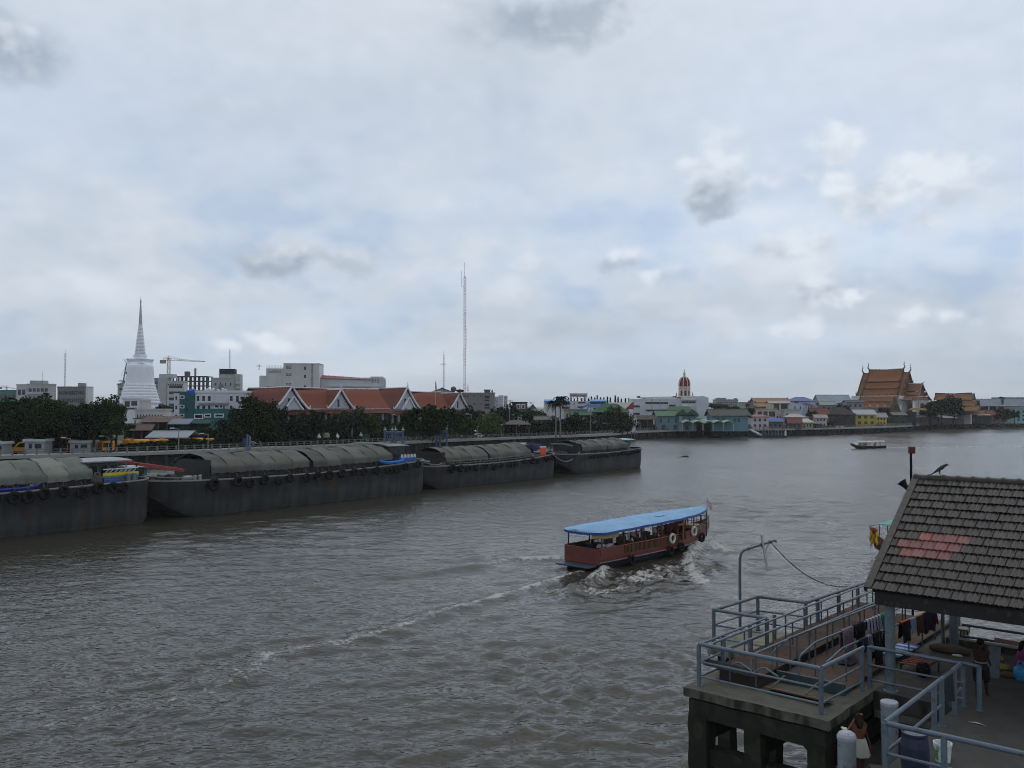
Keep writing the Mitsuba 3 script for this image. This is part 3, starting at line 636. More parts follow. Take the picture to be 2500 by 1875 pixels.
def seated(name, fr, x, y, z, s, shirt, label, cat_='person', group=None, lean=0.0):
    k = thing(name, label, cat_, group); J = dict(p=(0, 0, .12, .13), c=(0, lean, .42, .13), sl=(-.17, lean, .50, .06), sr=(.17, lean, .50, .06), el=(-.22, lean + .08, .28, .045), er=(.22, lean + .08, .28, .045), wl=(-.13, .28, .20, .035), wr=(.13, .28, .20, .035), kl=(-.12, .42, .14, .07), kr=(.12, .42, .14, .07), fl=(-.12, .42, -.28, .05), fr_=(.12, .42, -.28, .05))
    B = [('p', 'c'), ('c', 'sl', 'sr'), ('sl', 'el'), ('el', 'wl'), ('sr', 'er'), ('er', 'wr'), ('p', 'kl'), ('p', 'kr'), ('kl', 'fl'), ('kr', 'fr_')]
    eyes, hair = head(J, B, (0, lean + .03, .74), (0, 1, 0), .22, (0, lean, .60)); B += [('nk', 'c')]
    T_ = lambda m: fr(mv(m, (x, y, z), s))
    put('body', T_(figure(J, B, .05, 10)), 'matte_bsdf', (.16, .09, .06), k); put('shirt', T_(figure({q: (*J[q][:3], J[q][3] + .025) for q in ('p', 'c', 'sl', 'sr', 'el', 'er')}, [('p', 'c'), ('c', 'sl', 'sr'), ('sl', 'el'), ('sr', 'er')], .06, 10)), 'canvas_bsdf', shirt, k); put('hair', T_(hair), 'matte_bsdf', (.012, .01, .01), k)
    return k



# ------------------------------------------------------------------ the red cruiser with the blue roof
fc = Frame(BOAT, BT); cz = thing('river_cruiser', 'red wooden passenger boat with a light blue roof, leaving a foaming wake', 'boat')
def hb(x): return 1.62 + .13 * np.clip(x / 5, 0, 1) - 1.70 * np.clip((x - 9.0) / 9.2, 0, 1) ** 2.3
def sheer(x): return 1.0 + 1.05 * np.clip((x - 9.5) / 8.5, 0, 1) ** 1.6
xs = np.concatenate([np.linspace(0, 9, 8), np.linspace(10, 18, 13)]); MID = 1.62
def hullrows(prof):
    R = []
    for x in xs:
        w = float(hb(x)); p = prof(x, w); R.append([(x - o, MID - y, z) for o, y, z in p] + [(x - o, MID + y, z) for o, y, z in p[::-1]])
    return R
def low(x, w): k = float(np.clip((x - 12) / 6, 0, 1)); z1 = .62 + .75 * k ** 1.5; return [(0, w, z1), (.3 * k, w * .93, .3), (.9 * k, w * .80, -.1 + .1 * k), (1.6 * k, w * .3, -.5)]
def topside(x, w): k = float(np.clip((x - 12) / 6, 0, 1)); z1 = .62 + .75 * k ** 1.5; return [(0, w + .035, float(sheer(x))), (0, w + .03, z1 - .04), (0, w - .05, z1 - .04)]
m = sheet(hullrows(low)); put('lower_hull', fc((m[0], m[1][:, ::-1])), 'near_paint_bsdf', (.035, .035, .040), cz)
m = sheet([r[:3] for r in hullrows(topside)]); m2 = sheet([r[3:] for r in hullrows(topside)]); put('topside', fc(cat((m[0], m[1][:, ::-1]), (m2[0], m2[1][:, ::-1]))), 'near_paint_bsdf', (.15, .044, .031), cz, 'dark red wooden planking')
for s in (-1, 1): put('rub_strake', fc(tube([(x, MID + s * (float(hb(x)) + .05), .60 + .75 * float(np.clip((x - 12) / 6, 0, 1)) ** 1.5) for x in xs], .05, 6)), 'near_paint_bsdf', (.16, .16, .17), cz)
put('deck', fc(sheet([[(x, MID - float(hb(x)) * .97, min(float(sheer(x)) - .15, .75 + .06 * max(x - 9, 0))), (x, MID + float(hb(x)) * .97, min(float(sheer(x)) - .15, .75 + .06 * max(x - 9, 0)))] for x in xs])), 'matte_bsdf', (.16, .075, .04), cz)
put('transom', fc(cbox(-.06, .06, MID - 1.66, MID + 1.66, .42, 1.62, .03)), 'near_paint_bsdf', (.145, .043, .031), cz)
for s in (-1, 1): put('stern_bulwark', fc(box(.061, 3.0, MID + s * 1.66 - .03, MID + s * 1.66 + .03, 1.001, 1.6)), 'near_paint_bsdf', (.145, .043, .031), cz)
put('swim_platform', fc(cbox(-1.15, -.061, MID - 1.45, MID + 1.62, .30, .42, .02)), 'near_paint_bsdf', (.06, .075, .11), cz)
put('rudder_frame', fc(cat(rod((-.7, MID - .9, .3), (-.7, MID - .9, -.4), .04, 6), rod((-.7, MID - .2, .3), (-.7, MID - .2, -.4), .04, 6), rod((-.7, MID - .9, 0), (-.7, MID - .2, 0), .03, 6))), 'matte_bsdf', (.05, .05, .05), cz)
def gz_(x): return 1.62 + .10 * max(x - 10, 0)
for s in (-1, 1):
    put('gunwale_rail', fc(tube([(x, MID + s * (float(hb(x)) + .01), 1.62) for x in np.linspace(0, 10.4, 12)], .05, 6)), 'near_paint_bsdf', (.20, .07, .04), cz)
    put('baluster', fc(cat([mv(box(-.025, .025, -.02, .02, .98, 1.6), (x, MID + s * float(hb(x)), 0)) for x in np.arange(3.1, 10.3, .17)])), 'near_paint_bsdf', (.17, .085, .045), cz, kind='stuff')
    for x in (.35, 3.0, 5.3, 7.5, 9.4, 10.5, 11.7, 13.4, 15.1, 16.2): put('roof_post', fc(rod((x, MID + s * (float(hb(min(x, 15.5))) - .05), .8), (x, MID + s * (float(hb(min(x, 15.5))) - .05) , 2.86), .05, 8)), 'near_paint_bsdf', (.07, .035, .025), cz)
    xx = np.linspace(11.8, 15.6, 7); put('bow_panel', fc(flat(*sheet([[(x, MID + s * (float(hb(x)) + .01), float(sheer(x)) - .06), (x, MID + s * (float(hb(x)) + .01), 1.72 + .1 * (x - 11.8))] for x in xx]))), 'near_paint_bsdf', (.14, .052, .04), cz)
    put('name_board', fc(bar((13.5, MID + s * (float(hb(13.5)) + .05), 1.72), (14.9, MID + s * (float(hb(14.9)) + .05), 1.84), .03, .22)), 'near_paint_bsdf', (.10, .06, .035), cz)
    put('bow_rail', fc(cat(tube([(x, MID + s * (float(hb(x)) * .96), 2.25 + .06 * (x - 15.6)) for x in np.linspace(15.7, 17.9, 6)], .035, 6), *[rod((x, MID + s * float(hb(x)) * .96, float(sheer(x)) - .05), (x, MID + s * float(hb(x)) * .96, 2.25 + .06 * (x - 15.6)), .03, 6) for x in (15.8, 16.4, 17.0, 17.5, 17.85)], tube([(x, MID + s * (float(hb(x)) * .96), 2.0) for x in np.linspace(15.7, 17.85, 6)], .03, 6))), 'near_paint_bsdf', (.07, .09, .17), cz)
put('door_frame', fc(cat(box(10.55, 10.65, .0, .12, .8, 2.7), box(11.5, 11.6, .05, .17, .8, 2.7), box(10.55, 11.6, .0, .12, 2.3, 2.42))), 'near_paint_bsdf', (.30, .13, .05), cz)
put('companion_ladder', fc(cat(bar((10.7, 2.0, .8), (10.9, 2.2, 2.5), .07, .07), bar((11.4, 2.0, .8), (11.6, 2.2, 2.5), .07, .07), *[bar((10.72 + .03 * i, 2.02 + .03 * i, 1.0 + .26 * i), (11.42 + .03 * i, 2.02 + .03 * i, 1.0 + .26 * i), .05, .05) for i in range(6)])), 'near_paint_bsdf', (.45, .14, .05), cz)
put('bow_deck_seat', fc(cbox(15.2, 16.6, .9, 2.3, 1.45, 1.75, .03)), 'near_paint_bsdf', (.42, .22, .11), cz)
def rw_(x): return float(np.clip(2.05 * (1 - (max(x - 6.2, 0) / 11.6) ** 3.4) * min(1, math.sqrt(max(1 - ((.9 - x) / 1.7) ** 2, 0)) if x < .9 else 1), .03, 9))
rx = np.concatenate([-.8 + 1.7 * (1 - np.cos(np.linspace(0, math.pi / 2, 7))), np.linspace(2, 17.6, 22)])
roof = [[(x, MID + s * rw_(x), 2.84 + .012 * x + .22 * (1 - s * s) + .018 * math.sin(x * 1.9 + s * 2)) for s in np.linspace(-1, 1, 13)] for x in rx]
v, f = sheet(roof, .07); put('roof', fc((v, f)), 'canvas_bsdf', (.23, .35, .47), cz, 'light blue cambered roof')
for s, c in ((0, 0), (-1, 12)): put('roof_edge', fc(sheet([[(p[c][0], p[c][1] + (.03 if c else -.03), p[c][2] + .01), (p[c][0], p[c][1] + (.03 if c else -.03), p[c][2] - .17)] for p in roof], .03)), 'near_paint_bsdf', (.035, .075, .24), cz)
put('roof_edge', fc(sheet([[(roof[0][0][0] - .03, y, 2.86), (roof[0][0][0] - .03, y, 2.70)] for y in (MID - .05, MID + .05)], .03)), 'near_paint_bsdf', (.035, .075, .24), cz)
val = [[(x, MID + s * (rw_(x) - .12), 2.68), (x, MID + s * (rw_(x) - .12), 2.42 - .06 * abs(math.sin(x * 3)))] for s in (-1,) for x in np.linspace(-.4, 2.0, 14)]; put('valance', fc(sheet(val)), 'canvas_bsdf', (.30, .25, .14), cz)
put('roof_patch', fc(sheet([[(x, y, 2.84 + .012 * x + .225 * (1 - ((y - MID) / rw_(x)) ** 2) + .05) for y in np.linspace(.75, 1.05, 3)] for x in np.linspace(8.6, 9.9, 4)], .02)), 'canvas_bsdf', (.24, .40, .50), cz)
for i, (x, y) in enumerate([(4.4, .6), (4.4, 2.5), (6.2, .6), (6.2, 2.5), (8.0, .6), (8.0, 2.5), (9.6, 2.5)]): put('bench', fc(cat(box(x, x + .45, y - .45, y + .45, 1.05, 1.15), box(x - .05, x + .02, y - .45, y + .45, .78, 1.75))), 'near_paint_bsdf', (.09, .045, .03), cz)
for x, y, z in ((5.0, .45, 2.05), (6.6, .8, 2.2), (7.9, .5, 2.15), (9.1, .6, 2.2)): put('hanging_lifejacket', fc(mv(hull(rng.normal(size=(18, 3)) * [.16, .08, .14]), (x, y, z + .05))), 'canvas_bsdf', (.30, .24, .26), cz)
for x, y in ((1.2, .75), (1.9, .62)): put('cushion', fc(mv(hull(rng.normal(size=(26, 3)) * [.20, .14, .09]), (x, y, 1.62))), 'canvas_bsdf', (.45, .44, .42), cz)
put('stern_bench', fc(cat(box(.5, 2.6, .3, 1.0, .8, 1.25), box(.4, .9, .3, 2.9, .8, 1.25))), 'near_paint_bsdf', (.06, .06, .09), cz)
put('engine_cover', fc(cbox(1.4, 2.9, 1.3, 2.6, .8, 1.6, .05)), 'matte_bsdf', (.03, .03, .03), cz)
for i in range(5): put('bottle', fc(mv(lathe([(.05, 0), (.05, .18), (.02, .26), (.02, .33), (0, .33)], 8), (1.5 + .2 * i, 1.9 + .12 * i, 1.6))), 'matte_bsdf', (.03, .02, .015), cz)
for x, y, c, la in ((4.85, .65, (.42, .40, .42), 'passenger in a pale shirt, nearest the stern inside the red cruiser'), (6.65, .65, (.10, .10, .16), 'passenger in dark clothes amidships inside the red cruiser'), (8.45, .65, (.40, .36, .34), 'passenger in a cream shirt below the lifejackets of the red cruiser'), (13.0, 1.6, (.05, .05, .07), 'helmsman in dark clothes at the front of the red cruiser')): seated('person', fc, x, y, 1.15, -math.pi / 2, c, la)
put('flag_staff', fc(rod((17.9, MID, 2.0), (17.95, MID, 4.0), .025, 6)), 'near_paint_bsdf', (.35, .35, .35), cz)
for k, c in enumerate(((.40, .04, .05), (.6, .6, .6), (.06, .07, .25), (.6, .6, .6), (.40, .04, .05))): put('flag_stripe', fc(sheet([[(17.93 - .07 * math.sin(j), MID - .03 - .09 * j + .03 * math.sin(3 * j), 3.85 - .10 * k - .11 * j - .16 * q) for q in (0, .6)] for j in range(6)], .01)), 'canvas_bsdf', c, cz)
put('bow_line', fc(rod((16.3, MID, 2.75), (17.9, MID, 2.7), .025, 5)), 'matte_bsdf', (.1, .1, .12), cz)
for x, la in ((9.3, 'white life ring hung beside the doorway of the red cruiser'), (13.0, 'white life ring hung on the bow panel of the red cruiser')):
    k = thing('life_ring', la, 'life ring'); y = MID - float(hb(x)) - .16; c = (x, y, 1.42 + .05 * (x - 9)); put('ring', fc(mv(mv(torus(.34, .105, 24, 10), R=rotx(math.pi / 2)), c)), 'near_paint_bsdf', (.46, .45, .42), k)
    for a in (.4, 1.97, 3.54, 5.11): put('band', fc(mv(torus(.112, .014, 12, 6), R=(rotx(math.pi / 2) @ np.array([[math.cos(a), -math.sin(a), 0], [math.sin(a), math.cos(a), 0], [0, 0, 1]]) @ rotx(math.pi / 2)), t=(c[0] + .34 * math.cos(a), c[1], c[2] + .34 * math.sin(a) * -1))), 'near_paint_bsdf', (.25, .08, .05), k)
for x, z, la in ((3.6, .42, 'black tyre fender near the stern of the red cruiser'), (8.9, .50, 'black tyre fender below the life ring amidships of the red cruiser'), (10.5, .62, 'black tyre fender under the doorway of the red cruiser'), (14.6, .92, 'black tyre fender at the bow of the red cruiser')): tyre(fc, x, MID - float(hb(x)) - .24, z, .42, la, None)

# ------------------------------------------------------------------ the small water bus far up the river
pb, ps = off(2081, 257)[:2], off(2163, 261)[:2]; L_ = float(np.linalg.norm(ps - pb)); fw = Frame(pb, ps - pb); wb = thing('water_bus', 'small dark water bus with a white canopy speeding up the river', 'boat')
rows = []
for x in np.linspace(0, L_, 15):
    u = x / L_; w = .95 * min(1, (u / .35) ** .7 + .03) * (1 - .12 * max(u - .8, 0) / .2); zt = .62 + 1.05 * max(1 - u / .32, 0) ** 1.7; zk = -.3 + 1.4 * max(1 - u / .25, 0) ** 1.3
    rows.append([(x, 1 - w, zt), (x, 1 - w * .85, max(zt * .4, zk)), (x, 1, zk), (x, 1 + w * .85, max(zt * .4, zk)), (x, 1 + w, zt)])
m = sheet(rows); put('hull', fw((m[0], m[1][:, ::-1])), 'near_paint_bsdf', (.05, .045, .04), wb); put('deck', fw(sheet([[r[0] - np.array([0, 0, .2]), r[4] - np.array([0, 0, .2])] for r in np.array(rows)])), 'matte_bsdf', (.08, .07, .06), wb)
put('canopy', fw(sheet([[(x, 1 + s * 1.0, 1.98 + .10 * (1 - s * s)) for s in np.linspace(-1, 1, 7)] for x in np.linspace(2.2, L_ - .3, 8)], -.07)), 'canvas_bsdf', (.58, .58, .55), wb)
put('windscreen', fw(flat(*sheet([[(1.1, .3, 1.3), (1.1, 1.7, 1.3)], [(2.3, .1, 1.95), (2.3, 1.9, 1.95)]]))), 'canvas_bsdf', (.4, .4, .38), wb)
for s in (.1, 1.9):
    for x in np.linspace(2.3, L_ - .4, 6): put('canopy_post', fw(rod((x, s, .5), (x, s, 2.0), .045, 5)), 'near_paint_bsdf', (.10, .09, .08), wb)
put('transom', fw(box(L_ - .06, L_ + .04, .15, 1.85, -.1, .7)), 'near_paint_bsdf', (.05, .045, .04), wb)


for i, (x, y, c, la) in enumerate(((2.9, .5, (.10, .06, .08), 'passenger in dark clothes, first behind the bow of the water bus'), (3.5, .5, (.30, .28, .28), 'passenger in a pale shirt, second from the bow of the water bus'), (4.3, .5, (.16, .05, .06), 'passenger in a dark red shirt near the front of the water bus'), (4.9, .5, (.10, .09, .12), 'passenger in a navy shirt in the middle of the water bus'), (5.5, .5, (.26, .08, .07), 'passenger in a bright red shirt in the middle of the water bus'), (8.7, .8, (.03, .035, .06), 'steersman in dark clothes at the stern of the water bus'))):
    seated('person', fw, x, y, .85, math.pi / 2, c, la)

# ------------------------------------------------------------------ the long-tail boat half hidden behind the pavilion
fl = Frame(at(2166, 1362)[:2], (.66, .75)); lt = thing('longtail_boat', 'wooden longtail boat with a teal canopy and a yellow garland, behind the pavilion roof', 'boat')
rows = []
for x in np.linspace(0, 14, 18):
    u = x / 14; w = .9 * min(1, (u / .3) ** .6 + .05); zt = .55 + 1.35 * max(1 - u / .22, 0) ** 1.6; zk = -.25 + 1.6 * max(1 - u / .18, 0) ** 1.3
    rows.append([(x, 1 - w, zt), (x, 1 - w * .8, max(zt * .4, zk)), (x, 1, zk), (x, 1 + w * .8, max(zt * .4, zk)), (x, 1 + w, zt)])
m = sheet(rows); put('hull', fl((m[0], m[1][:, ::-1])), 'near_paint_bsdf', (.16, .07, .035), lt)
put('deck', fl(sheet([[r[0] - np.array([0, 0, .15]), r[4] - np.array([0, 0, .15])] for r in np.array(rows)])), 'matte_bsdf', (.1, .06, .04), lt)
put('stem_post', fl(tube([(.3, 1, 1.2), (-.1, 1, 1.75), (-.2, 1, 2.35)], [.14, .12, .08], 8)), 'near_paint_bsdf', (.12, .05, .03), lt)
for q in range(11):
    a = q * 2.4; put('garland', fl(mv(ball((0, 0, 0), 1, 8), (-.10 + .20 * math.cos(a), 1 + .24 * math.sin(a), 1.95 - .085 * q), s=np.array([.12, .12, .30 - .01 * q]))), 'canvas_bsdf', vary((.40, .27, .03), .25), lt)
put('garland', fl(mv(torus(.26, .08, 14, 7), (-.12, 1, 2.2), R=rotx(.3))), 'canvas_bsdf', (.22, .07, .03), lt)
put('canopy', fl(sheet([[(x, 1 + s * 1.1, 2.05 + .28 * (1 - s * s)) for s in np.linspace(-1, 1, 9)] for x in np.linspace(2.0, 12.5, 9)], -.06)), 'canvas_bsdf', (.15, .30, .28), lt)
for zz, c in ((1.93, (.50, .14, .05)), (1.78, (.50, .36, .22)), (1.63, (.42, .06, .05))): put('canopy_stripe', fl(box(2.0, 12.5, -.13, -.08, zz, zz + .15)), 'canvas_bsdf', c, lt)
for s in (.0, 2.0):
    for x in np.linspace(2.1, 12.4, 6): put('canopy_post', fl(rod((x, s, .4), (x, s, 2.1), .04, 6)), 'near_paint_bsdf', (.15, .1, .06), lt)

# ------------------------------------------------------------------ the landing pier (local x along its front edge, y out over the river)
PA = np.array([.749, -.663]); fp = Frame(at(2005, 1743, 4.2)[:2], PA); ZS = 4.2
def loc(u, v, z): d = at(u, v, z) - fp.o; return np.array([d @ fp.x, d @ fp.y, z])
CONC = (.125, .12, .098); RAIL = (.125, .153, .18); RED = (.098, .070, .054)
lp = thing('landing_stage', 'weathered concrete landing stage on piles with lane railings', 'pier')


def rough(m, amp=.03, f=2.2):                 # worn edges: a fine mesh pushed about by noise
    t = trimesh.Trimesh(*m, process=True); t.merge_vertices(); v, f_ = trimesh.remesh.subdivide_to_size(t.vertices, t.faces, .16)
    n = np.stack([meshkit.fbm(v * f + 7 * k, 3, 40 + k) - .5 for k in range(3)], 1); return flat(v + n * amp * 2, f_)


put('slab', fp(rough(box(-3.75, .36, -.42, 12.4, ZS - .24, ZS), .026)), 'concrete_bsdf', CONC, lp)
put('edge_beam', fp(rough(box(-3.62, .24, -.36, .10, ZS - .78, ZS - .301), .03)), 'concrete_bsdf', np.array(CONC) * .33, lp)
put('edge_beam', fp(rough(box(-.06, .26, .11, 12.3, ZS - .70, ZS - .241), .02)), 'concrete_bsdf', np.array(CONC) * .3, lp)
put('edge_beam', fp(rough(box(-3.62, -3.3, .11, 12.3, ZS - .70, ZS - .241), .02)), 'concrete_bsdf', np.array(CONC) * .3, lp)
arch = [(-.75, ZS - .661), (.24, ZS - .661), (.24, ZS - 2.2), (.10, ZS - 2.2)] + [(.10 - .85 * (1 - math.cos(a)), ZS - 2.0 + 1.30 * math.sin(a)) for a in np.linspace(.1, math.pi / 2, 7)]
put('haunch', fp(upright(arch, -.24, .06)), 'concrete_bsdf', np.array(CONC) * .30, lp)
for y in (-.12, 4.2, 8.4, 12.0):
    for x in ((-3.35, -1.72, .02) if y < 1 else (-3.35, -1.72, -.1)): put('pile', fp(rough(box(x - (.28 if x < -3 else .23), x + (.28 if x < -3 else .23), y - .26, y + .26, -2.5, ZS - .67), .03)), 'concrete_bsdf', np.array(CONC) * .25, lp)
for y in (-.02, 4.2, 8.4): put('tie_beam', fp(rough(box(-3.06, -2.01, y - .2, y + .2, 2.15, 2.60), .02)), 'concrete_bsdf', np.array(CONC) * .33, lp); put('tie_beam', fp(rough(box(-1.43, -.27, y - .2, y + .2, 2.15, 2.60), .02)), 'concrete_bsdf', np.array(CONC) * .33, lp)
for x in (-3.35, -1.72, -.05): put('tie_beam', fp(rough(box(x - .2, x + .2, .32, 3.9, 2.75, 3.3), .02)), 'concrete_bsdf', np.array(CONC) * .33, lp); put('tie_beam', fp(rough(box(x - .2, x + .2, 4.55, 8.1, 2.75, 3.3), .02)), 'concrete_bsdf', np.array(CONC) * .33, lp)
# walkway boards, ramp and plates on the slab
w1 = put('raised_walkway', fp(cbox(-3.30, -2.08, .80, 12.0, ZS + .02, ZS + .34, .01)), 'matte_bsdf', (.06, .05, .045), lp, 'raised walkway with worn red boards')
y = .78
while y < 11.9: d = rng.uniform(.95, 1.25); put('floor_board', fp(cbox(-3.38, -2.02, y, min(y + d - .012, 12), ZS + .341, ZS + .375, .006)), 'matte_bsdf', vary(RED, .18), w1); y += d
put('lip_plate', fp(hexa([[-3.55, .30, ZS + .50], [-2.0, .52, ZS + .38], [-2.0, .56, ZS + .38], [-3.55, .34, ZS + .50], [-3.55, .42, ZS + .66], [-2.05, .60, ZS + .56], [-2.05, .63, ZS + .56], [-3.55, .45, ZS + .66]])), 'near_paint_bsdf', (.02, .02, .02), lp)
w2 = put('ramp', fp(cbox(-2.0, -.12, 1.85, 12.0, ZS + .005, ZS + .13, .01)), 'matte_bsdf', (.05, .045, .04), lp, 'lower walkway with worn red boards')
y = 1.83
while y < 11.9: d = rng.uniform(1.1, 1.5); put('floor_board', fp(cbox(-2.0, -.10, y, min(y + d - .012, 12), ZS + .131, ZS + .16, .006)), 'matte_bsdf', vary(np.array(RED) * 1.12, .16), w2); y += d
put('riser', fp(cbox(-2.02, -.06, 1.74, 1.82, ZS + .005, ZS + .32, .008)), 'near_paint_bsdf', (.05, .075, .075), lp)
put('rusty_plate', fp(hexa([[-1.85, .62, ZS + .13], [-.08, .50, ZS + .16], [-.08, 1.0, ZS + .03], [-1.85, 1.1, ZS + .03], [-1.85, .62, ZS + .16], [-.08, .50, ZS + .19], [-.08, 1.0, ZS + .06], [-1.85, 1.1, ZS + .06]])), 'matte_bsdf', (.13, .09, .07), lp)
for x in (-1.7, -.75): put('bracket', fp(bar((x, .78, ZS + .14), (x + .05, 1.5, ZS + .30), .05, .03)), 'matte_bsdf', (.13, .12, .11), lp)


def railing(label, pts, posts, top=.055, mids=((.66, .03), (.25, .03)), post=.062, h=1.15, name='pier_railing', z0=ZS, group=None):
    k = thing(name, label, 'railing', group); P = [np.array([*p, z0]) for p in pts]
    put('top_rail', fp(tube([p + [0, 0, h] for p in P], top, 10)), 'near_paint_bsdf', vary(RAIL, .05), k)
    for z, r in mids: put('middle_rail', fp(tube([p + [0, 0, z] for p in P], r, 8)), 'near_paint_bsdf', vary(RAIL, .08), k)
    for x, y in posts: put('post', fp(rod((x, y, z0 - .02), (x, y, z0 + h), post, 10)), 'near_paint_bsdf', vary(RAIL, .08), k); put('foot_plate', fp(lathe_at(x, y, z0, post * 1.7)), 'near_paint_bsdf', np.array(RAIL) * .8, k)
    return k


def lathe_at(x, y, z, r): return mv(lathe([(r, 0), (r, .015), (0, .015)], 10), (x, y, z))


railing('blue grey pipe railing along the front edge of the landing stage', [(-3.5, 0), (0, 0)], [(-3.5, 0), (0, 0)])
railing('short blue grey pipe railing on the shore side of the landing stage', [(0, .06), (.1, 2.68)], [(.09, 2.6)])
railing('blue grey outer railing on the river side of the lanes', [(-3.46, .06), (-3.44, 4.1)], [(-3.45, 1.35), (-3.44, 3.0)], top=.035)
railing('blue grey railing round the side bay that juts over the water', [(-3.42, 4.12), (-5.24, 4.04), (-5.08, 6.9), (-3.42, 7.1)], [(-3.42, 4.12), (-5.24, 4.04), (-5.08, 6.9), (-3.42, 7.1), (-3.46, 4.75)])
put('bay_slab', fp(rough(box(-5.4, -3.76, 3.9, 7.25, ZS - .28, ZS - .02), .02)), 'concrete_bsdf', (.22, .21, .16), lp)
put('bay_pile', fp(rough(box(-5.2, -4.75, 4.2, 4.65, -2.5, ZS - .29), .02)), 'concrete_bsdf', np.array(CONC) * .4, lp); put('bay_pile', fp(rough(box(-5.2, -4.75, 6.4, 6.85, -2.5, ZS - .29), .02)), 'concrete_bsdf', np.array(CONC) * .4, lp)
railing('thick blue grey railing running out to the far end of the landing stage', [(-3.42, 7.15), (-3.15, 12.2)], [(-3.38, 8.0), (-3.30, 9.7), (-3.20, 11.3)], post=.07)


def lane(label, pts, y0, y1, step, xf, h=1.1, front=True):
    k = thing('lane_rail', label, 'railing', 'lane rails on the landing stage'); put('hand_rail', fp(tube(pts, .032, 8)), 'near_paint_bsdf', vary(np.array(RAIL) * 1.08, .06), k)
    for y in np.arange(y0, y1, step):
        zt = float(np.interp(y, [p[1] for p in pts], [p[2] for p in pts])); put('post', fp(rod((xf(y), y, ZS + .1), (xf(y), y, zt), .024, 8)), 'near_paint_bsdf', vary(np.array(RAIL) * .75, .1), k)
    return k


lane('outermost lane rail beside the outer river railing', [(-3.32, .25, 5.0), (-3.3, .30, 5.25), (-3.28, .42, 5.33), (-3.2, 6, 5.33), (-3.0, 12, 5.33)], .9, 12, 1.35, lambda y: -3.3 + .025 * y)
lane('second lane rail from the river, over the red walkway', [(-2.9, .42, 4.95), (-2.89, .43, 5.15), (-2.85, .55, 5.25), (-2.7, 6, 5.27), (-2.5, 12, 5.27)], .6, 12, 1.3, lambda y: -2.88 + .03 * y)
lane('middle lane rail at the inner edge of the red walkway', [(-2.12, .40, 4.85), (-2.1, .41, 5.12), (-2.05, .55, 5.24), (-1.9, 6, 5.27), (-1.7, 12, 5.27)], .6, 12, 1.25, lambda y: -2.1 + .035 * y)
lane('kinked lane rail beside the middle one', [(-2.14, 1.74, 4.3), (-2.13, 1.76, 5.0), (-2.08, 1.84, 5.07), (-1.94, 2.45, 5.30), (-1.55, 9.4, 5.30), (-1.4, 12, 5.30)], 2.5, 12, 1.2, lambda y: -2.07 + .055 * y)
lane('kinked lane rail with washing, nearer the river', [(-1.38, 1.82, 4.3), (-1.37, 1.85, 4.98), (-1.33, 1.93, 5.07), (-1.19, 2.5, 5.30), (-.9, 7.5, 5.30), (-.75, 10, 5.30)], 2.5, 10, 1.1, lambda y: -1.33 + .058 * y)
lane('kinked lane rail with washing, nearest the pavilion', [(-.60, 1.85, 4.98), (-.40, 2.5, 5.28), (-.23, 5.57, 5.28), (.12, 9.3, 5.28)], 2.6, 9.4, 1.1, lambda y: -.52 + .068 * y)
for x, la in ((-2.86, 'lower bent guard bar at the front of the outer lane'), (-2.10, 'lower bent guard bar at the front of the middle lane')):
    k = thing('guard_bar', la, 'railing'); put('bar', fp(tube([(x, .45, 4.72), (x + .18, .62, 4.85), (x + .30, .62, 4.87), (x + .72, .50, 4.75)], .026, 8)), 'near_paint_bsdf', RAIL, k)

# lamp post with a dangling tube light
lq = thing('lamp_post', 'bent blue grey lamp post on the side bay', 'lamp post'); lb = loc(1807, 1528, ZS); e1 = fp.pt(lb[0], lb[1], 0)
def ax(v): return EYE + (HOR - v) / F * e1[1]
arm = np.array([1.0, .12, 0]); arm /= np.linalg.norm(arm); c = np.array([e1[0], e1[1], 0.0])
put('pole', tube([c + [0, 0, ZS - .05], c + [0, 0, ax(1390)], c + [.01, 0, ax(1362)], c + arm * .05 + [0, 0, ax(1350)], c + arm * .14 + [0, 0, ax(1343)], c + arm * .28 + [0, 0, ax(1339)]], [.05, .05, .047, .045, .043, .042], 10), 'near_paint_bsdf', np.array(RAIL) * .8, lq)
put('arm', tube([c + arm * .27 + [0, 0, ax(1339.5)], c + arm * 1.33 + [0, 0, ax(1319)]], .042, 10), 'near_paint_bsdf', RAIL, lq); put('hook', tube([c + arm * 1.32 + [0, 0, ax(1319)], c + arm * 1.36 + [0, 0, ax(1319)], c + arm * 1.37 + [0, 0, ax(1325)]], .03, 6), 'near_paint_bsdf', RAIL, lq)
for q in (.33, .80, 1.13): put('clamp', mv(torus(.055, .02, 12, 6), R=roty(1.35), t=c + arm * q + [0, 0, ax(1339.5 - 20.5 * (q - .27) / 1.06)]), 'near_paint_bsdf', np.array(RAIL) * .5, lq)
tl = thing('tube_light', 'grey tube light fitting dangling crosswise from the lamp post arm', 'lamp'); a0, a1 = c + arm * .80 - [0, .05, 0] + [0, 0, ax(1304)], c + arm * 1.02 - [0, .05, 0] + [0, 0, ax(1391)]
put('fitting', bar(a0, a1, .07, .06), 'near_paint_bsdf', (.30, .31, .34), tl); put('tube', rod(a0 - [0, .05, 0], a1 - [0, .05, 0], .018, 8), 'near_paint_bsdf', (.5, .5, .5), tl)
put('sling', cat(rod(c + arm * .78 + [0, 0, ax(1330)], c + arm * .92 - [0, .05, 0] + [0, 0, ax(1348)], .010, 5), rod(c + arm * 1.12 + [0, 0, ax(1323)], c + arm * .92 - [0, .05, 0] + [0, 0, ax(1348)], .010, 5)), 'matte_bsdf', (.05, .05, .05), tl)
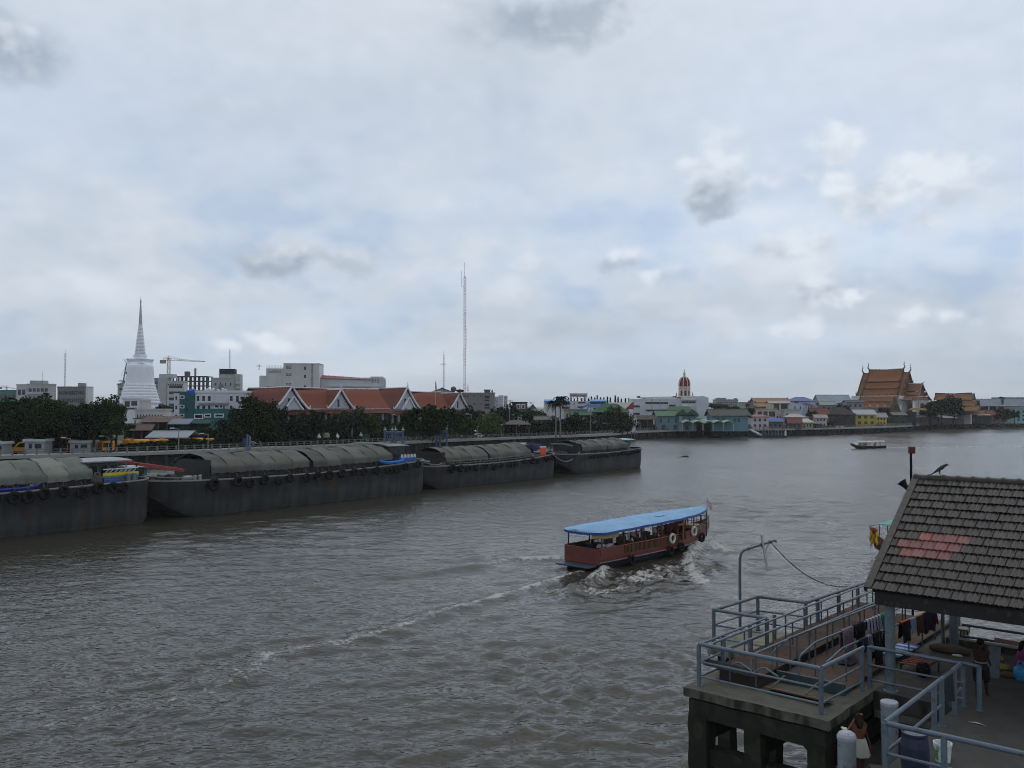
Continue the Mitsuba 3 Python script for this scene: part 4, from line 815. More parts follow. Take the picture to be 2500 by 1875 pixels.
put('power_cable', tube(sag(c + arm * 1.15 + [0, 0, ax(1322)], fp.pt(-3.2, 11.0, 5.36), .55, 17), .016, 6), 'matte_bsdf', (.06, .06, .06), None, 'black cable sagging from the lamp post arm to the far railing', 'cable')

# ------------------------------------------------------------------ pavilion
pv = thing('pavilion', 'open pier pavilion with a dark tiled gable roof patched with red tiles', 'pavilion')
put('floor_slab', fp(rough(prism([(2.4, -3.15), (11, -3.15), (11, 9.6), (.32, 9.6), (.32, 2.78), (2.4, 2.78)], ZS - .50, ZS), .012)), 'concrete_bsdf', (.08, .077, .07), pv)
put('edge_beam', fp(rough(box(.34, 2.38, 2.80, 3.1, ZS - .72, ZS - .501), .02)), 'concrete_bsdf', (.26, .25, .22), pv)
for y in (-2.6, 2.9, 6, 9):
    for x in ((2.9, 6.5, 10) if y < 0 else (.9, 3.6, 6.5, 10)): put('pile', fp(rough(box(x - .25, x + .25, y - .02, y + .46, -2.5, ZS - .51), .02)), 'concrete_bsdf', np.array(CONC) * .5, pv)
for x in (.72, 6.6):
    for y in (3.0, 9.1): put('column', fp(mv(lathe([(.20, -.02), (.20, .04), (.135, .06), (.13, 2.75), (0, 2.75)], 20), (x, y, ZS))), 'near_paint_bsdf', (.13, .16, .17), pv)
EX, EY, EZ, RY, RZ = .26, 2.62, 7.0, 6.95, 9.80
sl = np.array([0, RY - EY, RZ - EZ]); SL = np.linalg.norm(sl); sl /= SL; nrm = np.array([0, -sl[2], sl[1]])
put('fascia', fp(box(EX + .16, 9.5, EY + .10, EY + .22, EZ - .42, EZ - .03)), 'near_paint_bsdf', (.017, .015, .013), pv); put('fascia', fp(box(EX + .16, 9.5, 2 * RY - EY - .22, 2 * RY - EY - .10, EZ - .42, EZ - .03)), 'near_paint_bsdf', (.017, .015, .013), pv)
for y in (3.0, 9.1): put('roof_beam', fp(box(EX + .3, 9.5, y - .11, y + .11, EZ - .26, EZ + .02)), 'near_paint_bsdf', (.05, .05, .05), pv)
for x in (.72, 3.6, 6.6): put('rafter_truss', fp(cat(bar((x, EY + .3, EZ - .05), (x, RY, RZ - .15), .10, .18), bar((x, 2 * RY - EY - .3, EZ - .05), (x, RY, RZ - .15), .10, .18), bar((x, 3.0, EZ - .02), (x, 9.1, EZ - .02), .1, .18))), 'near_paint_bsdf', (.04, .04, .04), pv, kind='stuff')
E0, R0 = np.array([0, EY, EZ]), np.array([0, RY, RZ])
def slab(y0, z0, y1, z1, x0, x1, t): n = np.array([0, -(z1 - z0), y1 - y0]); n = n / np.linalg.norm(n) * t; return hexa([[x0, y0 - n[1], z0 - n[2]], [x1, y0 - n[1], z0 - n[2]], [x1, y1 - n[1], z1 - n[2]], [x0, y1 - n[1], z1 - n[2]], [x0, y0, z0], [x1, y0, z0], [x1, y1, z1], [x0, y1, z1]])
rf = put('roof', fp(slab(EY + .06, EZ - .03, RY - .02, RZ - .06, EX + .10, 9.6, .06)), 'near_paint_bsdf', (.035, .03, .028), pv)
v, f = slab(EY + .06, EZ - .03, RY - .02, RZ - .06, EX + .10, 9.6, .06); put('roof_back', fp((np.column_stack([v[:, 0], 2 * RY - v[:, 1], v[:, 2]]), f[:, ::-1])), 'near_paint_bsdf', (.05, .043, .038), pv)
NR, TW = 14, .335; rl = SL / NR
def tile_mesh(w, x):
    P = [[(x + w * s, *(E0 + sl * (t * rl * 1.10 - .02) + nrm * (.046 - .038 * t + (.026 - .008 * t) * abs(math.sin(math.pi * 2.5 * s)) ** 1.2))[1:]) for s in np.linspace(0, 1, 16)] for t in (0, 1)]
    return sheet(P, -.028)
DARK = (.033, .026, .021); PINK = (.19, .072, .062)
for r in range(NR):
    o = .10 + (TW / 2 if r % 2 else 0); n = 20; xs_ = [EX + o - (TW if r % 2 else 0) + TW * i for i in range(n)]
    for i, x in enumerate(xs_):
        w = TW + .004; x0 = max(x, EX + .10); w -= x0 - x
        if w < .05: continue
        top_i = NR - 1 - r; pink = top_i in (7, 8, 9) and ((EX + .62) if top_i == 7 else (EX + .34) if top_i == 8 else (EX + .50)) < x + TW / 2 < ((EX + 2.08) if top_i == 7 else (EX + 1.78) if top_i == 8 else (EX + 1.92))
        m = mv(tile_mesh(w, x0), sl * (rl * r) + nrm * rng.uniform(-.004, .009)); m = mv(m, (rng.uniform(-.006, .006), 0, 0)); put('tile', fp(m), 'near_paint_bsdf', vary(PINK if pink else np.array(DARK) * (1.9 if rng.uniform() < .03 else 1), .22), rf)
for r in range(NR): p = E0 + sl * (rl * r) + nrm * .04; q = E0 + sl * (rl * (r + 1.12)) + nrm * .035; put('verge_tile', fp(cat(bar((EX, *p[1:]), (EX, *q[1:]), .20, .05), bar((EX - .085, *(p - nrm * .07)[1:]), (EX - .085, *(q - nrm * .07)[1:]), .03, .16))), 'near_paint_bsdf', vary(np.array(DARK) * 1.25, .12), rf)
for i in range(24): x = EX - .05 + i * .41; put('ridge_tile', fp(tube([(x, RY, RZ + .0), (x + .05, RY, RZ + .005), (x + .10, RY, RZ - .012), (x + .44, RY, RZ - .012)], [.136, .136, .124, .120], 12)), 'near_paint_bsdf', vary(np.array(DARK) * 1.2, .12), rf)
put('gable_board', fp(upright([(EX + .05, 0), (EX + .051, 0), (EX + .05, 1)], 0, .01)) if False else fp(hull([(EX + .12, EY + .25, EZ - .02), (EX + .16, EY + .25, EZ - .02), (EX + .12, 2 * RY - EY - .25, EZ - .02), (EX + .16, 2 * RY - EY - .25, EZ - .02), (EX + .12, RY, RZ - .17), (EX + .16, RY, RZ - .17)])), 'near_paint_bsdf', (.10, .09, .08), pv)

railing('blue grey railing across the front of the pavilion floor', [(.2, 2.86), (2.6, 2.86)], [(.2, 2.9)], top=.05)
railing('blue grey railing between the open well and the pavilion floor', [(2.56, -2.88), (2.56, 2.82)], [(2.56, -2.88), (2.56, .5), (2.56, 1.12), (2.56, 2.2)], top=.05, mids=((.52, .035),))
railing('short stub of railing behind the pavilion corner', [(2.58, 2.9), (2.96, 2.86)], [(2.56, 3.0), (2.96, 2.92)], top=.05, mids=())
railing('rusty grey railing nearest the viewer', [(2.62, -2.92), (9, -2.75)], [(3.72, -2.9), (5.3, -2.86), (7.2, -2.8)], top=.055, mids=((.52, .036),))
k = thing('river_railing', 'dark horizontal pipe railing on the river side of the pavilion', 'railing')
for z, y0, y1 in ((1.08, 9.3, 9.3), (.70, 9.3, 9.3), (.34, 9.25, 9.3)): put('rail', fp(rod((.9, y0, ZS + z), (10.5, y1, ZS + z), .04, 8)), 'near_paint_bsdf', (.06, .08, .10), k)
for x in (3.9, 7.0, 10.0): put('post', fp(rod((x, 9.3, ZS), (x, 9.3, ZS + 1.1), .045, 8)), 'near_paint_bsdf', (.06, .08, .10), k)
k = thing('boundary_railing', 'blue grey railing between the lanes and the pavilion floor', 'railing')
for a, b in (((.35, 9.2, ZS + 1.1), (.1, 12, ZS + 1.1)), ((.35, 9.2, ZS + .6), (.1, 12, ZS + .6)), ((.5, 9.4, ZS + 1.12), (-1.6, 12.1, ZS + 1.12))): put('rail', fp(rod(a, b, .045, 8)), 'near_paint_bsdf', RAIL, k)
for x, y in ((.35, 9.2), (.22, 10.6), (.1, 12)): put('post', fp(rod((x, y, ZS), (x, y, ZS + 1.1), .06, 8)), 'near_paint_bsdf', RAIL, k)

# ------------------------------------------------------------------ washing on the lane rails
def cloth(label, x, y0, y1, drop, col, back=.8, z=5.30, dx=.058, cat_='clothes', stripes=None, flare=0.0, edge=None):
    n = 15; P = []
    for s in np.linspace(0, 1, n):
        y = y0 + (y1 - y0) * s; xx = x + dx * (y - y0); row = []
        fold = lambda q: .022 * math.sin(s * 17 + y0 * 9) * q + .012 * math.sin(s * 41 + 2) * q
        for q in np.linspace(1, 0, 6): row.append((xx - .045 - .03 * q + fold(q), y + flare * (s - .5) * q, z + .03 - drop * back * q * (1 + .05 * math.sin(s * 9))))
        row.append((xx, y, z + .045))
        for q in np.linspace(0, 1, 8): row.append((xx + .045 + .035 * q + fold(q), y + flare * (s - .5) * q, z + .03 - drop * q * (1 + .06 * math.sin(s * 7 + 1))))
        P.append(row)
    k = thing('hung_cloth', label, cat_, 'washing hung over the lane rails')
    if stripes:
        for i in range(n - 1): put('stripe', fp(sheet(P[i:i + 2], .012)), 'canvas_bsdf', stripes[i % len(stripes)], k)
    else: put('cloth', fp(sheet(P, .012)), 'canvas_bsdf', col, k)
    if edge is not None: put('edge_band', fp(sheet([[(p[j][0], p[j][1], p[j][2] + .012) for j in range(4, 9)] for p in P], .008)), 'canvas_bsdf', edge, k)


cloth('mauve grey towel over the washing rail nearer the river', -1.10, 4.20, 4.95, .82, (.24, .20, .23), z=5.30, dx=.058)
cloth('black shirt hung beside the mauve towel', -1.05, 5.0, 5.75, .55, (.022, .02, .02))
cloth('crumpled white and dark striped shirt over the rail', -1.0, 5.95, 7.0, .42, None, stripes=[(.42, .42, .48), (.40, .40, .46), (.05, .05, .06)])
cloth('green and turquoise shirt beside the round column', -.93, 7.05, 7.75, .50, (.035, .25, .19))
cloth('dark navy cloth hung low near the kink of the rail', -.33, 3.55, 4.05, .40, (.03, .035, .05), z=5.28, dx=.055)
cloth('small grey striped cloth hung at the railing corner', -.30, 4.08, 4.35, .45, None, z=5.28, stripes=[(.30, .32, .36), (.05, .05, .07)])
cloth('long black trousers hung from the near washing rail', -.27, 4.40, 5.0, 1.0, (.018, .016, .016), z=5.28, dx=.06)
cloth('black trousers beside the round column', -.20, 5.3, 5.85, .85, (.022, .022, .03), z=5.28)
cloth('black shirt with an orange shoulder behind the column', -.12, 6.45, 7.05, .62, (.02, .022, .03), z=5.28, dx=.095, edge=(.50, .13, .05))
cloth('pale blue cloth on the rail behind the column', -.06, 7.08, 7.5, .45, (.30, .34, .45), z=5.28, dx=.095)
cloth('brown shirt with an orange band on the rail', -.02, 7.55, 8.05, .55, (.10, .055, .03), z=5.28, dx=.095, edge=(.55, .20, .06))
cloth('navy jacket on the rail near the far column', .03, 8.1, 8.85, .60, (.014, .018, .035), z=5.28, dx=.095)
cloth('dark maroon cloth at the end of the washing rail', .10, 8.9, 9.15, .45, (.10, .03, .04), z=5.28, dx=.095)
cloth('dark cloth hung on the railing of the open well', 2.54, 1.25, 1.95, .72, (.035, .045, .055), z=5.35, dx=0)
k = thing('striped_mat', 'blue and white striped mat lying on the walkway', 'mat')
for i in range(9): put('stripe', fp(mv(cbox(-.62, .0, 0, .2, ZS + .165, ZS + .20, .006), (.055 * i * .2, 5.9 + .2 * i, 0))), 'canvas_bsdf', ((.07, .14, .34), (.42, .44, .48))[i % 2], k)
k = thing('wire_rack', 'white wire rack standing on the far part of the walkway', 'rack'); rb = loc(2135, 1502, ZS + .17)
for dz in (.1, .45, .8):
    for dx, dy, ex, ey in ((0, 0, .62, 0), (0, .35, .62, .35), (0, 0, 0, .35), (.62, 0, .62, .35)): put('bar', fp(rod((rb[0] + dx, rb[1] + dy, rb[2] + dz), (rb[0] + ex, rb[1] + ey, rb[2] + dz), .014, 6)), 'near_paint_bsdf', (.62, .62, .60), k)
for dx in (0, .62):
    for dy in (0, .35): put('leg', fp(rod((rb[0] + dx, rb[1] + dy, rb[2]), (rb[0] + dx, rb[1] + dy, rb[2] + .82), .016, 6)), 'near_paint_bsdf', (.6, .6, .58), k)
k = thing('dark_sheet', 'black sheet lying folded on the red boards', 'sheet'); put('sheet', fp(sheet([[(x, y, ZS + .19 + .04 * math.sin(5 * x + 3 * y)) for y in np.linspace(4.0, 5.6, 9)] for x in np.linspace(-1.15, -.75, 6)], .01)), 'canvas_bsdf', (.03, .028, .035), k)
k = thing('slipper_pair', 'orange red sandals on the walkway under the black trousers', 'sandals')
for i, (x, y) in enumerate(((-.05, 5.15), (.0, 5.35))): put('sandal', fp(mv(hull([(a * .05 * w, b, h) for a in (-1, 1) for b, w in ((-.13, .8), (0, .75), (.12, 1)) for h in (0, .03)]), (x, y, ZS + .165), .5)), 'near_paint_bsdf', (.42, .09, .05), k)

# ------------------------------------------------------------------ things on and around the pavilion floor
def bollard(label, u, v, z, r, dome):
    p = loc(u, v, z); k = thing('mooring_pile', label, 'mooring pile'); prof = [(r, -2.5), (r, z - .10), (r * 1.06, z - .09), (r * 1.06, z - .02)] + ([(r * .9, z + .05), (r * .55, z + .10), (0, z + .115)] if dome else [(r * 1.0, z), (0, z + .005)])
    put('shaft', fp(mv(lathe(prof[:2], 22), (p[0], p[1], 0))), 'near_paint_bsdf', (.22, .245, .26), k); put('cap', fp(mv(lathe(prof[1:], 22), (p[0], p[1], 0))), 'near_paint_bsdf', (.33, .33, .36), k); return p
p1_ = bollard('pale grey domed steel mooring pile in front of the child', 2067, 1795, 4.05, .215, True)
p2_ = bollard('pale grey flat topped mooring pile beside the open well', 2171, 1712, 4.55, .205, False)
pt = put('paper_scrap', fp(mv(hull(rng.normal(size=(16, 3)) * [.05, .035, .02]), (p1_[0] - .12, p1_[1] + .10, 4.17))), 'matte_bsdf', (.5, .48, .38), None, 'crumpled pale paper on top of the domed mooring pile', 'paper')
ch = loc(2098, 1880, 2.95)
lw = thing('lower_landing', 'low concrete landing step down in the well where the child stands', 'landing')
put('step', fp(rough(box(ch[0] - .35, 2.2, ch[1] - .55, 2.7, 2.62, 2.94), .012)), 'concrete_bsdf', (.13, .125, .11), lw)
put('curb_beam', fp(mv(cbox(0, 1.3, 0, .28, 0, .26, .02), (ch[0] + .42, ch[1] - .35, 2.945), .55)), 'concrete_bsdf', (.24, .22, .18), lw)
for i in range(9): put('rubble', fp(mv(hull(rng.normal(size=(12, 3)) * .07), (ch[0] + rng.uniform(.1, .9), ch[1] + rng.uniform(-.4, .2), 2.98))), 'matte_bsdf', vary((.17, .15, .12), .3), lw)

# child in a pale skirt, seen from behind, one arm out to the pile
k = thing('person', 'child in a pale patterned skirt leaning on the domed mooring pile', 'person')
Hc = 1.40; px_ = p1_ - ch; yaw = .55
Lh = lambda x, y, z: np.array([x, y, z])
target = np.array([math.cos(-yaw) * px_[0] - math.sin(-yaw) * px_[1], math.sin(-yaw) * px_[0] + math.cos(-yaw) * px_[1], 4.06 + .12 - ch[2]])
sh = np.array([-.105 * Hc, 0, .795 * Hc]); d = target - sh; reach = min(np.linalg.norm(d), .60); tip = sh + d / np.linalg.norm(d) * reach; wr = sh + d / np.linalg.norm(d) * (reach - .13); el = (sh + wr) / 2 + [0, -.03, -.04]
J, B, eyes, hair = standing(Hc, None, (.75, .6, -.1), ((el, wr, tip, np.array([0, 1.0, 0])), ((.25, -.02, .80), (.28, .05, .60), (.285, .08, .46), (0, -1, 0))))
Tc = lambda m: fp(mv(m, (ch[0], ch[1], ch[2]), yaw))
put('body', Tc(figure(J, B, .022)), 'matte_bsdf', (.145, .075, .048), k)
put('hair', Tc(cat(hair, figure(dict(a=(0, -.03, Hc * .90, .115), b=(0, -.07, Hc * .80, .075)), [('a', 'b')], .03))), 'matte_bsdf', (.022, .010, .007), k)
put('hair_clip', Tc(mv(ball((0, 0, 0), 1, 10), (.05, -.03, Hc * .992), s=np.array([.05, .03, .022]))), 'canvas_bsdf', (.40, .10, .05), k)
put('eye', Tc(eyes[0]), 'near_paint_bsdf', (.03, .02, .02), k); put('eye', Tc(eyes[1]), 'near_paint_bsdf', (.03, .02, .02), k)
sk = [[((.125 + .095 * t ** .8 + .018 * math.sin(9 * a + 2) * t) * math.cos(a) * Hc / 1.25, (.105 + .085 * t ** .8 + .018 * math.cos(8 * a) * t) * math.sin(a) * Hc / 1.25, Hc * (.575 - .31 * t)) for t in np.linspace(0, 1, 9)] for a in np.linspace(0, TAU, 33)]
put('skirt', Tc(sheet(sk, .008)), 'canvas_bsdf', (.40, .40, .36), k); put('wristband', Tc(mv(torus(.028, .012, 12, 6), wr, R=roty(1.2))), 'canvas_bsdf', (.45, .05, .07), k)

# boy standing on the pavilion floor with his back to us
k = thing('person', 'bare backed boy in dark shorts standing on the pavilion floor', 'person'); bp = loc(2396, 1699, ZS); Hb = 1.52
J, B, eyes, hair = standing(Hb, None, (.8, .55, -.12), (((-.21, .02, .96), (-.19, .13, .77), (-.18, .18, .62), (0, 1, 0)), ((.215, .05, .96), (.20, .22, .84), (.19, .34, .78), (0, 0, 1.0))), ((-.09, -.12, 0), (.11, .16, 0)))
Tb = lambda m: fp(mv(m, tuple(bp), .12))
put('body', Tb(figure(J, B, .022)), 'matte_bsdf', (.055, .032, .022), k); put('hair', Tb(hair), 'matte_bsdf', (.010, .009, .009), k)
put('eye', Tb(eyes[0]), 'near_paint_bsdf', (.02, .015, .015), k); put('eye', Tb(eyes[1]), 'near_paint_bsdf', (.02, .015, .015), k)
S = dict(p=(0, 0, Hb * .56, Hb * .098), q=(0, 0, Hb * .50, Hb * .10), l=(-.085, .0, Hb * .49, Hb * .078), r=(.085, .02, Hb * .49, Hb * .078), kl=(-.105, .0, Hb * .305, Hb * .068), kr=(.115, .075, Hb * .305, Hb * .068))
put('shorts', Tb(figure(S, [('p', 'q'), ('q', 'l', 'r'), ('l', 'kl'), ('r', 'kr')], .03)), 'canvas_bsdf', (.020, .020, .028), k); put('waistband', Tb(mv(torus(Hb * .092, .017, 24, 6), (0, 0, Hb * .605))), 'canvas_bsdf', (.28, .27, .26), k)

# seated woman at the right edge
sp_ = loc(2486, 1640, ZS); k = thing('person', 'seated person in a purple shirt, hand at the mouth, at the picture edge', 'person')
J = dict(p=(0, 0, .13, .14), c=(0, .10, .46, .14), sl=(-.18, .13, .56, .07), sr=(.18, .13, .56, .07), el=(-.24, .30, .36, .05), er=(.24, .26, .33, .05), wl=(-.08, .42, .25, .037), wr=(.07, .40, .60, .035), kl=(-.22, .42, .18, .085), kr=(.20, .44, .18, .085), al=(.05, .55, .07, .05), ar=(-.05, .60, .06, .05), tl=(.17, .60, .05, .035), tr=(-.17, .64, .05, .035))
B = [('p', 'c'), ('c', 'sl', 'sr'), ('sl', 'el'), ('el', 'wl'), ('sr', 'er'), ('er', 'wr'), ('p', 'kl'), ('p', 'kr'), ('kl', 'al'), ('kr', 'ar'), ('al', 'tl'), ('ar', 'tr')]
hand(J, B, (-.08, .42, .25), (-.02, .50, .18), np.array([1.0, 0, 0]), 'hl_', .010); hand(J, B, (.07, .40, .60), (.02, .36, .70), np.array([1.0, 0, 0]), 'hr_', .010)
eyes, hair = head(J, B, (0, .22, .80), (.3, .9, -.25), .22, (0, .14, .66)); B += [('nk', 'c')]; Ts = lambda m: fp(mv(m, tuple(sp_ + [0, 0, .0]), -1.1))
put('body', Ts(figure(J, B, .025)), 'matte_bsdf', (.14, .075, .05), k); put('shirt', Ts(figure({q: (*J[q][:3], J[q][3] + .022) for q in ('p', 'c', 'sl', 'sr', 'el', 'er')}, [('p', 'c'), ('c', 'sl', 'sr'), ('sl', 'el'), ('sr', 'er')], .04)), 'canvas_bsdf', (.20, .055, .13), k)
put('trousers', Ts(figure({q: (*J[q][:3], J[q][3] + .02) for q in ('p', 'kl', 'kr', 'al', 'ar')}, [('p', 'kl'), ('p', 'kr'), ('kl', 'al'), ('kr', 'ar')], .04)), 'canvas_bsdf', (.05, .04, .05), k)
put('hair', Ts(cat(hair, figure(dict(a=(0, .15, .82, .11), b=(0, .06, .66, .06)), [('a', 'b')], .03))), 'matte_bsdf', (.01, .009, .009), k)
for e in eyes: put('eye', Ts(e), 'near_paint_bsdf', (.02, .015, .015), k)
for i, (u, v, c, sz, la) in enumerate(((2437, 1612, (.42, .22, .05), (.16, .14, .10), 'yellow and orange cloth bundle beside the seated person'), (2443, 1632, (.30, .26, .07), (.28, .20, .09), 'olive yellow patterned cloth heap on the pavilion floor'), (2463, 1652, (.16, .10, .07), (.24, .16, .08), 'brown cloth heap beside the seated person'))):
    p = loc(u, v, ZS); k = thing('cloth_heap', la, 'cloth'); q = mv(ball((0, 0, 0), 1, 16), s=np.array(sz)); vv = q[0] * (1 + .35 * (meshkit.fbm(q[0] * 9 + i, 3, 3)[:, None] - .5)); put('heap', fp((vv + [p[0], p[1], ZS + .05], q[1])), 'canvas_bsdf', c, k)
p = loc(2492, 1662, ZS); k = thing('blue_bag', 'bright blue plastic bag on the floor at the picture edge', 'bag'); q = ball((0, 0, 0), 1, 16); vv = q[0] * [.19, .17, .24] * (1 + .5 * (meshkit.fbm(q[0] * 3, 3, 9)[:, None] - .5)); put('bag', fp((vv + [p[0], p[1], ZS + .20], q[1])), 'near_paint_bsdf', (.045, .24, .44), k); put('handles', fp(tube([(p[0] - .1, p[1], ZS + .4), (p[0] - .05, p[1], ZS + .55), (p[0] + .05, p[1], ZS + .55), (p[0] + .1, p[1], ZS + .4)], .018, 6)), 'near_paint_bsdf', (.05, .26, .46), k)
bq = np.array([2.98, -2.32]); k = thing('barrel', 'dark blue plastic barrel standing behind the nearest railing', 'barrel')
put('shell', fp(mv(lathe([(.24, 0), (.265, .06), (.285, .30), (.29, .46), (.285, .62), (.255, .82), (.262, .86), (.262, .90), (.235, .90), (.235, .84), (.0, .84)], 26), (*bq, ZS))), 'near_paint_bsdf', (.030, .042, .075), k); put('lid', fp(mv(lathe([(.23, .841), (.225, .862), (0, .865)], 26), (*bq, ZS))), 'near_paint_bsdf', (.15, .18, .19), k)
bu = loc(2302, 1858, ZS); k = thing('bucket', 'white plastic bucket with a green label', 'bucket')
put('shell', fp(mv(lathe([(.150, 0), (.185, .36), (.195, .37), (.195, .41), (.178, .41), (.145, .03), (0, .03)], 24), (bu[0], bu[1], ZS))), 'near_paint_bsdf', (.52, .54, .54), k); lab = [[((.1505 + .0345 * t + .003) * math.cos(a), (.1505 + .0345 * t + .003) * math.sin(a), .36 * t) for a in np.linspace(-2.9, -1.9, 8)] for t in (.12, .75)]
put('label', fp(mv(sheet(lab), (bu[0], bu[1], ZS))), 'near_paint_bsdf', (.10, .24, .07), k); put('handle', fp(mv(tube([(.19 * math.cos(a), .19 * math.sin(a), .36 - .05 * math.sin(a - 3.2)) for a in np.linspace(3.2, 6.2, 10)], .008, 5), (bu[0], bu[1], ZS))), 'near_paint_bsdf', (.4, .4, .4), k)
k = thing('sack', 'long brown sack lying at the river edge of the pavilion floor', 'sack'); p = loc(2310, 1592, ZS); q = ball((0, 0, 0), 1, 20); vv = q[0] * [.62, .26, .17] * (1 + .3 * (meshkit.fbm(q[0] * 3 + 3, 3, 2)[:, None] - .5)); put('sack', fp((vv + [p[0] + .1, p[1], ZS + .10], q[1])), 'canvas_bsdf', (.10, .085, .06), k)
k = thing('rag', 'small white rag on the pavilion floor', 'rag'); p = loc(2337, 1603, ZS); q = ball((0, 0, 0), 1, 12); vv = q[0] * [.17, .08, .04] * (1 + .6 * (meshkit.fbm(q[0] * 4, 3, 5)[:, None] - .5)); put('rag', fp((vv + [p[0], p[1], ZS + .03], q[1])), 'canvas_bsdf', (.5, .48, .44), k)
k = thing('litter', 'pale scrap of paper on the dark pavilion floor', 'litter'); p = loc(2385, 1767, ZS); put('scrap', fp(mv(hull(rng.normal(size=(14, 3)) * [.07, .03, .012]), (p[0], p[1], ZS + .025))), 'matte_bsdf', (.4, .38, .36), k)
p = loc(2226, 1640, ZS); k = thing('slatted_crate', 'red slatted crate tipped against a black bag', 'crate')
for i in range(6): put('slat', fp(mv(cbox(-.36, .36, -.03, .03, 0, .035, .006), (p[0] + .06 * i, p[1] + .10 * i, ZS + .20 + .03 * i), .15)), 'near_paint_bsdf', vary((.26, .09, .065), .15), k)
for s in (-.3, .3): put('rail', fp(mv(bar((s, -.05, .15), (s + .3, .55, .33), .05, .05), (p[0], p[1], ZS))), 'near_paint_bsdf', (.10, .05, .04), k)
for s in (-.3, .3): put('leg', fp(mv(bar((s, 0, 0), (s, -.02, .2), .045, .045), (p[0], p[1], ZS))), 'near_paint_bsdf', (.06, .05, .05), k); put('leg', fp(mv(bar((s + .3, .5, 0), (s + .3, .52, .33), .045, .045), (p[0], p[1], ZS))), 'near_paint_bsdf', (.06, .05, .05), k)
k = thing('black_bag', 'black bag beside the slatted crate', 'bag'); q = ball((0, 0, 0), 1, 14); vv = q[0] * [.20, .20, .24] * (1 + .4 * (meshkit.fbm(q[0] * 3 + 8, 3, 5)[:, None] - .5)); p = loc(2254, 1652, ZS); put('bag', fp((vv + [p[0], p[1], ZS + .2], q[1])), 'canvas_bsdf', (.014, .013, .014), k)
p = loc(2350, 1568, ZS); k = thing('stool', 'round brown stool beside the far column', 'stool'); put('seat', fp(mv(lathe([(.21, .40), (.22, .43), (.20, .47), (0, .47)], 16), (p[0], p[1], ZS))), 'near_paint_bsdf', (.20, .16, .12), k)
for a in (.5, 2.1, 3.7, 5.3): put('leg', fp(bar((p[0] + .19 * math.cos(a), p[1] + .19 * math.sin(a), ZS), (p[0] + .15 * math.cos(a), p[1] + .15 * math.sin(a), ZS + .40), .045, .045)), 'near_paint_bsdf', (.12, .09, .07), k)
k = thing('blue_tarpaulin', 'dark blue tarpaulin slung under the pavilion eaves on the river side', 'tarpaulin'); put('sheet', fp(sheet([[(x, 9.15 - .25 * q + .06 * math.sin(6 * x + 3 * q), 6.85 - (1.45 + .10 * math.sin(x * 1.3)) * q + .05 * math.sin(3.1 * x) * q) for q in np.linspace(0, 1, 9)] for x in np.linspace(1.0, 9.2, 26)], .01)), 'canvas_bsdf', (.018, .05, .14), k)
k = thing('bench_board', 'long pinkish board leaning on the river railing', 'board'); put('board', fp(bar((1.9, 9.12, ZS + .42), (5.2, 9.18, ZS + .30), .05, .14)), 'matte_bsdf', (.25, .17, .16), k)
k = thing('leaning_board', 'dark grey board leaning behind the boy', 'board'); p = loc(2424, 1655, ZS); put('board', fp(mv(hexa([[-.16, 0, 0], [.16, 0, 0], [.16, .04, 0], [-.16, .04, 0], [-.16, .25, .85], [.16, .25, .85], [.16, .29, .85], [-.16, .29, .85]]), (p[0], p[1], ZS))), 'near_paint_bsdf', (.10, .12, .14), k)
k = thing('kerb', 'rough concrete kerb along the river edge of the pavilion floor', 'kerb'); put('kerb', fp(rough(box(.4, 10.8, 9.3, 9.6, ZS + .005, ZS + .20), .02)), 'concrete_bsdf', CONC, k)

# signal post and loudspeaker beyond the roof, crow on the ridge, driftwood
D_ = 33.0; q = off(2222, D_)
k = thing('signal_post', 'thin black post with a dark red box on top, behind the roof', 'post'); put('pole', tube([q + [0, 0, 2], q + [0, 0, hgt(1103, D_)]], .045, 8), 'matte_bsdf', (.016, .016, .018), k); put('red_box', mv(cbox(-.07, .14, -.09, .09, hgt(1107, D_), hgt(1090, D_), .02), q), 'near_paint_bsdf', (.12, .016, .02), k)
k = thing('loudspeaker', 'dark horn loudspeaker fixed to the signal post', 'loudspeaker'); c = q + [-.12, 0, hgt(1184, D_)]
put('horn', mv(lathe([(.07, 0), (.08, .12), (.16, .34), (.19, .36), (.15, .34), (0, .16)], 14), c + [0, 0, -.16], R=rotx(-.5) @ roty(-.5)), 'matte_bsdf', (.018, .018, .025), k); put('bracket', bar(c, c + [.14, 0, 0], .04, .04), 'matte_bsdf', (.02, .02, .02), k)
k = thing('crow', 'black crow perched on the pavilion ridge', 'bird'); cr = fp.pt(.92, RY, RZ + .13); fcw = Frame(cr, (1, -.15))
J = dict(b=(0, 0, .16, .055), c=(.09, 0, .22, .062), n=(.17, 0, .275, .042), h=(.215, 0, .305, .044), k1=(.27, 0, .305, .016), k2=(.315, 0, .292, .006), t=(-.14, 0, .06, .022), t2=(-.22, 0, .01, .014), l1=(.02, -.025, .12, .016), l2=(.03, -.025, .02, .007), r1=(.02, .025, .12, .016), r2=(.03, .025, .02, .007), l3=(.07, -.025, .006, .006), r3=(.07, .025, .006, .006))
put('body', fcw(figure(J, [('b', 'c'), ('c', 'n'), ('n', 'h'), ('h', 'k1'), ('k1', 'k2'), ('b', 't'), ('t', 't2'), ('b', 'l1'), ('l1', 'l2'), ('b', 'r1'), ('r1', 'r2'), ('l2', 'l3'), ('r2', 'r3')], .015)), 'near_paint_bsdf', (.012, .012, .016), k)
for s in (-1, 1): put('wing', fcw(hull([(.12, s * .055, .23), (.06, s * .066, .19), (-.02, s * .06, .12), (-.17, s * .03, .03), (-.15, s * .035, .06), (.0, s * .055, .19), (.05, s * .045, .22)])), 'near_paint_bsdf', (.014, .014, .020), k)
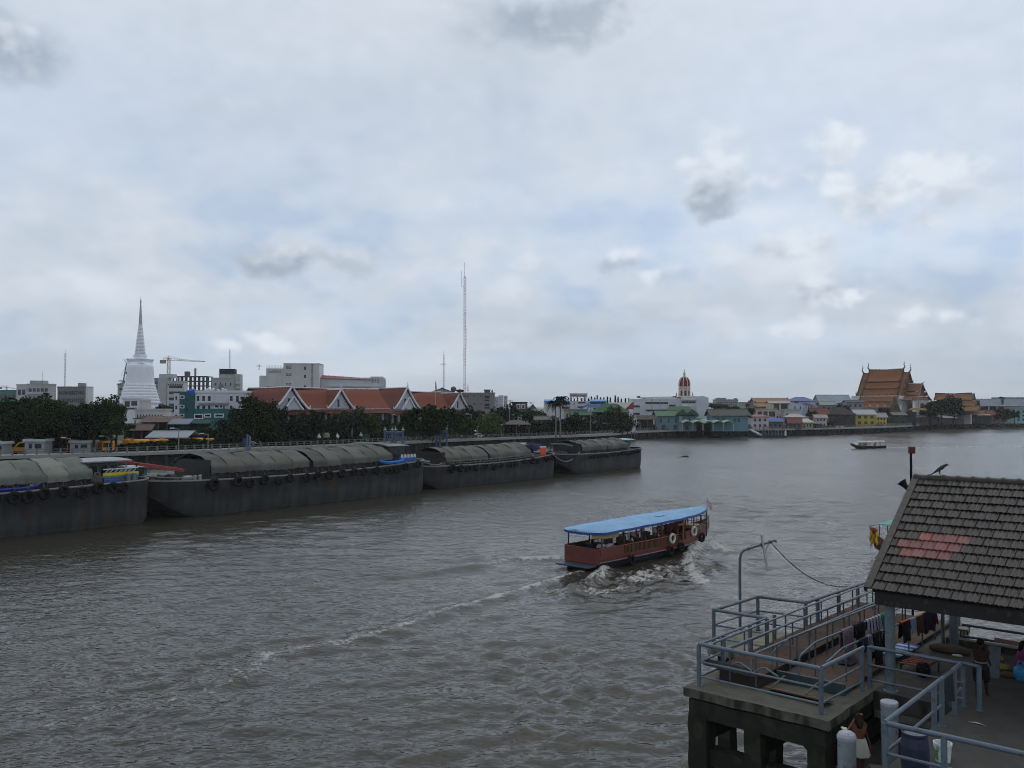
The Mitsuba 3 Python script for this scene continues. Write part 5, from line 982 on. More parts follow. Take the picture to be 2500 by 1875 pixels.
q = at(1672, 1116); k = thing('driftwood', 'dark driftwood floating in the open river', 'driftwood'); put('log', mv(tube([(-.9, 0, .02), (-.3, .1, .12), (.3, 0, .10), (.9, -.1, .16)], [.12, .2, .17, .1], 8), q), 'matte_bsdf', (.04, .035, .03), k); put('branch', mv(rod((.2, 0, .1), (.5, .1, .55), .07, 6), q), 'matte_bsdf', (.04, .035, .03), k)

# ------------------------------------------------------------------ the far bank: builders
def bank_at(u):                               # distance of the promenade edge on the bearing of u
    k = (u - 1250) / F; s = BD[:, 0] - k * BD[:, 1]; j = np.nonzero(np.diff(np.sign(s)))[0]; i = j[np.argmin(BD[j, 1])] if len(j) else len(BD) - 2
    t = s[i] / (s[i] - s[i + 1]); return BD[i, 1] * (1 - t) + BD[i + 1, 1] * t
def yawed(u, D, deg, z=GZ): o = off(u, D); return Frame((o[0], o[1], z), (math.cos(math.radians(deg)), math.sin(math.radians(deg))))
def px(n, D): return n / F * D


def facade(fr, key, W, H, dep, wins, col, pane=(.03, .034, .04), frame=None, x0=0.0, y0=0.0, z0=0.0, reveal=.28, wall='wall'):
    holes = [shapely.box(a, c, b, d) for a, b, c, d in wins]; front = shapely.box(x0, z0, x0 + W, z0 + H)
    for h in holes: front = front.difference(h)
    put(wall, fr(cat(upright(front, y0, y0 + reveal), box(x0, x0 + W, y0 + reveal + .003, y0 + dep, z0, z0 + H)) if front.geom_type == 'Polygon' else cat(*[upright(g, y0, y0 + reveal) for g in front.geoms], box(x0, x0 + W, y0 + reveal + .003, y0 + dep, z0, z0 + H))), 'far_paint_bsdf', col, key)
    for a, b, c, d in wins:
        w = put('window', fr(box(a + .01, b - .01, y0 + reveal - .10, y0 + reveal - .02, c + .01, d - .01)), 'pane_bsdf', vary(pane, .35), key)
        if frame is not None:
            t = min(.22, (b - a) * .2); put('frame', fr(upright(shapely.box(a - t, c - t, b + t, d + t).difference(shapely.box(a, c, b, d)), y0 - .08, y0 - .002)), 'far_paint_bsdf', frame, w)


def grid_wins(x0, x1, n, z0, z1, m, fw=.6, fh=.5):
    w, h = (x1 - x0) / n, (z1 - z0) / m; return [(x0 + w * (i + .5 - fw / 2), x0 + w * (i + .5 + fw / 2), z0 + h * (j + .5 - fh / 2), z0 + h * (j + .5 + fh / 2)) for j in range(m) for i in range(n)]


def gable(fr, key, x0, x1, y0, y1, z, h, col, over=.5, axis='x', thick=.18, name='roof', wallcol=None):
    if axis == 'x':
        ym = (y0 + y1) / 2; hw = (y1 - y0) / 2; d = h * over / hw; P = [[(x, y0 - over, z - d), (x, ym, z + h), (x, y1 + over, z - d)] for x in (x0 - over, x1 + over)]
        if wallcol is not None: put('gable_wall', fr(hull([(x, y, zz) for x in (x0 + .02, x1 - .02) for y, zz in ((y0 + .02, z), (y1 - .02, z), (ym, z + h - .08))])), 'far_paint_bsdf', wallcol, key)
    else:
        xm = (x0 + x1) / 2; hw = (x1 - x0) / 2; d = h * over / hw; P = [[(x1 + over, y, z - d), (xm, y, z + h), (x0 - over, y, z - d)] for y in (y0 - over, y1 + over)]
        if wallcol is not None: put('gable_wall', fr(hull([(x, y, zz) for y in (y0 + .02, y1 - .02) for x, zz in ((x0 + .02, z), (x1 - .02, z), (xm, z + h - .08))])), 'far_paint_bsdf', wallcol, key)
    v, f = sheet(P, 0.0); P2 = np.array(P); lowr = P2 - [0, 0, thick]
    m = cat(flat(v, f), flat(*sheet(lowr[::-1])), *[flat(np.vstack([P2[k], lowr[k][::-1]]), [[0, 1, 4], [0, 4, 5], [1, 2, 3], [1, 3, 4]]) for k in (0, 1)], *[flat(np.array([P2[0][j], P2[1][j], lowr[1][j], lowr[0][j]]), [[0, 1, 2], [0, 2, 3]]) for j in (0, 2)])
    k = put(name, fr(m), 'far_paint_bsdf', col, key)
    r = P2[:, 1]; put('ridge_cap', fr(bar(r[0] + [0, 0, .06], r[1] + [0, 0, .06], .3, .16)), 'far_paint_bsdf', np.array(col) * 1.15, k); return k


def hip(fr, key, x0, x1, y0, y1, z, h, col, over=.5, ridge=.4, name='roof'):
    xm, ym = (x0 + x1) / 2, (y0 + y1) / 2; L = (x1 - x0) * ridge / 2
    return put(name, fr(hull([(x, y, zz) for x in (x0 - over, x1 + over) for y in (y0 - over, y1 + over) for zz in (z - .15, z)] + [(xm - L, ym, z + h), (xm + L, ym, z + h)])), 'far_paint_bsdf', col, key)


def slab_roof(fr, key, x0, x1, y0, y1, z, col, t=.25, over=.3, par=0.0):
    put('roof_slab', fr(box(x0 - over, x1 + over, y0 - over, y1 + over, z + .002, z + t)), 'far_paint_bsdf', col, key)
    if par: put('parapet', fr(cat(box(x0 - over, x1 + over, y0 - over, y0 - over + .2, z + t + .002, z + t + par), box(x0 - over, x0 - over + .2, y0 - over + .201, y1, z + t + .002, z + t + par), box(x1 + over - .2, x1 + over, y0 - over + .201, y1, z + t + .002, z + t + par))), 'far_paint_bsdf', col, key)


def house(name, label, u0, u1, D, ve, vr, wall, roof, kind='gable', axis='x', deg=0, dep=None, wins=None, cat_='house', base=GZ, group=None, frame=None, n=3, over=.6):
    """a house between two bearings at distance D, its eaves at row ve, its ridge at row vr"""
    W = px(u1 - u0, D) / max(.5, math.cos(math.radians(deg))); H = hgt(ve, D) - base; k = thing(name, label, cat_, group); fr = yawed(u0, D, deg, base); dep = dep or W * .7
    wn = wins(W, H) if callable(wins) else (grid_wins(.4, W - .4, n, H * .12, H * .95, max(1, round(H / 3.4)), .5, .5) if wins is None else wins)
    facade(fr, k, W, H, dep, wn, wall, frame=frame); h = hgt(vr, D) - hgt(ve, D)
    if kind == 'gable': gable(fr, k, 0, W, 0, dep, H + .003, h, roof, over, axis, wallcol=wall)
    elif kind == 'hip': hip(fr, k, 0, W, 0, dep, H + .003, h, roof, over)
    elif kind == 'shed': put('roof', fr(hexa([[-over, -over, H + .003], [W + over, -over, H + .003], [W + over, dep, H + h], [-over, dep, H + h], [-over, -over, H + .15], [W + over, -over, H + .15], [W + over, dep, H + h + .15], [-over, dep, H + h + .15]])), 'far_paint_bsdf', roof, k)
    else: slab_roof(fr, k, 0, W, 0, dep, H, roof, .3, .3, max(h, .2))
    return fr, k, W, H, dep


def open_shed(name, label, u0, u1, D, ve, vr, roof, posts=4, deg=0, dep=6, cat_='shed', kind='gable', base=GZ, colr=(.12, .11, .10), back=(.05, .05, .045)):
    W = px(u1 - u0, D); H = hgt(ve, D) - base; k = thing(name, label, cat_); fr = yawed(u0, D, deg, base); h = hgt(vr, D) - hgt(ve, D)
    for i in range(posts): put('post', fr(box(W * i / (posts - 1) - .12, W * i / (posts - 1) + .12, 0, .24, 0, H - .3)), 'far_paint_bsdf', colr, k)
    put('back_wall', fr(box(0, W, dep - .2, dep, 0, H)), 'far_paint_bsdf', back, k)
    if kind == 'gable': gable(fr, k, 0, W, 0, dep, H, max(h, .2), roof, .5)
    elif kind == 'hip': hip(fr, k, 0, W, 0, dep, H, max(h, .2), roof, .5)
    else: put('roof', fr(hexa([[-.5, -.5, H - .15], [W + .5, -.5, H - .15], [W + .5, dep + .4, H + h - .15], [-.5, dep + .4, H + h - .15], [-.5, -.5, H], [W + .5, -.5, H], [W + .5, dep + .4, H + h], [-.5, dep + .4, H + h]])), 'far_paint_bsdf', roof, k)
    return fr, k, W, H


# ------------------------------------------------------------------ trees
def crown_unit(seed, n=2600, flatness=.8, blobs=15, leaf=.062, low=-.75):
    r = np.random.default_rng(seed); C = [np.zeros(3)]; R = [.55]
    for i in range(blobs):
        a = r.uniform(0, TAU); zz = r.uniform(low, .85); q = r.uniform(.42, .78) * math.sqrt(max(1 - zz * zz * .55, .2)); C.append(np.array([math.cos(a) * q, math.sin(a) * q, zz * flatness * .75])); R.append(r.uniform(.22, .40))
    P = []
    for c, rad in zip(C, R):
        m = int(n * (rad ** 2) / sum(x ** 2 for x in R)); d = r.normal(size=(m, 3)); d /= np.linalg.norm(d, axis=1, keepdims=True); P.append(c + d * rad * (r.uniform(.25, 1, (m, 1)) ** .45) * [1, 1, .85])
    P = np.vstack(P); P += .10 * (np.stack([meshkit.fbm(P * 4 + 5 * k, 3, seed + k) for k in range(3)], 1) - .5) * 2
    m = len(P); a = r.normal(size=(m, 3)); a[:, 2] *= .7; a /= np.linalg.norm(a, axis=1, keepdims=True); b = np.cross(a, r.normal(size=(m, 3))); b /= np.linalg.norm(b, axis=1, keepdims=True); s = leaf * r.uniform(.6, 1.5, (m, 1))
    V = np.stack([P - a * s, P + b * s * .55, P + a * s, P - b * s * .55], 1).reshape(-1, 3); i = np.arange(m)[:, None] * 4; return V, np.vstack([i + [0, 1, 2], i + [0, 2, 3]])


CROWNS = [crown_unit(100 + i, 2600, .85 - .1 * (i % 3), 13 + 2 * i) for i in range(6)]; SPRAY = [crown_unit(200 + i, 1500, .5, 12, .075, -.3) for i in range(2)]; CONES = None
BARK = (.045, .037, .028)


def tree(label, u, D, vt, wpx, col=(.030, .046, .020), vb=None, name='tree', tall=None, base=GZ, group=None, cr=None, cat_='tree'):
    k = thing(name, label, cat_, group); r = px(wpx, D) * .57; top = hgt(vt, D); h = top - base; bot = (hgt(vb, D) if vb else base + h * .22); c = off(u, D); cz_ = (top + bot) / 2; rz = (top - bot) / 2
    m = cr if cr is not None else CROWNS[int(rng.integers(len(CROWNS)))]; a = rng.uniform(0, TAU); cs, sn = math.cos(a), math.sin(a); v = m[0] @ np.array([[cs, sn, 0], [-sn, cs, 0], [0, 0, 1]]); z = v[:, 2] / np.abs(v[:, 2]).max()
    put('crown', (np.column_stack([v[:, 0] * r + c[0], v[:, 1] * r * .95 + c[1], z * rz + cz_]), m[1]), 'leaf_bsdf', vary(col, .22), k)
    tr = max(.12, h * .022); pts = [(c[0] + h * .02 * math.sin(i * 1.7 + a), c[1], base + (cz_ - base) * i / 4) for i in range(5)]; L = [tube(pts, [tr * (1.35 - .18 * i) for i in range(5)], 7)]
    for i in range(4): q = i * 1.57 + a; L.append(tube([pts[2 + i % 2], (c[0] + .3 * r * math.cos(q), c[1] + .3 * r * math.sin(q), (pts[3][2] + cz_) / 2), (c[0] + .65 * r * math.cos(q), c[1] + .65 * r * math.sin(q), cz_ + rz * .35)], [tr * .6, tr * .4, tr * .15], 5))
    put('trunk', cat(L), 'matte_bsdf', BARK, k); return k


GREEN, DARKG, LIGHT = (.050, .074, .031), (.037, .055, .027), (.078, .115, .034)
left_trees = [(-15, 186, 968, 130), (35, 196, 970, 110), (72, 190, 964, 105), (118, 198, 958, 100), (150, 188, 972, 100), (196, 192, 985, 96), (218, 190, 967, 92), (262, 186, 962, 84), (284, 182, 990, 52), (15, 178, 1000, 96), (88, 179, 992, 110), (168, 178, 996, 100), (232, 178, 1000, 96), (272, 176, 1012, 60)]
for i, (u, D, v, w) in enumerate(left_trees): tree('dense dark green tree in the big grove behind the nearest barge', u, D, v, w, vary(GREEN if i % 3 else DARKG, .2), vb=1070 if D < 181 else 1050, group='dark trees of the grove behind the nearest barge')
for la, u, D, v, w, c, vb in (('rounded tree with pale flecked leaves before the brown museum roof', 624, 207, 962, 118, (.034, .052, .018), 1082), ('low dark tree beside the rounded museum tree', 586, 204, 992, 66, GREEN, 1082), ('leafy tree before the leftmost red roof slope', 650, 211, 972, 74, GREEN, 1080), ('dark tree under the leftmost white gable', 676, 212, 988, 56, DARKG, 1075),
        ('dark bushy tree below the long red roof', 727, 219, 1004, 58, DARKG, 1075), ('thin dark tree beside the grey stele', 773, 222, 998, 50, DARKG, 1070), ('dark spreading tree under the second white gable', 853, 226, 990, 84, DARKG, 1058), ('light green tree behind the concrete post', 905, 234, 1008, 60, LIGHT, 1066), ('low bush beside the second blue landing gate', 972, 238, 1028, 46, GREEN, 1066),
        ('layered bright green tree before the third white gable', 1030, 240, 984, 96, (.032, .062, .012), 1066), ('layered green tree below the satellite dish', 1082, 246, 990, 84, (.030, .058, .012), 1070), ('small bushy tree behind the farther blue landing gate', 1058, 240, 1030, 50, DARKG, 1070), ('fresh green tree right of the satellite dish gable', 1136, 254, 1020, 62, (.040, .07, .016), 1068), ('dark tree behind the fourth white gable', 1158, 285, 988, 66, DARKG, 1050),
        ('drooping bright green tree before the grey flats', 1188, 266, 1006, 72, LIGHT, 1064), ('large dark round tree right of the grey flats', 1228, 292, 980, 84, DARKG, 1050), ('small tree above the grey roofed house', 1292, 298, 996, 62, GREEN, 1040), ('low trees beside the white pole', 1262, 275, 1028, 42, DARKG, 1066), ('bushy tree left of the two palms', 1318, 284, 1024, 66, DARKG, 1066), ('green tree between pole and palms', 1312, 315, 1000, 46, (.045, .065, .02), 1030),
        ('dark tree behind the palms', 1350, 292, 1012, 48, DARKG, 1060), ('open branched tree right of the palms', 1392, 290, 1006, 56, (.035, .045, .02), 1064), ('small grey green tree beside the white gabled house', 1468, 316, 1004, 34, GREEN, 1045), ('tall dark columnar tree beside the lamp pole', 1500, 310, 988, 48, DARKG, 1062), ('round green tree by the grey hut', 1532, 318, 1006, 40, (.032, .05, .018), 1050), ('low spreading bush left of the grey hut', 1520, 314, 1022, 44, GREEN, 1062),
        ('green tree before the long pale school', 1626, 385, 985, 52, (.028, .045, .018), 1010), ('tree left of the grey office block', 1752, 440, 982, 50, GREEN, 1000), ('tree below the grey office block', 1790, 430, 990, 40, GREEN, 1005), ('dark tree behind the orange temple hall', 1838, 395, 994, 44, DARKG, 1015), ('dark tree behind the pink roof', 1980, 400, 1002, 28, GREEN, 1018), ('tree behind the brown vine covered house', 2052, 432, 984, 42, GREEN, 1006),
        ('round tree before the big orange temple', 2152, 440, 994, 44, DARKG, 1018), ('big round dark tree between the two temples', 2298, 470, 963, 74, DARKG, 1024), ('dark tree leaning on the big round one', 2328, 474, 968, 50, GREEN, 1022), ('low tree left of the big round one', 2270, 474, 982, 44, DARKG, 1022), ('tree below the long grey hall', 2448, 500, 996, 40, DARKG, 1026), ('last tree at the right edge of the far bank', 2476, 505, 1000, 30, (.02, .034, .014), 1026),
        ('small flat topped tree rising over the long grey hall', 2447, 560, 968, 17, GREEN, 974), ('green tree right of the white bell shaped stupa', 402, 330, 985, 46, GREEN, 1010), ('small tree hanging over the brown shed', 312, 200, 1030, 36, GREEN, 1052), ('bushy tree in front of the teal block', 556, 206, 1022, 52, DARKG, 1062)):
    tree(la, u, D, v, w, c, vb, cr=SPRAY[0] if 'layered' in la else None)


def palm(label, u, D, vt, lean):
    k = thing('palm_tree', label, 'palm tree'); b = off(u, D); top = hgt(vt, D) - 1.2; pts = [(b[0] + lean * (i / 6) ** 2, b[1], GZ + (top - GZ) * i / 6) for i in range(7)]; put('trunk', tube(pts, [.28, .25, .23, .21, .2, .2, .22], 8), 'far_paint_bsdf', (.17, .16, .145), k); c = np.array(pts[-1])
    for i in range(16):
        a = i * 2.4 + rng.uniform(-.2, .2); e = rng.uniform(-.6, .75); L = rng.uniform(2.6, 3.5); sp = [c + np.array([math.cos(a) * L * t * math.cos(e * (1 - t * .6)), math.sin(a) * L * t * math.cos(e * (1 - t * .6)), L * (t * math.sin(e + .45) - .95 * t * t)]) for t in np.linspace(0, 1, 8)]; n = np.array([-math.sin(a), math.cos(a), 0]); q = []
        for j, t in enumerate(np.linspace(.08, 1, 26)):
            p = np.array([np.interp(t, np.linspace(0, 1, 8), [s[x] for s in sp]) for x in range(3)]); ll = .75 * math.sin(math.pi * (.12 + .85 * t)) + .12
            for s in (-1, 1): d = n * s * .8 + np.array([math.cos(a) * .35, math.sin(a) * .35, -.45]); q.append(flat([p, p + d * ll + [0, 0, .06], p + d * ll - [0, 0, .06], p + [0, 0, -.08]], [[0, 1, 2], [0, 2, 3]]))
        put('frond', cat(tube(sp, [.05, .045, .04, .035, .03, .025, .02, .01], 4), *q), 'leaf_bsdf', vary((.022, .034, .014), .25), k)


palm('taller royal palm on the right of the pair behind the promenade', 1368, 276, 962, .1); palm('royal palm on the left of the pair behind the promenade', 1357, 274, 974, -.2)
for i, (u, v) in enumerate(((1388, 972), (1394, 969), (1402, 973), (1410, 970), (1420, 972), (1428, 969), (1437, 972), (1444, 968), (1452, 970), (1458, 965), (1466, 970), (1474, 970), (1483, 968), (1490, 970), (1502, 965), (1509, 969), (1517, 973), (1527, 972), (1535, 972), (1541, 974))):
    D = 470; r = np.random.default_rng(300 + i); n = 1100; t = r.uniform(0, 1, n) ** .7; a = r.uniform(0, TAU, n); h = hgt(v, D) - GZ; R = (px(13, D) / 2) * (1 - t) ** 1.1 * r.uniform(.3, 1, n) + .1; P = np.stack([R * np.cos(a), R * np.sin(a), GZ + h * (.2 + .8 * t)], 1) + off(u, D); d = np.stack([np.cos(a), np.sin(a), -.4 + 0 * a], 1) * .38; s = np.stack([-np.sin(a), np.cos(a), 0 * a], 1) * .22
    k = thing('conifer', 'slim dark conifer in the distant row behind the school sign', 'conifer', 'distant row of conifers'); V = np.stack([P - s, P + d, P + s + [0, 0, .1]], 1).reshape(-1, 3); put('foliage', (V, np.arange(len(V)).reshape(-1, 3)), 'leaf_bsdf', vary((.03, .042, .03), .2), k); put('trunk', tube([off(u, D) + [0, 0, GZ], off(u, D) + [0, 0, GZ + h]], [.22, .04], 6), 'matte_bsdf', BARK, k)

# ------------------------------------------------------------------ skyline on the left
D = 520
def tower(name, label, u0, u1, D, vt, wall, floors, bays, base=GZ, deg=0, dep=None, fw=.8, fh=.45, band=False, z0=None, cat_='building'):
    W = px(u1 - u0, D); H = hgt(vt, D) - base; k = thing(name, label, cat_); fr = yawed(u0, D, deg, base); dep = dep or W * .6; zz = z0 if z0 is not None else H * .35
    facade(fr, k, W, H, dep, grid_wins(.6, W - .6, bays, zz, H - .6, floors, fw, fh), wall); slab_roof(fr, k, 0, W, 0, dep, H, np.array(wall) * .9, .3, .15, .5)
    if band:
        for j in range(floors): put('balcony_slab', fr(box(-.3, W + .3, -1.0, -.003, zz + (H - .6 - zz) * j / floors - .1, zz + (H - .6 - zz) * j / floors + .75)), 'far_paint_bsdf', np.array(wall) * 1.1, k)
    return fr, k, W, H
fr, k, W, H = tower('apartment_block', 'pale grey flats with a rooftop box, leftmost on the skyline', 66, 120, 520, 940, (.36, .36, .37), 3, 5, band=True)
put('penthouse', fr(box(1.0, 8.8, 1, 7, H + .31, H + px(11, 520))), 'far_paint_bsdf', (.33, .33, .34), k); put('antenna', fr(rod((7.8, 2, H + 2.5), (7.8, 2, H + 8), .10, 6)), 'far_paint_bsdf', (.3, .3, .3), k)
fr, k, W, H = tower('apartment_block', 'plain pale block joined to the leftmost skyline flats', 40, 65, 535, 941, (.40, .41, .42), 2, 2)
fr, k, W, H = tower('office_block', 'long grey office block behind the grove, with a mast', 140, 208, 480, 947, (.17, .18, .185), 3, 12, fw=.86, fh=.5); put('stair_tower', fr(box(W - 4.5, W - 1.8, 1, 5, H + .31, H + px(12, 480))), 'far_paint_bsdf', (.25, .25, .26), k); put('end_wall', fr(box(W + .31, W + 1.6, -.2, 6, 0, H + .4)), 'far_paint_bsdf', (.5, .5, .5), k)
tower('green_roof_hall', 'low teal sided block at the left end of the skyline', -20, 38, 600, 955, (.07, .16, .16), 2, 6, cat_='hall')


def mast(label, u, D, vt, vb, w, col=((.42, .12, .10), (.5, .5, .5)), cross=None, name='radio_mast'):
    k = thing(name, label, 'mast'); c = off(u, D); z0, z1 = hgt(vb, D), hgt(vt, D); n = max(3, int((z1 - z0) / (w * 1.6))); L = [[c + [w * .58 * math.cos(a), w * .58 * math.sin(a), z] for z in np.linspace(z0, z1 - (z1 - z0) * .10, n + 1)] for a in (0, 2.09, 4.19)]; ns = 7 if len(col) > 1 else 1
    for s in range(ns):
        i0, i1 = s * n // ns, (s + 1) * n // ns; q = [rod(l[i0], l[i1], max(.045, w * .085), 5) for l in L]
        for i in range(i0, i1): q += [rod(L[j][i], L[(j + 1) % 3][i + 1], max(.03, w * .05), 4) for j in range(3)]
        put('lattice_section', cat(q), 'far_paint_bsdf', col[s % len(col)], k)
    put('tip', rod(c + [0, 0, z1 - (z1 - z0) * .11], c + [0, 0, z1], max(.05, w * .09), 5), 'far_paint_bsdf', (.35, .35, .36), k)
    for v, h in (cross or ()): put('crossbar', rod(c + [-h, 0, hgt(v, D)], c + [h, 0, hgt(v, D)], .06, 5), 'far_paint_bsdf', (.3, .3, .3), k)
    return k, c


k, c = mast('tall red and white lattice radio mast near the middle of the skyline', 1134, 340, 640, 975, .85)
put('side_antenna', cat(rod(c + [-1.3, 0, hgt(698, 340)], c + [-1.3, 0, hgt(660, 340)], .07, 5), rod(c + [-1.3, 0, hgt(698, 340)], c + [0, 0, hgt(698, 340)], .06, 5), rod(c + [.8, 0, hgt(850, 340)], c + [.8, 0, hgt(800, 340)], .05, 5)), 'far_paint_bsdf', (.3, .3, .32), k)
mast('shorter grey aerial mast with a cross arm', 1083, 330, 855, 965, .40, ((.30, .31, .32),), ((889, 1.3), (888, .7)))
mast('thin mast rising behind the grove', 158, 478, 853, 947, .7, ((.3, .3, .31),)); mast('thin mast over the block with the dark rooftop box', 560, 440, 850, 900, .5, ((.32, .32, .33),))
mast('slim aerial on the grey flats', 1142, 350, 938, 975, .25, ((.3, .3, .3),), ((953, .8), (948, .5)))
mast('rooftop aerials left of the big white block', 632, 345, 889, 903, .2, ((.3, .3, .3),), ((895, 1.2), (892, .8)))


def crane(label, u, D, vt, vb, j0, j1, vj):
    k = thing('tower_crane', label, 'crane'); c = off(u, D); w = 1.3; z0, z1 = hgt(vb, D), hgt(vt, D); n = int((z1 - z0) / 2)
    q = [rod(c + [a, b, z0], c + [a, b, z1], .16, 5) for a in (-w / 2, w / 2) for b in (-w / 2, w / 2)] + [rod(c + [(-1) ** i * w / 2, -w / 2, z0 + (z1 - z0) * i / n], c + [(-1) ** (i + 1) * w / 2, -w / 2, z0 + (z1 - z0) * (i + 1) / n], .11, 4) for i in range(n)]
    put('tower', cat(q), 'far_paint_bsdf', (.38, .30, .25), k); a, b = off(j0, D), off(j1, D); za, zb = hgt(vj, D), hgt(vj + 4, D); m = 16
    q = [rod(a + [0, 0, za], b + [0, 0, zb], .16, 5), rod(a + [0, 0, za + 1.3], b + [0, 0, zb + .2], .12, 5)] + [rod(a + (b - a) * i / m + [0, 0, za + (zb - za) * i / m], a + (b - a) * (i + .5) / m + [0, 0, za + (zb - za) * i / m + 1.2 * (1 - i / m)], .08, 4) for i in range(m)]
    put('jib', cat(q), 'far_paint_bsdf', (.40, .32, .27), k); put('counterweight', mv(box(-1.5, 1.5, -.8, .8, -1.6, .4), a + [0, 0, za - .4]), 'far_paint_bsdf', (.25, .24, .23), k); put('apex', cat(rod(c + [0, 0, z1 - 1], c + [0, 0, z1 + 1.2], .2, 5), rod(c + [0, 0, z1 + 1.1], (a + b) / 2 + [0, 0, (za + zb) / 2 + .6], .07, 4), rod(c + [0, 0, z1 + 1.1], a + [0, 0, za + 1], .07, 4)), 'far_paint_bsdf', (.35, .3, .27), k)


crane('tower crane with a long jib over the unfinished block', 411, 520, 873, 915, 397, 500, 879); crane('small far crane at the left edge of the skyline', 16, 900, 944, 968, 0, 42, 945)
# white hotel and the concrete frame behind the stupa
fr, k, W, H = tower('hotel_block', 'white hotel with dark balcony bands right of the stupa', 408, 449, 470, 934, (.42, .43, .44), 5, 1, fw=.92, fh=.45, z0=6, base=GZ); put('core', fr(box(-5.0, -.31, 0, 7, 0, H + 2.6)), 'far_paint_bsdf', (.36, .37, .38), k); put('core_top', fr(box(-4.8, 2.5, 1, 7, H + 2.61, H + 4.6)), 'far_paint_bsdf', (.38, .39, .40), k)
for i in range(7): put('window', fr(box(.4 + i * 1.2, 1.2 + i * 1.2, -.08, -.01, H - 1.35, H - .6)), 'pane_bsdf', (.03, .03, .035), k)
fr, k, W, H = tower('hotel_wing', 'grey lower wing of the white hotel beside the stupa', 369, 389, 490, 926, (.26, .29, .29), 8, 1, fw=.9, fh=.5, z0=4)
k = thing('unfinished_block', 'bare concrete frame of an unfinished tower under the crane', 'building'); fr = yawed(420, 545, 0); W = px(85, 545); zt = hgt(918, 545) - GZ
for j in range(8): z = zt - j * 2.9; put('floor_slab', fr(box(0 if j else -.3, W, 0, 11, z - .45, z)), 'far_paint_bsdf', (.09, .09, .095), k)
for i in range(9):
    for y in (0.2, 9.6): put('column', fr(box(i * W / 8 - .35 + .35 * (i == 0) - .35 * (i == 8), i * W / 8 + .35 + .35 * (i == 0) - .35 * (i == 8), y, y + .8, 0, zt - .46)), 'far_paint_bsdf', (.085, .085, .09), k)
put('green_netting', fr(box(W * .22, W * .80, -.5, -.35, zt - 23, zt - 9)), 'far_paint_bsdf', (.05, .10, .10), k); put('lift_shaft', fr(box(W * .30, W * .40, 3, 7, zt + .01, zt + 3)), 'far_paint_bsdf', (.10, .10, .10), k); put('lift_shaft', fr(box(W * .58, W * .61, 3, 5, zt + .01, zt + 5)), 'far_paint_bsdf', (.2, .2, .2), k)
fr, k, W, H = tower('tower_block', 'grey block with a dark rooftop box', 517, 570, 440, 926, (.33, .34, .34), 4, 4, fw=.25, fh=.4, z0=8, deg=8); put('upper_storey', fr(box(3.0, 10.6, 2, 8, H + .31, H + px(14, 440))), 'far_paint_bsdf', (.36, .37, .37), k); put('dark_box', fr(box(3.2, 10.6, 1.5, 8.5, H + px(14, 440) + .01, H + px(26, 440))), 'far_paint_bsdf', (.025, .027, .03), k)
put('stair_tower', fr(box(W + .01, W + 2.8, 1, 8, 0, H + 2.7)), 'far_paint_bsdf', (.34, .36, .36), k); put('stain', fr(hull([(4.5 + 1.6 * math.cos(a), -.03 + .02 * b, H - 4.5 + 2.4 * math.sin(a)) for a in np.linspace(0, TAU, 12) for b in (0, 1)])), 'far_paint_bsdf', (.18, .2, .19), k)
for j in range(5): put('balcony', fr(box(W + .5, W + 3.1, .3, 1.0, H - 2.2 - 2.4 * j, H - 1.2 - 2.4 * j)), 'far_paint_bsdf', (.42, .43, .44), k)
# building behind the stupa with a green roof and rooftop crane
fr, k, W, H = tower('apartment_block', 'grey flats with a green hipped roof half hidden by the stupa', 287, 318, 430, 940, (.30, .32, .31), 5, 2, fw=.8, fh=.4, z0=6); hip(fr, k, 0, W, 0, 6, H + .32, px(8, 430), (.10, .17, .13), .4, .4)
k = thing('rooftop_crane', 'grey jib crane standing beside the bell of the stupa', 'crane'); c = off(300, 420); put('mast', tube([c + [0, 0, hgt(945, 420)], c + [.2, 0, hgt(928, 420)], c + [1.6, 0, hgt(886, 420)]], [.5, .35, .25], 6), 'far_paint_bsdf', (.24, .25, .25), k); put('jib', cat(rod(c + [1.6, 0, hgt(886, 420)], c + [.2, 0, hgt(877, 420)], .15, 5), rod(c + [1.6, 0, hgt(889, 420)], c + [-1, 0, hgt(917, 420)], .06, 4)), 'far_paint_bsdf', (.22, .23, .23), k); put('platform', mv(box(-1.6, 1.2, -1, 1, 0, .4), c + [0, 0, hgt(931, 420)]), 'far_paint_bsdf', (.08, .09, .09), k)

# ------------------------------------------------------------------ the white stupa
D = 350; c = off(341, D); S = px(1, D); k = thing('stupa', 'tall white bell shaped stupa with a ringed spire', 'stupa'); wh = (.64, .65, .68)
def zz(v): return hgt(v, D)
prof = [(52, 1006), (48, 1000), (47.5, 992), (45, 990)]
for i in range(7): r = 47 - 1.9 * i; v = 985 - 7.0 * i; prof += [(r, v), (r + .9, v - 1.5), (r + .7, v - 4.2), (r - 1.6, v - 4.9)]
put('terrace_ring', mv(lathe([(54 * S, GZ)] + [(r * S, zz(v)) for r, v in prof] + [(34 * S, zz(938))], 32), c), 'plaster_bsdf', wh, k)
bell = [(35.5, 940), (34, 938), (33.2, 930), (32.4, 918), (31.8, 906), (31.3, 898), (30.3, 893), (28, 889.5), (24, 887.5)]
put('bell', mv(flat(*lathe([(r * S, zz(v)) for r, v in bell], 22)), c), 'plaster_bsdf', wh, k); put('bell_niche', mv(box(-.22, .22, -.2, .2, zz(913.5), zz(909)), c + [-23.5 * S, -22.0 * S, 0]), 'pane_bsdf', (.02, .02, .02), k)
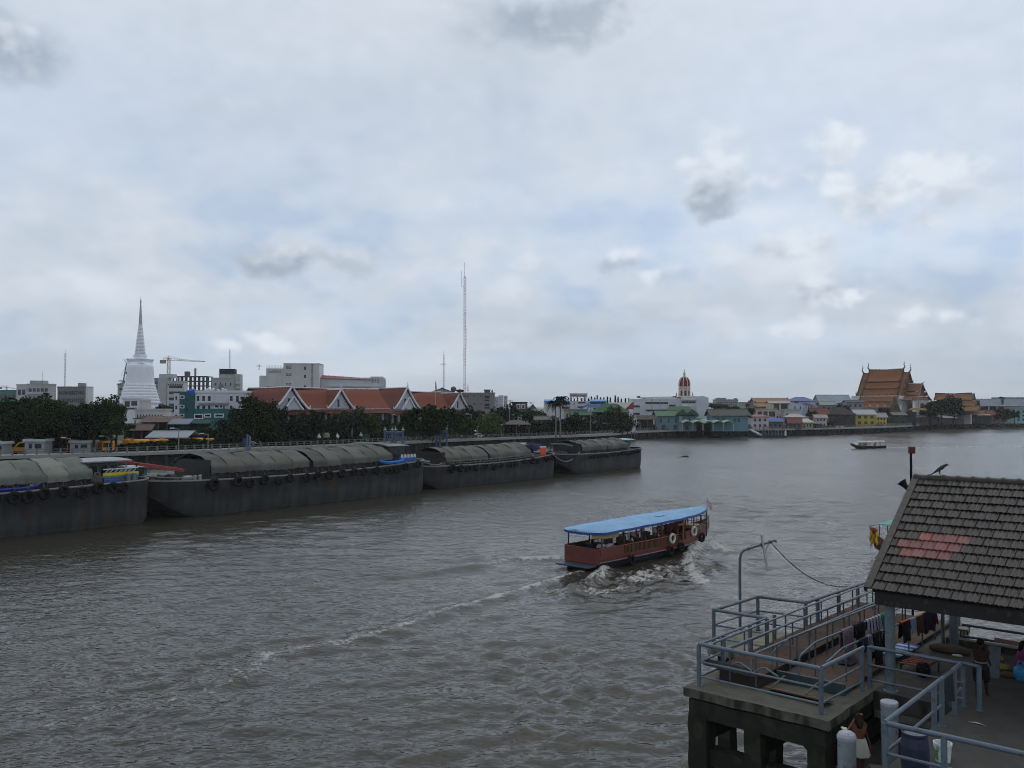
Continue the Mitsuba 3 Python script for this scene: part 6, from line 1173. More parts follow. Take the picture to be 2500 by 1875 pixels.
put('square_throne', mv(facets([(24 * 1.32 * S, zz(888)), (22 * 1.32 * S, zz(884.5)), (21 * 1.32 * S, zz(884)), (24.5 * 1.32 * S, zz(878)), (24.5 * 1.32 * S, zz(876.5)), (15 * 1.32 * S, zz(876))], 4, .55), c), 'plaster_bsdf', wh, k)
put('neck', mv(lathe([(15 * S, zz(876.2)), (14.5 * S, zz(871)), (17 * S, zz(868)), (15 * S, zz(867))], 28), c), 'plaster_bsdf', wh, k)
n = 22
for i in range(n):
    t = i / n; v0 = 867 - 75 * t; dv = 75 / n; r0 = 13.4 - 8.8 * t; put('spire_ring', mv(lathe([(r0 * .80 * S, zz(v0)), (r0 * .98 * S, zz(v0 - dv * .25)), (r0 * S, zz(v0 - dv * .5)), (r0 * .92 * S, zz(v0 - dv * .8)), (r0 * .74 * S, zz(v0 - dv))], 24, True), c), 'plaster_bsdf', wh, k)
put('spire', mv(lathe([(4.2 * S, zz(793)), (3.2 * S, zz(770)), (2.1 * S, zz(750)), (1.4 * S, zz(741)), (1.9 * S, zz(738)), (1.5 * S, zz(733)), (.5 * S, zz(730)), (.3 * S, zz(725)), (0, zz(724))], 16, True), c), 'far_paint_bsdf', (.42, .43, .46), k)
fr, k, W, H, dep = house('temple_hall', 'flat white hall with a dark window band in front of the stupa', 300, 350, 322, 976, 974, (.58, .59, .62), (.5, .5, .52), 'flat', wins=lambda W, H: [(.6, 2.6, H - 2.6, H - .5), (3.0, W - 2.2, H - 2.2, H - .5), (.6, W - 2.4, H - 3.6, H - 2.9)], cat_='hall', n=3)
fr, k, W, H, dep = house('temple_annex', 'small white annex with a blue window under the stupa', 341, 363, 318, 978, 977, (.44, .42, .42), (.5, .5, .5), 'flat', wins=lambda W, H: [(W * .5, W * .85, H * .45, H * .72)], cat_='annex')
house('boundary_hall', 'long low white wall and hall under the stupa', 330, 400, 312, 1003, 1000, (.46, .45, .44), (.40, .39, .38), 'flat', n=9, cat_='hall')

# ------------------------------------------------------------------ teal and white block, sheds
D = 232; fr = yawed(425, D, 0); k = thing('teal_block', 'white and teal low rise block with framed windows', 'building'); X = lambda u: px(u - 425, D)
def Z(v): return hgt(v, D) - GZ
facade(fr, k, X(438), Z(962), 9, [(X(428), X(432.5), Z(v + 9), Z(v)) for v in (967, 990, 1012)], (.52, .53, .56), frame=(.55, .55, .57))
facade(fr, k, X(456) - X(438) - .01, Z(956), 9, [(X(441), X(449), Z(v + 5), Z(v)) for v in (967, 990, 1012)], (.035, .135, .135), x0=X(438) + .005, frame=(.60, .60, .62), wall='teal_wall')
put('teal_bay', fr(box(X(456), X(476), -.5, 8, 0, Z(957))), 'far_paint_bsdf', (.03, .125, .13), k)
for v in (975, 998): put('window', fr(box(X(457), X(460), -.58, -.51, Z(v + 6), Z(v - 2))), 'pane_bsdf', (.02, .03, .03), k)
facade(fr, k, X(592) - X(476) - .01, Z(959) - Z(998), 9, [(X(a), X(b), Z(979), Z(966.5)) for a, b in ((480, 487), (493.5, 501), (507, 515), (561, 568.5), (576, 583.5))] + [(X(a), X(b), Z(c_), Z(990)) for a, b, c_ in ((480, 488, 998), (494, 502, 998), (508, 514, 998), (525, 534, 995), (537, 543, 995), (545, 549, 998), (561, 568, 999))], (.50, .51, .55), x0=X(476) + .005, z0=Z(998) + .002, frame=(.62, .62, .64))
put('ledge', fr(box(X(486), X(558), -.6, -.003, Z(988), Z(983))), 'far_paint_bsdf', (.28, .28, .30), k)
facade(fr, k, X(560) - X(476) - .01, Z(998), 9.5, [(X(472.5) + X(5), X(496), Z(1021), Z(1012))] * 0 + [(X(478), X(496), Z(1021), Z(1012.5)), (X(502), X(515), Z(1017), Z(1012)), (X(527), X(546), Z(1017), Z(1012))], (.035, .14, .135), x0=X(476) + .005, y0=-.4, frame=(.62, .62, .64), wall='teal_wall')
slab_roof(fr, k, X(425), X(438) - .2, 0, 9, Z(962), (.5, .5, .52), .2, .1); slab_roof(fr, k, X(477), X(592), 0, 9, Z(959), (.55, .56, .58), .2, .2, .4)
for i, u in enumerate((497, 502, 509, 514, 527, 538, 545)): put('roof_tank', fr(mv(lathe([(.4, 0), (.42, .6 + .3 * (i % 2)), (.2, .8 + .3 * (i % 2)), (0, .9 + .3 * (i % 2))], 10), (X(u), 2.0, Z(959) + .21))), 'far_paint_bsdf', (.45, .45, .46), k)
put('blue_tarpaulin', fr(hull([(X(457) + a, 1 + b, Z(957) + c_) for a, b, c_ in ((-.2, -1.6, -.5), (2.0, -1.6, -.7), (.2, 1, .9), (1.7, 1, .8), (.1, -1.6, .3), (1.9, -1.6, .5))])), 'far_paint_bsdf', (.04, .12, .36), k)
for u in (438, 463): put('railing', fr(rod((X(u), 3, Z(957)), (X(u), 3, Z(945)), .06, 5)), 'far_paint_bsdf', (.3, .3, .3), k)
open_shed('market_shed', 'long brown tin roof shed sloping up below the stupa', 286, 362, 205, 1049, 1036, (.10, .072, .06), 5, 14, 9)
open_shed('market_shed', 'upper brown tin roof with pale strips behind the yellow trucks', 345, 425, 214, 1030, 1017, (.12, .085, .075), 5, 10, 9, kind='shed')
open_shed('market_shed', 'dark little shed with a lifted roof under the white hall', 330, 381, 225, 1022, 1016, (.03, .028, .027), 4, 0, 5, kind='shed')
house('green_hut', 'dark green walled hut with a blue grey roof in front of the teal block', 418, 458, 205, 1036, 1024, (.02, .035, .03), (.18, .20, .24), 'shed', wins=[], cat_='hut')
house('green_hut', 'large dark green tin hall beside the teal block', 458, 505, 208, 1035, 1027, (.018, .05, .042), (.02, .055, .045), 'shed', wins=[], cat_='hall'); house('green_hut', 'low dark green tin lean-to behind the yellow tank truck', 505, 545, 206, 1062, 1040, (.02, .045, .04), (.022, .06, .05), 'shed', wins=[], cat_='shed')
open_shed('truck_shelter', 'pale grey tin roof over the yellow trucks', 362, 455, 192, 1066, 1053, (.26, .28, .30), 5, 0, 8)
house('villa', 'dark red roofed house peeping between teal block and tree', 505, 560, 212, 1050, 1046, (.13, .11, .10), (.07, .05, .05), 'shed', n=3)

# ------------------------------------------------------------------ big white block
D = 345; fr = yawed(632, D, 4); k = thing('white_block', 'big off white block with a square tower and faded lettering', 'building'); X = lambda u: px(u - 632, D)
W = X(778)
facade(fr, k, X(649), Z(917), 9, [], (.46, .455, .46), y0=.5); facade(fr, k, X(692) - X(649) - .01, Z(899), 12, [(X(a), X(b), Z(946), Z(943)) for a, b in ((652, 659), (661, 675), (678, 690))], (.46, .455, .455), x0=X(649) + .005)
facade(fr, k, X(778) - X(692) - .01, Z(888), 12, [(X(698), X(711), Z(900), Z(893)), (X(698), X(711), Z(918), Z(912)), (X(698), X(711), Z(941), Z(935)), (X(741), X(746.5), Z(903), Z(895)), (X(741), X(746.5), Z(923), Z(915)), (X(741), X(746.5), Z(947), Z(941))], (.47, .465, .465), pane=(.06, .06, .06), x0=X(692) + .005, y0=-1.0)
for v in (894.5, 913.5, 936.5): put('arch_grille', fr(upright(shapely.Polygon([(X(699), Z(v + 3)), (X(710), Z(v + 3)), (X(710), Z(v + 1)), (X(706), Z(v - .5)), (X(703), Z(v - .5)), (X(699), Z(v + 1))]), -.95, -.82)), 'far_paint_bsdf', (.38, .37, .37), k)
put('roof_rim', fr(box(X(692) - .2, X(778) + .2, -1.25, 11, Z(888) + .002, Z(886.8))), 'far_paint_bsdf', (.30, .30, .30), k); put('downpipe', fr(rod((X(761), -1.2, 4), (X(761), -1.2, Z(889)), .22, 6)), 'far_paint_bsdf', (.25, .24, .24), k)
for i in range(12): put('roof_railing_post', fr(rod((X(650 + i * 3.6), .4, Z(899)), (X(650 + i * 3.6), .4, Z(893)), .05, 4)), 'far_paint_bsdf', (.4, .4, .4), k)
put('roof_railing', fr(cat(rod((X(650), .4, Z(893)), (X(691), .4, Z(893)), .05, 4), rod((X(650), .4, Z(896)), (X(691), .4, Z(896)), .04, 4))), 'far_paint_bsdf', (.4, .4, .4), k)


def thai_line(fr, key, x0, x1, z, h, y, col, n, seed):      # looped upright letters of the faded sign
    r = np.random.default_rng(seed); w = (x1 - x0) / n
    for i in range(n):
        x = x0 + i * w; a, b = x + w * .12, x + w * .78; s = .055 * h; kind = r.integers(4); P = [bar((b, y, z), (b, y, z + h), s * 2.2, .05)]
        if kind != 1: P += [bar((a, y, z), (a, y, z + h * .8), s * 2.2, .05)] if kind != 2 else [bar((a, y, z + .45 * h), (a, y, z + h), s * 2.2, .05)]
        P += [bar((a, y, z + h * .92), (b, y, z + h * .92), .05, s * 2.2)] if kind in (0, 3) else [bar((a, y, z + .06 * h), (b, y, z + .06 * h), .05, s * 2.2)]
        P.append(mv(mv(torus(.16 * h, s, 8, 4), R=rotx(math.pi / 2)), (a + .1 * h, y, z + (.2 if kind % 2 else .75) * h)))
        if r.uniform() < .35: P.append(bar((a, y, z + h * 1.25), (b, y, z + h * 1.35), .05, s * 2.2))
        put('letter', fr(cat(P)), 'far_paint_bsdf', col, key)


thai_line(fr, k, X(655), X(685), Z(910), px(5.5, D), -.06, (.25, .24, .24), 9, 4)
wx0, wx1 = X(779), X(934); facade(fr, k, wx1 - wx0, Z(944), 10, [(wx0 + X(632 + a), wx0 + X(632 + b), Z(951.5), Z(948)) for a, b in ((4, 16), (25, 43), (55, 72), (82, 100), (112, 130))], (.43, .43, .44), x0=wx0, y0=1.5)
facade(fr, k, wx1 - wx0, Z(921) - Z(943.5), 9, [], (.42, .425, .44), x0=wx0, y0=2.6, z0=Z(943.5)); put('ledge', fr(box(wx0, wx1, .8, 2.59, Z(943.5), Z(941.5))), 'far_paint_bsdf', (.5, .5, .5), k)
put('red_roof', fr(hexa([[wx0, 2.2, Z(923)], [X(905), 2.2, Z(927)], [X(905), 6, Z(923)], [wx0, 6, Z(915)], [wx0, 2.2, Z(922)], [X(905), 2.2, Z(926)], [X(905), 6, Z(922)], [wx0, 6, Z(914)]])), 'far_paint_bsdf', (.26, .10, .09), k)
put('end_block', fr(hull([(X(900), 3, Z(943)), (X(936), 3, Z(943)), (X(900), 3, Z(918)), (X(930), 3, Z(918)), (X(936), 3, Z(926)), (X(900), 9, Z(943)), (X(936), 9, Z(943)), (X(900), 9, Z(918)), (X(930), 9, Z(918)), (X(936), 9, Z(926))])), 'far_paint_bsdf', (.42, .43, .44), k)
for i, u in enumerate((905, 911, 918)): put('roof_plant', fr(box(X(u), X(u + 3), 2.4, 2.95, Z(934 - 3 * (i % 2)), Z(922 + i))), 'far_paint_bsdf', (.25, .25, .25), k)

# ------------------------------------------------------------------ museum with white gables and red roofs
mu = thing('museum', 'long Thai style hall with steep red roofs and four white gables', 'building'); REDT = (.140, .047, .028); WHT = (.52, .52, .54)
def thai_roof(fr, hw, r, e, x0, x1, col, sides=(-1, 1), ridge=True):
    prof = [(0, r), (hw * .30, r - (r - e) * .35), (hw * .62, r - (r - e) * .68), (hw, e)]
    P = np.array([[(x, y, z) for y, z in [(-a, b) for a, b in prof[::-1]] + prof[1:]] for x in (x0, x1)]); put('roof', fr(sheet(P, -.12)), 'far_paint_bsdf', vary(col, .05), mu)
    if ridge: put('ridge_cap', fr(tube([(x0, 0, r + .16), ((x0 + x1) / 2, 0, r + .06), (x1, 0, r + .16)], .20, 6)), 'far_paint_bsdf', WHT, mu)
    for s in sides:
        put('eave_trim', fr(bar((x0, s * hw, e - .02), (x1, s * hw, e - .02), .16, .22)), 'far_paint_bsdf', (.42, .40, .36), mu)
        sk = np.array([[(x, s * (hw + 1.7), e - 1.35), (x, s * (hw - .1), e - .30)] for x in (x0 - 1.0, x1)]); put('lower_roof', fr(sheet(sk if s < 0 else sk[::-1], -.1)), 'far_paint_bsdf', np.array(REDT) * .75, mu)
        for x in np.arange(x0 + .3, x1, 4.4): put('column', fr(box(x - .30, x + .30, s * (hw + .6) - .3, s * (hw + .6) + .3, GZ, e - 1.0)), 'far_paint_bsdf', (.30, .30, .30), mu)
    return prof
def thai_wing(u, D, hw, L, vr, ve, double):
    fr = yawed(u, D, 133.0); fr.o[2] = 0; r, e = hgt(vr, D), hgt(ve, D); prof = thai_roof(fr, hw, r, e, 0, L, REDT)
    for s in (-1, 1): pts = [(-.25, s * a, b + .18) for a, b in prof]; put('bargeboard', fr(tube(pts + [(-.25, s * (hw + .45), e + .25), (-.25, s * (hw + .55), e + 1.1)], [.24, .30, .30, .30, .24, .06], 6)), 'far_paint_bsdf', WHT, mu); put('verge', fr(tube([(L, s * a, b + .12) for a, b in prof], .15, 5)), 'far_paint_bsdf', (.42, .28, .20), mu)
    put('gable_panel', fr(hull([(x, s * hw * .82, e + .05) for x in (.35, .55) for s in (-1, 1)] + [(x, 0, r - .6) for x in (.35, .55)])), 'far_paint_bsdf', (.42, .43, .45), mu); put('gable_slot', fr(box(.25, .36, .25, .80, e + .5, e + (r - e) * .5)), 'pane_bsdf', (.02, .02, .025), mu)
    put('finial', fr(tube([(-.25, 0, r + .1), (-.30, 0, r + .9), (-.12, 0, r + 2.0)], [.28, .18, .03], 6)), 'far_paint_bsdf', WHT, mu)
    if double:
        q = .58
        for s in (-1, 1): put('bargeboard', fr(tube([(-1.2, s * a * q, e - .05 + (b - e) * q) for a, b in prof], [.2, .26, .26, .26], 6)), 'far_paint_bsdf', WHT, mu)
        put('gable_panel', fr(hull([(x, s * hw * q * .85, e) for x in (-1.0, .2) for s in (-1, 1)] + [(x, 0, e + (r - e) * q - .4) for x in (-1.0, .2)])), 'far_paint_bsdf', (.46, .47, .49), mu)
    put('lower_roof', fr(sheet(np.array([[(-1.8, -(hw + 1.7), e - 1.35), (.1, -(hw - .1), e - .3)], [(-1.8, hw + 1.7, e - 1.35), (.1, hw - .1, e - .3)]])[::-1], -.1)), 'far_paint_bsdf', np.array(REDT) * .75, mu)
    put('wall', fr(box(2.2, L, -hw + 1.0, hw - 1, GZ, e - .5)), 'far_paint_bsdf', (.055, .05, .045), mu)
    for y in (-hw * .8, -hw * .3, hw * .3, hw * .8): put('column', fr(box(-1.0, -.4, y - .3, y + .3, GZ, e - .9)), 'far_paint_bsdf', (.32, .32, .32), mu)
thai_wing(712, 226, 4.7, 24, 945, 1000, True); thai_wing(832, 245, 4.0, 20, 952, 998, False); thai_wing(994, 268, 4.7, 20, 947, 1000, True); thai_wing(1122, 292, 4.0, 19, 960, 1000, False)
for u0, D0, L0, hw0, vr0 in ((712, 242, 30, 5.6, 947.5), (1002, 284, 13, 5.2, 957)):     # the main ranges behind, parallel to the river
    fr = yawed(u0, D0, 47.0); fr.o[2] = 0; r, e = hgt(vr0, D0), hgt(998, D0); thai_roof(fr, hw0, r, e, 0, L0, np.array(REDT) * 1.25, (-1,)); put('wall', fr(box(1, L0, -hw0 + 1.0, hw0 - 1, GZ, e - .5)), 'far_paint_bsdf', (.055, .05, .045), mu)
k = thing('flagpole', 'white flagpole with a furled dark flag before the museum roof', 'flagpole'); c = off(1063, 250); put('pole', tube([c + [0, 0, GZ], c + [0, 0, hgt(930, 250)]], [.09, .06], 6), 'far_paint_bsdf', (.4, .4, .4), k); put('flag', mv(tube([(0, 0, 0), (.12, 0, -1.2), (.16, 0, -2.6), (.05, 0, -3.0)], [.05, .16, .14, .05], 6), c + [.06, 0, hgt(931, 250)]), 'far_paint_bsdf', (.05, .05, .09), k)
k = thing('satellite_dish', 'dark satellite dish on top of the fourth white gable', 'satellite dish'); c = off(1123, 291.0); put('dish', mv(lathe([(0, 0), (.5, .05), (1.0, .2), (1.35, .42), (1.30, .44), (.9, .26), (0, .1)], 16), c + [0, 0, hgt(957, 291)], R=rotx(-.35)), 'far_paint_bsdf', (.10, .10, .10), k); put('stand', rod(c + [0, 0, hgt(966, 291)], c + [0, 0, hgt(957, 291)], .1, 6), 'far_paint_bsdf', (.3, .3, .3), k)
fr, k, W, H, dep = house('grey_gable', 'pale gable of a hall rising behind the museum ridge', 1048, 1110, 330, 958, 947, (.40, .42, .42), (.05, .05, .055), 'gable', axis='y', wins=[], cat_='hall'); put('roof_dish', fr(mv(ball((0, 0, 0), 1.1, 10), (W - .5, 1, H + 1.2))), 'far_paint_bsdf', (.12, .12, .12), k)
D = 330; fr = yawed(1128, D, 3); k = thing('grey_flats', 'plain grey flats with small vents and a water tank', 'building'); X = lambda u: px(u - 1128, D)
facade(fr, k, X(1208), Z(961), 12, [(X(a), X(a + 7), Z(v + 2), Z(v)) for v in (966, 985) for a in (1131, 1138, 1155, 1171)] + [(X(1183), X(1195), Z(v + 7), Z(v)) for v in (966, 985)] + [(X(1183), X(1195), Z(v + 4), Z(v)) for v in (975.5, 994)], (.215, .205, .20), pane=(.02, .018, .018)); slab_roof(fr, k, 0, X(1208), 0, 12, Z(961), (.25, .2, .2), .3, .2, .1)
put('water_tank', fr(facets([(1.0 * 1.3, Z(960) + .1), (1.2 * 1.3, Z(951)), (1.3 * 1.3, Z(950)), (0, Z(950))], 4, .78)) if False else fr(mv(facets([(1.3, 0), (1.75, px(10, D)), (0, px(10, D))], 4, .785), (X(1190), 4, Z(960.5)))), 'far_paint_bsdf', (.10, .10, .10), k); put('stair_post', fr(cat(rod((X(1202.5), 3, Z(961)), (X(1202.5), 3, Z(951)), .25, 5), rod((X(1198), 3, Z(958)), (X(1202.5), 3, Z(954)), .12, 5))), 'far_paint_bsdf', (.2, .2, .2), k)
for i, (a, b, v) in enumerate(((1207, 1218, 970), (1218, 1228, 967), (1229, 1239, 968))): tower('distant_tower', ('far pale tower left of its two neighbours beyond the flats', 'far pale tower in the middle of three beyond the flats', 'far blue grey tower, right one of three beyond the flats')[i], a, b, 900, v, ((.36, .38, .40), (.42, .44, .46), (.30, .34, .39))[i], 6, 4, fw=.5, fh=.6)
for u, va, h in ((1247, 975, 3), (1296, 980, 2.5)): mast(f'tangle of aerials on the roofs, bearing over the {"dormer house" if u < 1270 else "dark pinnacle"}', u, 340, va, va + 14, .15, ((.12, .12, .12),), ((va + 3, 1.3), (va + 6, .9)))
fr, k, W, H, dep = house('dormer_house', 'old house with two white dormers in a dark roof', 1254, 1284, 345, 1000, 982, (.34, .33, .32), (.06, .055, .055), 'gable', n=3)
for a in (.22, .62): put('dormer', fr(box(W * a, W * a + 1.6, .2, 3, H + .3, H + 2.2)), 'far_paint_bsdf', (.5, .5, .5), k); put('dormer_window', fr(box(W * a + .4, W * a + 1.2, .08, .19, H + .6, H + 1.8)), 'pane_bsdf', (.03, .03, .03), k)
house('pinnacle_house', 'grey house with a dark pointed turret roof', 1282, 1312, 350, 1000, 992, (.36, .36, .36), (.22, .22, .22), 'hip', n=2); k = thing('turret', 'dark pointed turret between the dormer house and the palms', 'turret'); c = off(1301, 346); put('roof', mv(lathe([(1.5, hgt(997, 346)), (.6, hgt(991, 346)), (0, hgt(985, 346))], 8), c), 'far_paint_bsdf', (.04, .04, .045), k); put('drum', mv(lathe([(1.3, GZ), (1.3, hgt(997, 346))], 8), c), 'far_paint_bsdf', (.3, .3, .3), k)
open_shed('riverside_house', 'low house with a broad grey brown roof behind the parked cars', 1230, 1292, 272, 1036, 1026, (.105, .095, .085), 3, 0, 8, cat_='house', kind='hip', back=(.03, .03, .03)); house('riverside_house', 'small grey roofed house left of the palms', 1307, 1338, 292, 1022, 1016, (.45, .44, .42), (.16, .15, .135), 'gable', n=2)
# school with a roof sign
D = 395; fr = yawed(1330, D, 0); k = thing('school_building', 'white school with blue eaves and a big roof sign', 'school'); X = lambda u: px(u - 1330, D)
facade(fr, k, X(1480), Z(979), 12, [(X(1372), X(1391), Z(988), Z(981)), (X(1440), X(1478), Z(988), Z(981)), (X(1336), X(1362), Z(986), Z(982)), (X(1372), X(1391), Z(998), Z(993)), (X(1410), X(1430), Z(985), Z(981.5)), (X(1410), X(1430), Z(996), Z(992)), (X(1400), X(1403), Z(989), Z(985)), (X(1434), X(1437), Z(987), Z(985))], (.45, .45, .46))
for a, b in ((1329, 1390), (1441, 1480)): put('blue_eave', fr(hexa([[X(a), -1.6, Z(981)], [X(b), -1.6, Z(981)], [X(b), 4, Z(979) + .01], [X(a), 4, Z(979) + .01], [X(a), -1.6, Z(979)], [X(b), -1.6, Z(979)], [X(b), 4, Z(975)], [X(a), 4, Z(975)]])), 'far_paint_bsdf', (.16, .30, .46), k)
put('sign_frame', fr(box(X(1391), X(1434), .3, .7, Z(969), Z(961))), 'far_paint_bsdf', (.44, .40, .41), k); put('sign_rim', fr(box(X(1390), X(1435), .2, .8, Z(961) + .01, Z(960))), 'far_paint_bsdf', (.5, .5, .5), k); thai_line(fr, k, X(1393), X(1432), Z(968.2), px(5, D), .24, (.16, .06, .07), 14, 11)
for u in range(1393, 1434, 8): put('sign_leg', fr(cat(rod((X(u), .5, Z(977)), (X(u), .5, Z(969)), .09, 4), rod((X(u), .5, Z(977)), (X(u + 7), .5, Z(969)), .06, 4))), 'far_paint_bsdf', (.3, .3, .3), k)
fr, k, W, H, dep = house('blue_house', 'small pale house with a blue striped sloping roof edge', 1436, 1466, 360, 994, 988, (.50, .53, .58), (.16, .27, .5), 'flat', wins=lambda W, H: [(W * .15, W * .25, H - 2.2, H - .9), (W * .42, W * .95, H - 1.3, H - .3), (W * .42, W * .95, H - 2.9, H - 1.9)])
put('slope_wing', fr(hull([(-4, 0, H - 1.3), (-4, 3, H - 1.3), (-.31, 0, H + .9), (-.31, 3, H + .9), (-.31, 0, H - 1.6), (-.31, 3, H - 1.6), (-4, 0, H - 1.6), (-4, 3, H - 1.6)])), 'far_paint_bsdf', (.5, .53, .58), k); put('blue_stripe', fr(bar((-4, -.06, H - 1.2), (-.3, -.06, H + .9), .08, .5)), 'far_paint_bsdf', (.08, .16, .46), k)
house('low_hall', 'long low grey building before the school', 1378, 1434, 350, 1002, 1000, (.30, .29, .28), (.22, .21, .20), 'flat', n=6, cat_='hall')
open_shed('green_pavilion', 'broad green pyramid roof behind the columnar tree', 1453, 1535, 335, 1006, 985, (.045, .10, .05), 4, 0, 14, cat_='hall', kind='hip'); open_shed('green_pavilion', 'long low green roof left of the green pyramid roof', 1396, 1452, 340, 1012, 1006, (.05, .11, .06), 4, 0, 7, cat_='hall')
fr, k, W, H, dep = house('gabled_house', 'white gabled cottage with a mossy brown roof', 1412, 1444, 322, 1036, 1019, (.46, .46, .48), (.085, .075, .06), 'gable', axis='y', wins=lambda W, H: [(W * .1, W * .35, .5, 2.2), (W * .5, W * .9, .4, 2.4)], over=1.6, n=2)
open_shed('riverside_house', 'brown tin roofed house right of the white gabled cottage', 1446, 1482, 326, 1034, 1026, (.13, .11, .09), 4, 0, 6, cat_='house', kind='hip'); open_shed('riverside_house', 'brown roof left of the white gabled cottage', 1392, 1414, 320, 1032, 1024, (.10, .085, .065), 3, 0, 6, cat_='house')
k = thing('red_wall', 'red brown triangular wall with a white edge beside the long pale school', 'wall'); fr = yawed(1526, 372, 0); w = px(21, 372); put('wall', fr(upright([(0, Z(1004) + 1), (w, Z(1004) + 1), (w, Z(1004) + px(24, 372)), (w * .9, Z(1004) + px(24, 372))], 0, .5)), 'far_paint_bsdf', (.30, .075, .045), k); put('white_edge', fr(bar((-.2, -.05, Z(1004) + 1), (w * .9, -.05, Z(1004) + px(24.5, 372)), .3, .3)), 'far_paint_bsdf', (.55, .55, .55), k); put('pale_roof', fr(hexa([[-7, 1, Z(996)], [0, 1, Z(1000)], [w * .8, 5, Z(984)], [-6, 5, Z(984)], [-7, 1, Z(995)], [0, 1, Z(999)], [w * .8, 5, Z(983)], [-6, 5, Z(983)]])), 'far_paint_bsdf', (.33, .33, .33), k)
# long pale school
D = 380; fr = yawed(1545, D, 0); k = thing('long_school', 'long pale grey school with dark ribbon windows and a slanted end', 'school'); X = lambda u: px(u - 1545, D)
facade(fr, k, X(1575), Z(974), 14, [(X(1546), X(1562), Z(995), Z(989.5)), (X(1546), X(1562), Z(1013), Z(1008))], (.47, .48, .50)); facade(fr, k, X(1663) - X(1575) - .01, Z(972), 14, [(X(1576), X(1631), Z(986.5), Z(981.5)), (X(1576), X(1650), Z(1004.5), Z(1000)), (X(1634), X(1650), Z(993), Z(988))], (.45, .46, .48), x0=X(1575) + .005, y0=.5)
facade(fr, k, X(1699) - X(1663) - .01, Z(970), 14, [(X(1663.5), X(1698), Z(985), Z(979.5))], (.47, .48, .50), x0=X(1663) + .005, y0=-.2); put('slanted_end', fr(upright([(X(1699), 0), (X(1729), 0), (X(1729), Z(971)), (X(1715), Z(966.5)), (X(1699), Z(968))], -.6, 14)), 'far_paint_bsdf', (.46, .48, .50), k)
for v in (974.5, 990): put('ledge', fr(box(X(1664), X(1698), -.8, -.21, Z(v + 2), Z(v))), 'far_paint_bsdf', (.5, .5, .52), k)
for u in (1592, 1612, 1681): put('downpipe', fr(rod((X(u), -.26 if u > 1650 else .4, Z(1010)), (X(u), -.26 if u > 1650 else .4, Z(974)), .12, 5)), 'far_paint_bsdf', (.3, .3, .3), k)
put('roof', fr(hexa([[X(1560), 1, Z(972) + .01], [X(1700), 1, Z(970) + .01], [X(1715), 10, Z(968)], [X(1570), 10, Z(971)], [X(1560), 1, Z(971)], [X(1700), 1, Z(968)], [X(1715), 10, Z(966)], [X(1570), 10, Z(969)]])), 'far_paint_bsdf', (.28, .27, .26), k)
for u in (1560, 1648): put('roof_unit', fr(box(X(u - 3), X(u + 4), 1, 3, Z(971), Z(967))), 'far_paint_bsdf', (.04, .04, .045), k)
# church dome
D = 425; c = off(1671, D); S = px(1, D); k = thing('church_dome', 'church tower with a dark red ribbed dome and arched openings', 'church'); zz = lambda v: hgt(v, D)
put('tower_base', mv(facets([(24 * S, 0), (24 * S, zz(968))], 4, .785), c), 'far_paint_bsdf', (.44, .36, .33), k)
drum = lathe([(13.0 * S, zz(970)), (13.0 * S, zz(949)), (14.6 * S, zz(948)), (14.6 * S, zz(946)), (13.3 * S, zz(945.5)), (13.3 * S, zz(943))], 8, False, ph=.39); put('drum', mv(flat(*drum), c), 'far_paint_bsdf', (.50, .36, .31), k)
for i in range(8):
    a = i * TAU / 8; d = np.array([math.cos(a), math.sin(a), 0]); s = np.array([-d[1], d[0], 0]); R = np.column_stack([s, -d, [0, 0, 1]]); w = 3.1 * S
    P = [(-w, zz(967)), (w, zz(967)), (w, zz(956))] + [(w * math.cos(t), zz(956) + w * math.sin(t)) for t in np.linspace(0, math.pi, 9)[1:]]; o = put('arch_opening', mv(upright(P, -.06, .06), c + d * 12.05 * S, R=R), 'pane_bsdf', (.07, .05, .04), k)
    put('arch_trim', mv(upright(shapely.Polygon(P).buffer(.35).difference(shapely.Polygon(P)), -.12, .0), c + d * 12.02 * S, R=R), 'far_paint_bsdf', (.58, .50, .45), o); b = a + .39; d2 = np.array([math.cos(b), math.sin(b), 0]); put('pilaster', rod(c + d2 * 13.1 * S + [0, 0, zz(970)], c + d2 * 13.1 * S + [0, 0, zz(946)], .30, 6), 'far_paint_bsdf', (.56, .48, .44), k)
dome = [(13.2, 943), (13.3, 938), (12.6, 932), (11.0, 927), (8.2, 923), (5.0, 921), (3.6, 920.5)]; put('dome', mv(lathe([(r * S, zz(v)) for r, v in dome], 32, True), c), 'far_paint_bsdf', (.15, .035, .035), k)
for i in range(8): a = i * TAU / 8 + .39; d = np.array([math.cos(a), math.sin(a), 0]); put('dome_rib', tube([c + d * (r + .25) * S + [0, 0, zz(v)] for r, v in dome], .24, 5), 'far_paint_bsdf', (.55, .42, .38), k)
put('lantern', mv(lathe([(3.8 * S, zz(921)), (3.2 * S, zz(920)), (2.6 * S, zz(918)), (2.6 * S, zz(913)), (3.3 * S, zz(912.5)), (3.3 * S, zz(911.8)), (1.2 * S, zz(909)), (.6 * S, zz(906)), (0, zz(905))], 12), c), 'far_paint_bsdf', (.42, .38, .38), k); put('cross', cat(mv(box(-.10, .10, -.1, .1, zz(906), zz(901.5)), c), mv(box(-.5, .5, -.1, .1, zz(903.8), zz(903.2)), c)), 'far_paint_bsdf', (.3, .28, .27), k)
for s in (-1, 1):
    for t in (-1, 1): put('corner_pinnacle', mv(lathe([(1.5 * S, zz(969)), (1.3 * S, zz(964)), (1.7 * S, zz(963.5)), (.6 * S, zz(959)), (0, zz(955))], 8), c + [s * 16.5 * S, t * 16 * S, 0]), 'far_paint_bsdf', (.42, .34, .32), k)

